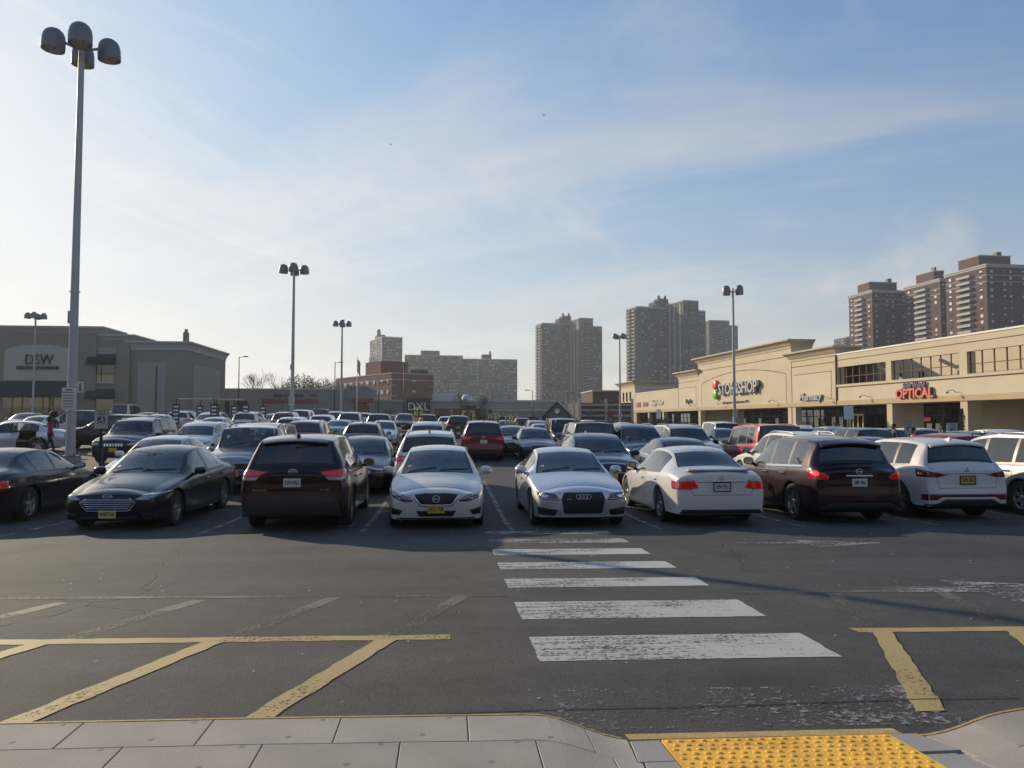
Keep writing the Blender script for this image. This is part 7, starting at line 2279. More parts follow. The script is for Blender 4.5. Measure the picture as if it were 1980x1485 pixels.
pc('parked_sedan', 'black sedan in the back line left of the bare round shrub', 'sed_a', 'black', -5.84, 82.78, 'F', detail=False, front=gen_front(fine=False))
pc('parked_suv', 'dark blue SUV in the far line behind the yellow posts', 'rog', 'blue', 6.99, 71.67, 'R', detail=False, rear=gen_rear(fine=False))
pc('parked_sedan', 'black sedan in the far line before the small gabled building', 'sed_a', 'black', 9.86, 69.42, 'F', detail=False, front=gen_front(fine=False))
pc('parked_van', 'white van far off before the dark brick block', 'boxy', 'white', 17.30, 90.87, 'F', detail=False, front=gen_front(fine=False))
pc('parked_sedan', 'dark red sedan far off beside the near end of the store', 'sed_c', 'maroon2', 17.66, 82.81, 'F', detail=False, front=gen_front(fine=False))
# ================================================================== lamp posts, signs, corrals, trees, people
M_POLE = mat('painted_pole', (0.34, 0.345, 0.35), 0.5, 0.2, var=0.10, vscale=1.2)
M_HEAD = mat('lamp_housing', (0.17, 0.175, 0.185), 0.45, 0.3)
M_REFL = mat('lamp_reflector', (0.75, 0.73, 0.70), 0.25, 0.9)
M_BULB = mat('lamp_bulb', (0.9, 0.88, 0.82), 0.15)
M_CONC = mat('rough_concrete', (0.24, 0.235, 0.22), 0.95, var=0.15, vscale=3, bump=0.3, bscale=25)
M_SIGNP = mat('sign_paper', (0.55, 0.54, 0.50), 0.6)
def lamp_head():
    mb = MB()
    prof = [(r_*0.90, h_*0.95) for r_, h_ in [(0.365, 0.0), (0.38, 0.0), (0.385, 0.05), (0.38, 0.36), (0.355, 0.50), (0.29, 0.62), (0.19, 0.70), (0.08, 0.735), (0.0, 0.74)]]
    mb.lathe(prof, 24)
    return mb.mesh('lamp_head', True, 40)
def lamp_refl():
    mb = MB(); mb.lathe([(0.325, 0.01), (0.31, 0.20), (0.22, 0.40), (0.09, 0.50), (0.0, 0.50)], 20)
    return mb.mesh('reflector', False, 40)
def lamp_bulb():
    mb = MB(); mb.lathe([(0.0, 0.10), (0.05, 0.12), (0.085, 0.20), (0.08, 0.32), (0.045, 0.42), (0.04, 0.50)], 12)
    return mb.mesh('bulb', True, 60)
LH, LR, LB = lamp_head(), lamp_refl(), lamp_bulb()
LH.materials.append(M_HEAD); LR.materials.append(M_REFL); LB.materials.append(M_BULB)
def lamp_post(X, D, ztop, label, rot=radians(20), r0=0.15, notice=True, base=True):
    x, y = loc(X, D); z0 = gz(x, y)
    root = empty('lamp_post', (x, y, z0)); tag(root, label, 'lamp post', 'tall four headed lamp posts')
    H = ztop - z0
    mb = MB()
    zb = 0.72
    mb.lathe([(0.0, zb), (r0*1.05, zb), (r0, zb + 0.3), (r0*0.62, H - 0.5), (r0*0.55, H), (0, H)], 16)
    mb.build('pole', M_POLE, root, angle=40)
    if base:
        mb = MB(); mb.lathe([(0.0, zb - 0.04), (0.29, zb - 0.04), (0.31, zb - 0.08), (0.32, -0.2)], 20); mb.build('concrete_base', M_CONC, root, angle=40)
        mb = MB(); mb.cbox(-0.25, 0.25, -0.25, 0.25, zb - 0.04, zb, 0.01)
        for sx_ in (-1, 1):
            for sy_ in (-1, 1): mb.tube([(0.2*sx_, 0.2*sy_, zb - 0.02), (0.2*sx_, 0.2*sy_, zb + 0.10)], 0.025, 6)
        mb.build('base_plate', M_HEAD, root)
    for k in range(4):
        a = rot + k*pi/2
        dx, dy = cos(a), sin(a)
        mb = MB(); mb.tube([(0.05*dx, 0.05*dy, H - 0.35), (0.52*dx, 0.52*dy, H - 0.20)], 0.045, 8); mb.build('arm', M_POLE, root)
        hd = inst('lamp_head', LH, None, root, (0.80*dx, 0.80*dy, H - 0.52), (0.05*dy, -0.05*dx, 0))
        inst('reflector', LR, None, hd); inst('bulb', LB, None, hd)
    if notice:
        mb = MB(); mb.cbox(-0.22, 0.20, -r0 - 0.05, -r0 - 0.02, 2.15, 2.85, 0.01); mb.build('notice_board', M_SIGNP, root)
        mb = MB()
        for k in range(6): mb.box(-0.17, 0.14, -r0 - 0.054, -r0 - 0.05, 2.24 + 0.09*k, 2.265 + 0.09*k)
        mb.box(-0.1, 0.1, -r0 - 0.054, -r0 - 0.05, 2.76, 2.80)
        o = mb.build('notice_print', M_SDRK, root); o['kind'] = 'stuff'
        mb = MB(); mb.box(-r0 - 0.04, -r0 + 0.02, -0.04, 0.04, 4.9, 5.3); mb.build('junction_box', M_POLE, root)
        for zz in (2.1, 2.9, 5.9): 
            mb = MB(); mb.lathe([(r0 + 0.012, zz), (r0 + 0.018, zz + 0.02), (r0 + 0.012, zz + 0.04)], 14); mb.build('strap', M_RIM, root)
    return root
lamp_post(-13.92, 24.2, 14.35, 'big near lamp post with four dome heads at the left of the lot', rot=radians(22), r0=0.142)
lamp_post((565-990)/1480*59, 59, 14.0, 'lamp post in the middle left, with a small sign, before the bank', rot=radians(8))
lamp_post((660-990)/1480*93, 93, 14.1, 'lamp post with a bird on it left of the brown tower', rot=radians(5), notice=False)
lamp_post((64-990)/1480*86, 86, 14.1, 'lamp post standing before the shoe store sign panel', rot=radians(14))
lamp_post((1420-990)/1480*68, 68, 13.9, 'lamp post crossing the supermarket letters', rot=radians(24))
lamp_post((1199-990)/1480*106, 106, 14.0, 'lamp post at the far end of the tan shops', rot=radians(20))

def street_light(X, D, H, label, arm=0.9, side=1):
    x, y = loc(X, D); z0 = gz(x, y)
    root = empty('street_light', (x, y, z0)); tag(root, label, 'street light', 'thin black street lights at the back')
    mb = MB(); mb.tube([(0, 0, 0), (0, 0, H)], [0.10, 0.06], 8); mb.build('pole', M_FRAME, root)
    mb = MB(); mb.tube([(0, 0, H - 0.1), (side*arm, 0, H)], 0.035, 6); mb.cbox(side*arm - 0.3, side*arm + 0.3, -0.15, 0.15, H - 0.06, H + 0.08, 0.03); mb.build('lantern', M_FRAME, root)
for (px, v, D_, lab, sd) in ((461, 697, 108, 'thin black street light before the bare trees', 1), (647, 707, 112, 'thin black street light left of the red brick block', 1), (732, 745, 118, 'thin black street light in front of the red brick wall', 1),
        (781, 708, 122, 'thin black street light at the edge of the dark slab', 1), (1030, 746, 118, 'thin black street light in the sky gap left of the grey tower', -1), (1074, 735, 128, 'thin black street light before the gabled roof', -1),
        (1096, 750, 134, 'thin black street light right of the gabled roof', 1), (1110, 752, 140, 'thin black street light before the parking deck', 1)):
    street_light((px-990)/1480*D_, D_, (815 - v)*D_/1480 + 2 - 1.2, lab, side=sd)

# --- accessible parking signs
def symbol(root, y, z, s, m):
    """wheelchair figure: head, leaning body, arm and wheel"""
    mb = MB()
    def st(pts, w): mb.prism([(p[0]*s, p[1]*s) for p in stroke(pts, w)][::-1], -0.002, 0.002, 'y')
    mb.prism([(p[0]*s, p[1]*s) for p in oval(0.12, 0.36, 0.085, 0.085, 12)][::-1], -0.002, 0.002, 'y')
    st([(0.08, 0.24), (-0.06, -0.02), (0.22, -0.04), (0.32, -0.30), (0.42, -0.28)], 0.09)
    st([(0.06, 0.20), (0.28, 0.10), (0.36, 0.18)], 0.07)
    st([(0.22*cos(a) - 0.06, 0.24*sin(a) - 0.18) for a in [radians(110 + 28*k) for k in range(9)]], 0.075)
    mb.build('symbol', m, root, (0, y, z))
def access_sign(X, D, ztop, label, post=True, w=0.36, h=0.50):
    x, y = loc(X, D); z0 = gz(x, y)
    root = empty('parking_sign', (x, y, z0), -YAW); tag(root, label, 'sign', 'accessible parking signs')
    zt = ztop - z0
    mb = MB(); mb.cbox(-w/2, w/2, -0.012, 0.0, zt - h, zt, 0.005); mb.build('sign_panel', mat('sign_panel_edge', (0.06, 0.09, 0.07), 0.5), root)
    mb = MB(); mb.cbox(-w/2 + 0.014, w/2 - 0.014, -0.016, -0.011, zt - h + 0.014, zt - 0.014, 0.002); mb.build('sign_face', mat('sign_face_white', (0.42, 0.43, 0.38), 0.5), root)
    mb = MB(); mb.cbox(-0.095, 0.095, -0.019, -0.015, zt - h*0.76, zt - h*0.38, 0.002); mb.build('symbol_field', mat('sign_blue', (0.018, 0.03, 0.10), 0.5), root)
    symbol(root, -0.021, zt - h*0.58, 0.20, M_SWHT)
    for (t, zz, s_) in (('RESERVED', 0.13, 0.062), ('PARKING', 0.27, 0.062)):
        inst('lettering', text_mesh(t, s_, 0.001, 0.001, sx=0.85), M_SDRK, root, (0, -0.0175, zt - h*zz))
    mb = MB()
    for sx_ in (-1, 1): mb.box(0.028*sx_ - 0.006, 0.028*sx_ + 0.006, -0.004, 0.03, 0, zt - 0.04)
    mb.box(-0.028, 0.028, 0.022, 0.030, 0, zt - 0.04)
    mb.build('post', mat('green_post', (0.05, 0.06, 0.07), 0.5, 0.3), root)
    return root
access_sign((197-990)/1480*19.0, 19.0, 2.31, 'accessible parking sign on a punched post beside the white sedan')
access_sign((1757-990)/1480*30, 30.0, 2.02, 'accessible parking sign before the shutter of the optical shop', w=0.4, h=0.55)
access_sign((1841-990)/1480*31, 31.0, 1.95, 'accessible parking sign before the conifer shrubs', w=0.4, h=0.55)

# tall pale sign on a post by the supermarket doors
def post_sign(X, D, H, label, w=0.35, h=0.8, m=None):
    x, y = loc(X, D); z0 = gz(x, y)
    root = empty('post_sign', (x, y, z0), -YAW); tag(root, label, 'sign')
    mb = MB(); mb.tube([(0, 0, 0), (0, 0, H)], 0.05, 8); mb.build('post', M_FRAME, root)
    mb = MB(); mb.cbox(-w/2, w/2, -0.09, -0.055, H - h - 0.1, H - 0.1, 0.01); mb.build('sign_panel', m or mat('pale_blue_sign', (0.55, 0.62, 0.64), 0.5), root)
post_sign((1640-990)/1480*62, 62, 3.2, 'tall narrow pale blue sign by the supermarket doors', w=0.75, h=1.1)
post_sign((1273-990)/1480*100, 100, 3.4, 'narrow white sign post before the low shop range', w=0.6, h=1.2, m=M_SWHT)
post_sign((1181-990)/1480*98, 98, 3.0, 'small red sign post near the bare trees by the far shops', w=0.7, h=0.7, m=M_SMAR)

# --- cart corrals
def corral(X, D, W_, Ln, H, m, label, boards=False):
    x, y = loc(X, D); z0 = gz(x, y)
    root = empty('cart_corral', (x, y, z0)); tag(root, label, 'cart corral', 'cart corrals')
    for sx_ in (-1, 1):
        for sy_ in (0, 1):
            px_, py_ = sx_*W_/2, sy_*Ln
            mb = MB(); mb.tube([(px_, py_, 0), (px_, py_, H - 0.12), (px_ - sx_*0.03, py_, H - 0.03), (px_ - sx_*0.10, py_, H), (px_ - sx_*0.16, py_, H - 0.06)], 0.05, 8); mb.build('post', m, root)
            if boards:
                mb = MB(); mb.cbox(px_ - 0.24, px_ + 0.24, py_ - 0.09, py_ - 0.055, H - 1.75, H - 0.35, 0.01); mb.build('board', M_DLET, root)
                mb = MB()
                for k in range(5): mb.box(px_ - 0.15, px_ + 0.15, py_ - 0.094, py_ - 0.09, H - 1.6 + 0.25*k, H - 1.5 + 0.25*k)
                o = mb.build('board_print', M_SWHT, root); o['kind'] = 'stuff'
            else:
                mb = MB()
                for k in range(4): mb.lathe([(0.056, H*0.35 + k*0.4), (0.056, H*0.35 + k*0.4 + 0.12)], 8, 0, Matrix.Translation((px_, py_, 0)))
                o = mb.build('post_bands', M_SDRK, root); o['kind'] = 'stuff'
        for zz in (0.45, 0.95):
            mb = MB(); mb.tube([(sx_*W_/2, 0, zz), (sx_*W_/2, Ln, zz)], 0.03, 6); mb.build('side_rail', M_RIM, root)
    mb = MB(); mb.tube([(-W_/2, 0, H - 0.02), (W_/2, 0, H - 0.02)], 0.05 if boards else 0.02, 6); mb.build('top_rail', M_WINF if boards else M_RIM, root)
corral((378-990)/1480*52, 52, 2.5, 5.0, 2.55, M_FRAME, 'grey cart corral with dark notice boards, left one near the shoe store', True)
corral((447-990)/1480*53, 53, 2.0, 5.0, 2.55, M_FRAME, 'grey cart corral with dark notice boards, right one near the bank', True)
corral((907-990)/1480*60, 60, 0.85, 4.0, 2.1, M_YELL, 'yellow post cart corral left of the bright red SUV roof')
corral((958-990)/1480*60, 60, 0.6, 4.0, 2.0, M_YELL, 'yellow post cart corral right behind the bright red SUV')
corral((993-990)/1480*58, 58, 0.55, 4.0, 1.95, M_YELL, 'yellow post cart corral behind the dark grey sedan')
corral((808-990)/1480*55, 55, 0.4, 4.0, 2.25, M_YELL, 'narrow yellow post cart corral below the dark sign block')

# --- flagpole by the bank
x, y = loc((690-990)/1480*100, 100)
fl = empty('flagpole', (x, y, gz(x, y))); tag(fl, 'white flagpole with a limp flag by the red bank canopy', 'flagpole')
mb = MB(); mb.tube([(0, 0, 0), (0, 0, 9.0)], [0.07, 0.04], 8); mb.build('pole', M_SWHT, fl)
mb = MB()
for k in range(6):
    mb.add([(0.05, 0.02*sin(k), 8.6 - 0.28*k), (0.05 + 0.05*(k % 2) + 0.34, 0.09*cos(k), 8.2 - 0.34*k), (0.05 + 0.05*((k+1) % 2) + 0.34, 0.09*cos(k+1), 8.2 - 0.34*(k+1)), (0.05, 0.02*sin(k+1), 8.6 - 0.28*(k+1))], [(0, 1, 2, 3)])
mb.build('flag', mat('flag_cloth', (0.32, 0.30, 0.32), 0.8), fl)

# --- trees
M_BARK = mat('grey_bark', (0.095, 0.080, 0.066), 0.95, var=0.2, vscale=4)
M_TWIG = mat('fine_twigs', (0.115, 0.098, 0.080), 0.95)
M_WILL = mat('young_willow_leaves', (0.19, 0.175, 0.085), 0.8, var=0.25, vscale=0.6)
M_BLOS = mat('pale_blossom', (0.42, 0.41, 0.37), 0.8)
def bare_tree_meshes(seed, H, spread, depth=6, twigm=True):
    rg = random.Random(seed)
    tr, tw = MB(), MB()
    def grow(p, d, ln, r, lev):
        q = p + d * ln
        mid = p + d * ln * 0.5 + Vector((rg.uniform(-1, 1), rg.uniform(-1, 1), rg.uniform(-0.4, 0.4))) * ln * 0.06
        (tr if lev < 3 else tw).tube([p, mid, q], [r, r*0.82, r*0.66], 6 if lev < 2 else (4 if lev < 4 else 3), cap=False)
        if lev >= depth: return
        n = 3 if lev < 2 else rg.choice([2, 3, 3])
        for k in range(n):
            ax = Vector((rg.uniform(-1, 1), rg.uniform(-1, 1), rg.uniform(-0.25, 0.5)))
            nd = (d * rg.uniform(0.75, 1.1) + ax * spread + Vector((0, 0, 0.16))).normalized()
            start = p + (q - p) * rg.uniform(0.6, 1.0)
            grow(start if k else q, nd, ln * rg.uniform(0.66, 0.84), r * rg.uniform(0.5, 0.66), lev + 1)
    grow(Vector((0, 0, 0)), Vector((0, 0, 1)), H * 0.26, H * 0.021, 0)
    return tr.mesh('trunk', False), tw.mesh('crown', False)
def willow_meshes(seed, H):
    rg = random.Random(seed)
    tr, lf = MB(), MB()
    tr.tube([(0, 0, 0), (0.1, 0.05, H*0.3), (0.0, 0.1, H*0.45)], [H*0.035, H*0.028, H*0.02], 8)
    for k in range(9):
        a = k*0.7 + rg.random(); rr = H*0.32*rg.uniform(0.6, 1.1)
        tr.tube([(0, 0, H*0.35), (rr*0.5*cos(a), rr*0.5*sin(a), H*rg.uniform(0.7, 0.8)), (rr*cos(a), rr*sin(a), H*rg.uniform(0.78, 0.98))], [H*0.014, H*0.009, H*0.004], 5)
    for k in range(210):
        a = rg.random()*2*pi; rr = H*0.5*sqrt(rg.random())*rg.uniform(0.7, 1.08)
        zt = H*(1.0 - 0.45*(rr/(H*0.5))**2) * rg.uniform(0.90, 1.04)
        p = Vector((rr*cos(a), rr*sin(a), zt)); ln = H*rg.uniform(0.22, 0.50)
        for q in range(16):
            t = q/16
            c = p + Vector((0.03*H*cos(a)*t, 0.03*H*sin(a)*t, -ln*t)) + Vector((rg.uniform(-1, 1), rg.uniform(-1, 1), rg.uniform(-1, 1)))*0.016*H
            d1 = Vector((rg.uniform(-1, 1), rg.uniform(-1, 1), rg.uniform(-1.5, 0.2))).normalized()*0.035*H; d2 = Vector((rg.uniform(-1, 1), rg.uniform(-1, 1), rg.uniform(-0.5, 0.5))).normalized()*0.011*H
            lf.face([c - d2, c + d1, c + d2])
    return tr.mesh('trunk', False), lf.mesh('crown', False)
TV = [bare_tree_meshes(s, 10.0, sp_, 6) for s, sp_ in ((3, 0.62), (11, 0.75), (29, 0.55))]
TWI = willow_meshes(5, 10.0)
def tree(kind, X, D, H, label, crown_m=M_TWIG, rz=0.0, wide=1.0, z=None):
    x, y = loc(X, D)
    t, c = TV[kind] if kind < 3 else TWI
    nm = 'bare_tree' if kind < 3 and crown_m is M_TWIG else ('willow_tree' if kind == 3 else 'blossom_tree')
    root = empty(nm, (x, y, gz(x, y) if z is None else z), rz); tag(root, label, 'tree', 'trees at the back of the lot')
    s = H/10.0
    inst('trunk', t, M_BARK, root, None, None, (s*wide, s*wide, s)); inst('crown', c, crown_m, root, None, None, (s*wide, s*wide, s))
tree(0, (490-990)/1480*145, 145, 11.5, 'bare tree, leftmost, beside the corner of the shoe store', rz=0.4)
tree(1, (537-990)/1480*150, 150, 11.0, 'bare tree between the leftmost bare tree and the willows', rz=2.0)
tree(3, (583-990)/1480*150, 150, 9.5, 'yellow green willow, left of two behind the bank', M_WILL, 0.3, 1.2)
tree(3, (628-990)/1480*156, 156, 9.0, 'yellow green willow, right of two next to the red brick block', M_WILL, 1.9, 1.25)
tree(2, (512-990)/1480*170, 170, 9.0, 'small dark bare tree behind the leftmost bare trees', rz=1.1)
tree(1, (752-990)/1480*118, 118, 3.3, 'bare round shrub left of the dark sign block', rz=0.0, wide=1.5)
tree(0, (892-990)/1480*124, 124, 7.0, 'bare dark tree, left of two before the long slab', rz=0.2, wide=1.1)
tree(2, (934-990)/1480*122, 122, 6.6, 'bare dark tree, right of two before the long slab', rz=2.2, wide=1.15)
tree(1, (985-990)/1480*160, 160, 5.2, 'pale blossoming bush right of the long slab', M_BLOS, 0.7, 1.4)
tree(0, (1093-990)/1480*140, 140, 6.5, 'pale blossoming tree behind the gabled roof', M_BLOS, 1.4, 0.9)
tree(2, (1138-990)/1480*118, 118, 4.6, 'bare tree before the parking deck, left one', rz=0.9, wide=1.2)
tree(1, (1178-990)/1480*112, 112, 5.0, 'bare tree before the parking deck, right one by the lamp post', rz=2.9, wide=1.2)
tree(0, (1015-990)/1480*210, 210, 7.0, 'bare tree far off in the sky gap left of the grey tower', rz=2.4, wide=1.2)
# dark clipped hedge line along the back
mb = MB(); rg = random.Random(4)
for k in range(5200):
    xx = rg.uniform(-4, 26); c = Vector((xx, rg.uniform(0, 2.2), (1.3 + 0.5*sin(xx*0.8) + 0.3*sin(xx*2.1))*rg.random()**0.6))
    d1 = Vector((rg.uniform(-1, 1), rg.uniform(-1, 1), rg.uniform(-1, 1))).normalized()*0.22; d2 = Vector((rg.uniform(-1, 1), rg.uniform(-1, 1), rg.uniform(-1, 1))).normalized()*0.09
    mb.face([c - d2, c + d1, c + d2])
hx, hy = loc(0, 120)
hd = mb.build('hedge', mat('dark_hedge', (0.035, 0.038, 0.024), 0.9, var=0.3, vscale=1), None, (hx, hy, gz(hx, hy)), recalc=False)
tag(hd, 'dark ragged hedge along the back edge of the lot', 'hedge', kind='stuff')
# ================================================================== cars standing in the left aisle
a1 = car('parked_sedan', 'silver sedan with its rear door swung open in the left aisle', 'sed_s', SPECS['sed_a'], PAINT['silver'], loc(-23.6, 36.0)[0], loc(-23.6, 36.0)[1], 'S', G_TINT, heading=radians(108), front=gen_front(), group='cars standing in the left aisle')
for ch in list(a1.children):
    if ch.data and (ch.data.name.startswith('door_r_l') or ch.data.name.startswith('window1_l')):
        sp_ = SPECS['sed_a']
        p = Vector((-sp_['W']/2 + 0.03, sp_['L']/2 - sp_['doors'][1], 0))
        R_o = Matrix.Rotation(radians(-62), 4, 'Z')
        q = p - (R_o @ p)
        ch.location = q; ch.rotation_euler = (0, 0, radians(-62))
car('parked_suv', 'black plum SUV standing side on behind the big lamp post', 'rog_s', SPECS['high'], PAINT['maroon2'], loc(-20.0, 38.5)[0], loc(-20.0, 38.5)[1], 'S', G_TINT, heading=radians(80), front=gen_front(), rim='five', group='cars standing in the left aisle')
car('parked_suv', 'black SUV standing side on far back before the shoe store windows', 'high_h', SPECS['high'], PAINT['black'], loc(-29.0, 51.0)[0], loc(-29.0, 51.0)[1], 'S', G_DARK, heading=radians(84), front=gen_front(), group='cars standing in the left aisle')

# ================================================================== people
M_SKIN = mat('skin_brown', (0.20, 0.115, 0.075), 0.6)
M_HAIR = mat('black_hair', (0.008, 0.007, 0.006), 0.7)
def person(X, D, label, heading, h=1.68, top=(0.3, 0.02, 0.08), legs=(0.02, 0.02, 0.03), stride=0.25, larm=0.1, rarm=-0.1, reach=None, hair='short', cap=None, lean=0.0):
    """a standing or walking figure grown from a jointed skeleton; heading 0 looks to +Y"""
    s = h / 1.72
    V = []; E = []; Rr = []
    def v(p, r, par=None):
        V.append(Vector(p) * s); Rr.append(r * s)
        if par is not None: E.append((par, len(V) - 1))
        return len(V) - 1
    pel = v((0, 0, 0.94), 0.135)
    wst = v((0, 0.01 + lean*0.3, 1.08), 0.118, pel)
    cst = v((0, 0.02 + lean*0.8, 1.28), 0.140, wst)
    upp = v((0, 0.01 + lean, 1.42), 0.105, cst)
    nck = v((0, 0.02 + lean*1.1, 1.50), 0.052, upp)
    hd0 = v((0, 0.045 + lean*1.2, 1.565), 0.070, nck)
    hd1 = v((0, 0.045 + lean*1.25, 1.64), 0.088, hd0)
    hd2 = v((0, 0.03 + lean*1.3, 1.70), 0.066, hd1)
    v((0, 0.135 + lean*1.25, 1.615), 0.014, hd1)                       # nose
    feet = []
    for sx_, st in ((-1, stride), (1, -stride)):
        hip = v((0.095*sx_, 0, 0.90), 0.095, pel)
        kn = v((0.10*sx_, 0.45*st + 0.06*abs(st) + 0.02, 0.50), 0.062, hip)
        ank = v((0.10*sx_, 0.95*st - (0.10 if st < 0 else 0.0), 0.085 + (0.06 if st < 0 else 0)), 0.042, kn)
        v((0.11*sx_, 0.95*st + 0.05 - (0.10 if st < 0 else 0), 0.035), 0.036, ank)
        v((0.12*sx_, 0.95*st + 0.16 - (0.10 if st < 0 else 0), 0.03), 0.030, len(V) - 1)
    for sx_, sw in ((-1, larm), (1, rarm)):
        sh = v((0.185*sx_, lean, 1.40), 0.062, upp)
        if reach and reach[0] == sx_:
            el = v((0.34*sx_, 0.12 + lean, 1.20), 0.046, sh); wr_ = v((0.46*sx_, reach[1] + lean, reach[2]), 0.034, el)
            dd = Vector((0.45*sx_, 0.85, -0.1)).normalized()
        else:
            el = v((0.245*sx_, 0.10*sw*2 + lean - 0.03, 1.13), 0.047, sh); wr_ = v((0.25*sx_, 0.55*sw + lean + 0.07, 0.90), 0.033, el)
            dd = Vector((0.02*sx_, 0.25, -1)).normalized()
        pm = v(tuple(V[wr_]/s + dd*0.07), 0.032, wr_)
        side = dd.cross(Vector((sx_, 0, 0.2))).normalized()
        for q, (off_, ln) in enumerate(((-0.026, 0.075), (-0.009, 0.085), (0.009, 0.08), (0.026, 0.062))):
            k1 = v(tuple(V[pm]/s + side*off_ + dd*0.04), 0.010, pm); v(tuple(V[pm]/s + side*off_ + dd*ln), 0.008, k1)
        v(tuple(V[wr_]/s + dd*0.06 + side*-0.05), 0.010, wr_)
    me = bpy.data.meshes.new('body_skeleton'); me.from_pydata([tuple(p) for p in V], E, [])
    o = bpy.data.objects.new('tmp_body', me); COL.objects.link(o)
    md = o.modifiers.new('skin', 'SKIN'); md.use_smooth_shade = True
    for i, sv in enumerate(me.skin_vertices[0].data):
        sv.radius = (Rr[i], Rr[i] * (0.80 if i in (pel, wst, cst) else 1.0)); sv.use_root = (i == pel)
    ss = o.modifiers.new('sub', 'SUBSURF'); ss.levels = 1; ss.render_levels = 1
    dg = bpy.context.evaluated_depsgraph_get()
    bm_ = bpy.data.meshes.new_from_object(o.evaluated_get(dg))
    bpy.data.objects.remove(o); bpy.data.meshes.remove(me)
    bm_.name = 'body'
    bm_.materials.clear()
    for m_ in (mat('shirt_%d' % len(CARS) + label[:9], top, 0.85), mat('trousers_' + label[:12], legs, 0.85), M_SKIN, M_BLACK): bm_.materials.append(m_)
    for p in bm_.polygons:
        c = p.center / s
        if c.z > 1.475: k = 2
        elif c.z < 0.07 and True: k = 3
        elif c.z < 0.97 and abs(c.x) < 0.20: k = 1
        elif c.z < 0.93 and abs(c.x) >= 0.20: k = 2
        else: k = 0
        p.material_index = k
        p.use_smooth = True
    x, y = loc(X, D)
    root = empty('person', (x, y, gz(x, y)), heading); tag(root, label, 'person')
    inst('body', bm_, None, root)
    hb = MB(); hc = Vector((0, 0.028 + lean*1.25, 1.665)) * s
    if hair == 'afro': hb.lathe([(0.0, -0.10), (0.12, -0.09), (0.20, 0.0), (0.21, 0.10), (0.15, 0.20), (0.0, 0.24)], 16, 0, Matrix.Translation(hc))
    elif hair == 'long': hb.lathe([(0.10, -0.22), (0.115, -0.10), (0.112, 0.0), (0.09, 0.06), (0.0, 0.09)], 14, 0, Matrix.Translation(hc - Vector((0, 0.03, 0))))
    else: hb.lathe([(0.093, -0.04), (0.100, 0.01), (0.085, 0.06), (0.0, 0.085)], 14, 0, Matrix.Translation(hc - Vector((0, 0.012, 0))))
    hb.build('hair', M_HAIR if cap is None else mat('cap_' + label[:10], cap, 0.8), root)
    return root
person(-21.1, 35.0, 'person in a magenta jacket walking past the open sedan door', radians(-35), 1.68, (0.30, 0.022, 0.075), (0.012, 0.013, 0.025), stride=0.30, reach=(-1, 0.25, 1.12), hair='long')
person(-22.4, 37.5, 'person with a large round black hairdo behind the open sedan door', radians(160), 1.72, (0.05, 0.05, 0.06), (0.02, 0.02, 0.03), stride=0.05, hair='afro')
person((1595-990)/1480*57, 57, 'person in a bright red shirt outside the supermarket', radians(60), 1.72, (0.50, 0.02, 0.025), (0.02, 0.02, 0.03), stride=0.12)
person((1612-990)/1480*57, 57, 'person in a pale grey jacket beside the one in red', radians(20), 1.76, (0.42, 0.41, 0.40), (0.03, 0.03, 0.035), stride=0.1, cap=(0.05, 0.05, 0.055))
person((1621-990)/1480*56, 56, 'person in a white shirt and pale cap, rightmost outside the supermarket', radians(-40), 1.66, (0.60, 0.59, 0.56), (0.10, 0.10, 0.11), stride=0.2, cap=(0.5, 0.48, 0.45))
person((1728-990)/1480*33.5, 33.5, 'person with dark hair between the cars before the optical shop', radians(90), 1.80, (0.05, 0.05, 0.06), (0.03, 0.03, 0.03), stride=0.1)
person((1821-990)/1480*26.5, 26.5, 'person in a black bucket hat behind the white crossover roof', radians(-90), 1.78, (0.03, 0.03, 0.035), (0.03, 0.03, 0.03), stride=0.1, cap=(0.008, 0.008, 0.009))
person((1774-990)/1480*27.0, 27.0, 'person in a black and white top bending by the cream hatchback', radians(70), 1.72, (0.30, 0.30, 0.30), (0.03, 0.03, 0.03), stride=0.1, lean=0.12)

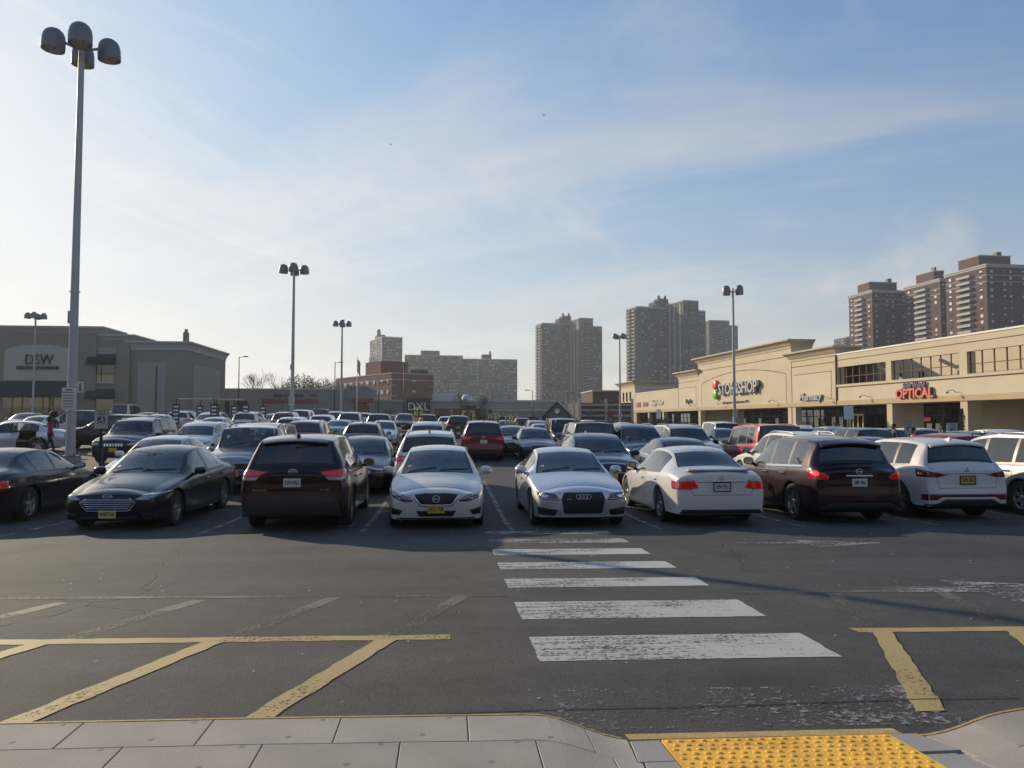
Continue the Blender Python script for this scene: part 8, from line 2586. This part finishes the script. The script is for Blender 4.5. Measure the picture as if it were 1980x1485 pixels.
# ================================================================== birds
M_BIRD = mat('dark_feathers', (0.02, 0.02, 0.022), 0.8)
def bird(X, D, z, label, fly=True, s=1.0, rz=0.0):
    x, y = loc(X, D)
    root = empty('bird', (x, y, z), rz); tag(root, label, 'bird')
    mb = MB(); mb.tube([(0, -0.20*s, 0), (0, -0.10*s, 0.01*s), (0, 0.02*s, 0.02*s), (0, 0.12*s, 0.03*s), (0, 0.19*s, 0.04*s)], [0.015*s, 0.045*s, 0.065*s, 0.045*s, 0.012*s], 8); mb.build('body', M_BIRD, root)
    for sx_ in (-1, 1):
        mb = MB()
        if fly: mb.add([(0.03*sx_*s, 0.07*s, 0.03*s), (0.30*sx_*s, 0.06*s, 0.14*s), (0.55*sx_*s, -0.04*s, 0.10*s), (0.28*sx_*s, -0.08*s, 0.10*s), (0.03*sx_*s, -0.08*s, 0.02*s)], [(0, 1, 2, 3, 4)])
        else: mb.add([(0.05*sx_*s, 0.06*s, 0.05*s), (0.068*sx_*s, -0.05*s, 0.02*s), (0.03*sx_*s, -0.22*s, -0.01*s), (0.055*sx_*s, 0.0, -0.03*s)], [(0, 1, 2, 3)])
        mb.build('wing', M_BIRD, root)
    if not fly:
        mb = MB()
        for sx_ in (-1, 1): mb.tube([(0.02*sx_*s, 0, -0.04*s), (0.02*sx_*s, 0, -0.12*s)], 0.006*s, 5)
        o = mb.build('legs', M_BIRD, root); o['kind'] = 'stuff'
bird((1053-990)/1480*110, 110, 2 + (815-213)*110/1480, 'bird gliding high in the blue sky above the centre', True, 1.0, 0.6)
bird((752-990)/1480*140, 140, 2 + (815-272)*140/1480, 'bird flying in the pale sky left of the centre', True, 1.0, 1.4)
bird((663-990)/1480*93, 93, 14.35, 'small bird perched on the lamp post left of the brown tower', False, 1.0, 1.2)
bird((1436-990)/1480*121, 118.5, 13.0, 'small bird perched on the supermarket cornice', False, 1.2, -1.2)
# ================================================================== the air
hz = MB(); hz.box(-1400, 1400, -60, 1600, -2.0, 112.0)
haze = hz.build('haze', None)
hm = bpy.data.materials.new('haze_air'); hm.use_nodes = True
hn = hm.node_tree; hn.nodes.clear()
ho = hn.nodes.new('ShaderNodeOutputMaterial'); hv = hn.nodes.new('ShaderNodeVolumePrincipled')
hv.inputs['Color'].default_value = (0.90, 0.95, 1.0, 1)
hv.inputs['Density'].default_value = 0.00026
hv.inputs['Anisotropy'].default_value = 0.35
hn.links.new(hv.outputs[0], ho.inputs['Volume'])
haze.data.materials.append(hm)
tag(haze, 'thin pale haze filling the air over the lot', 'haze', kind='stuff')
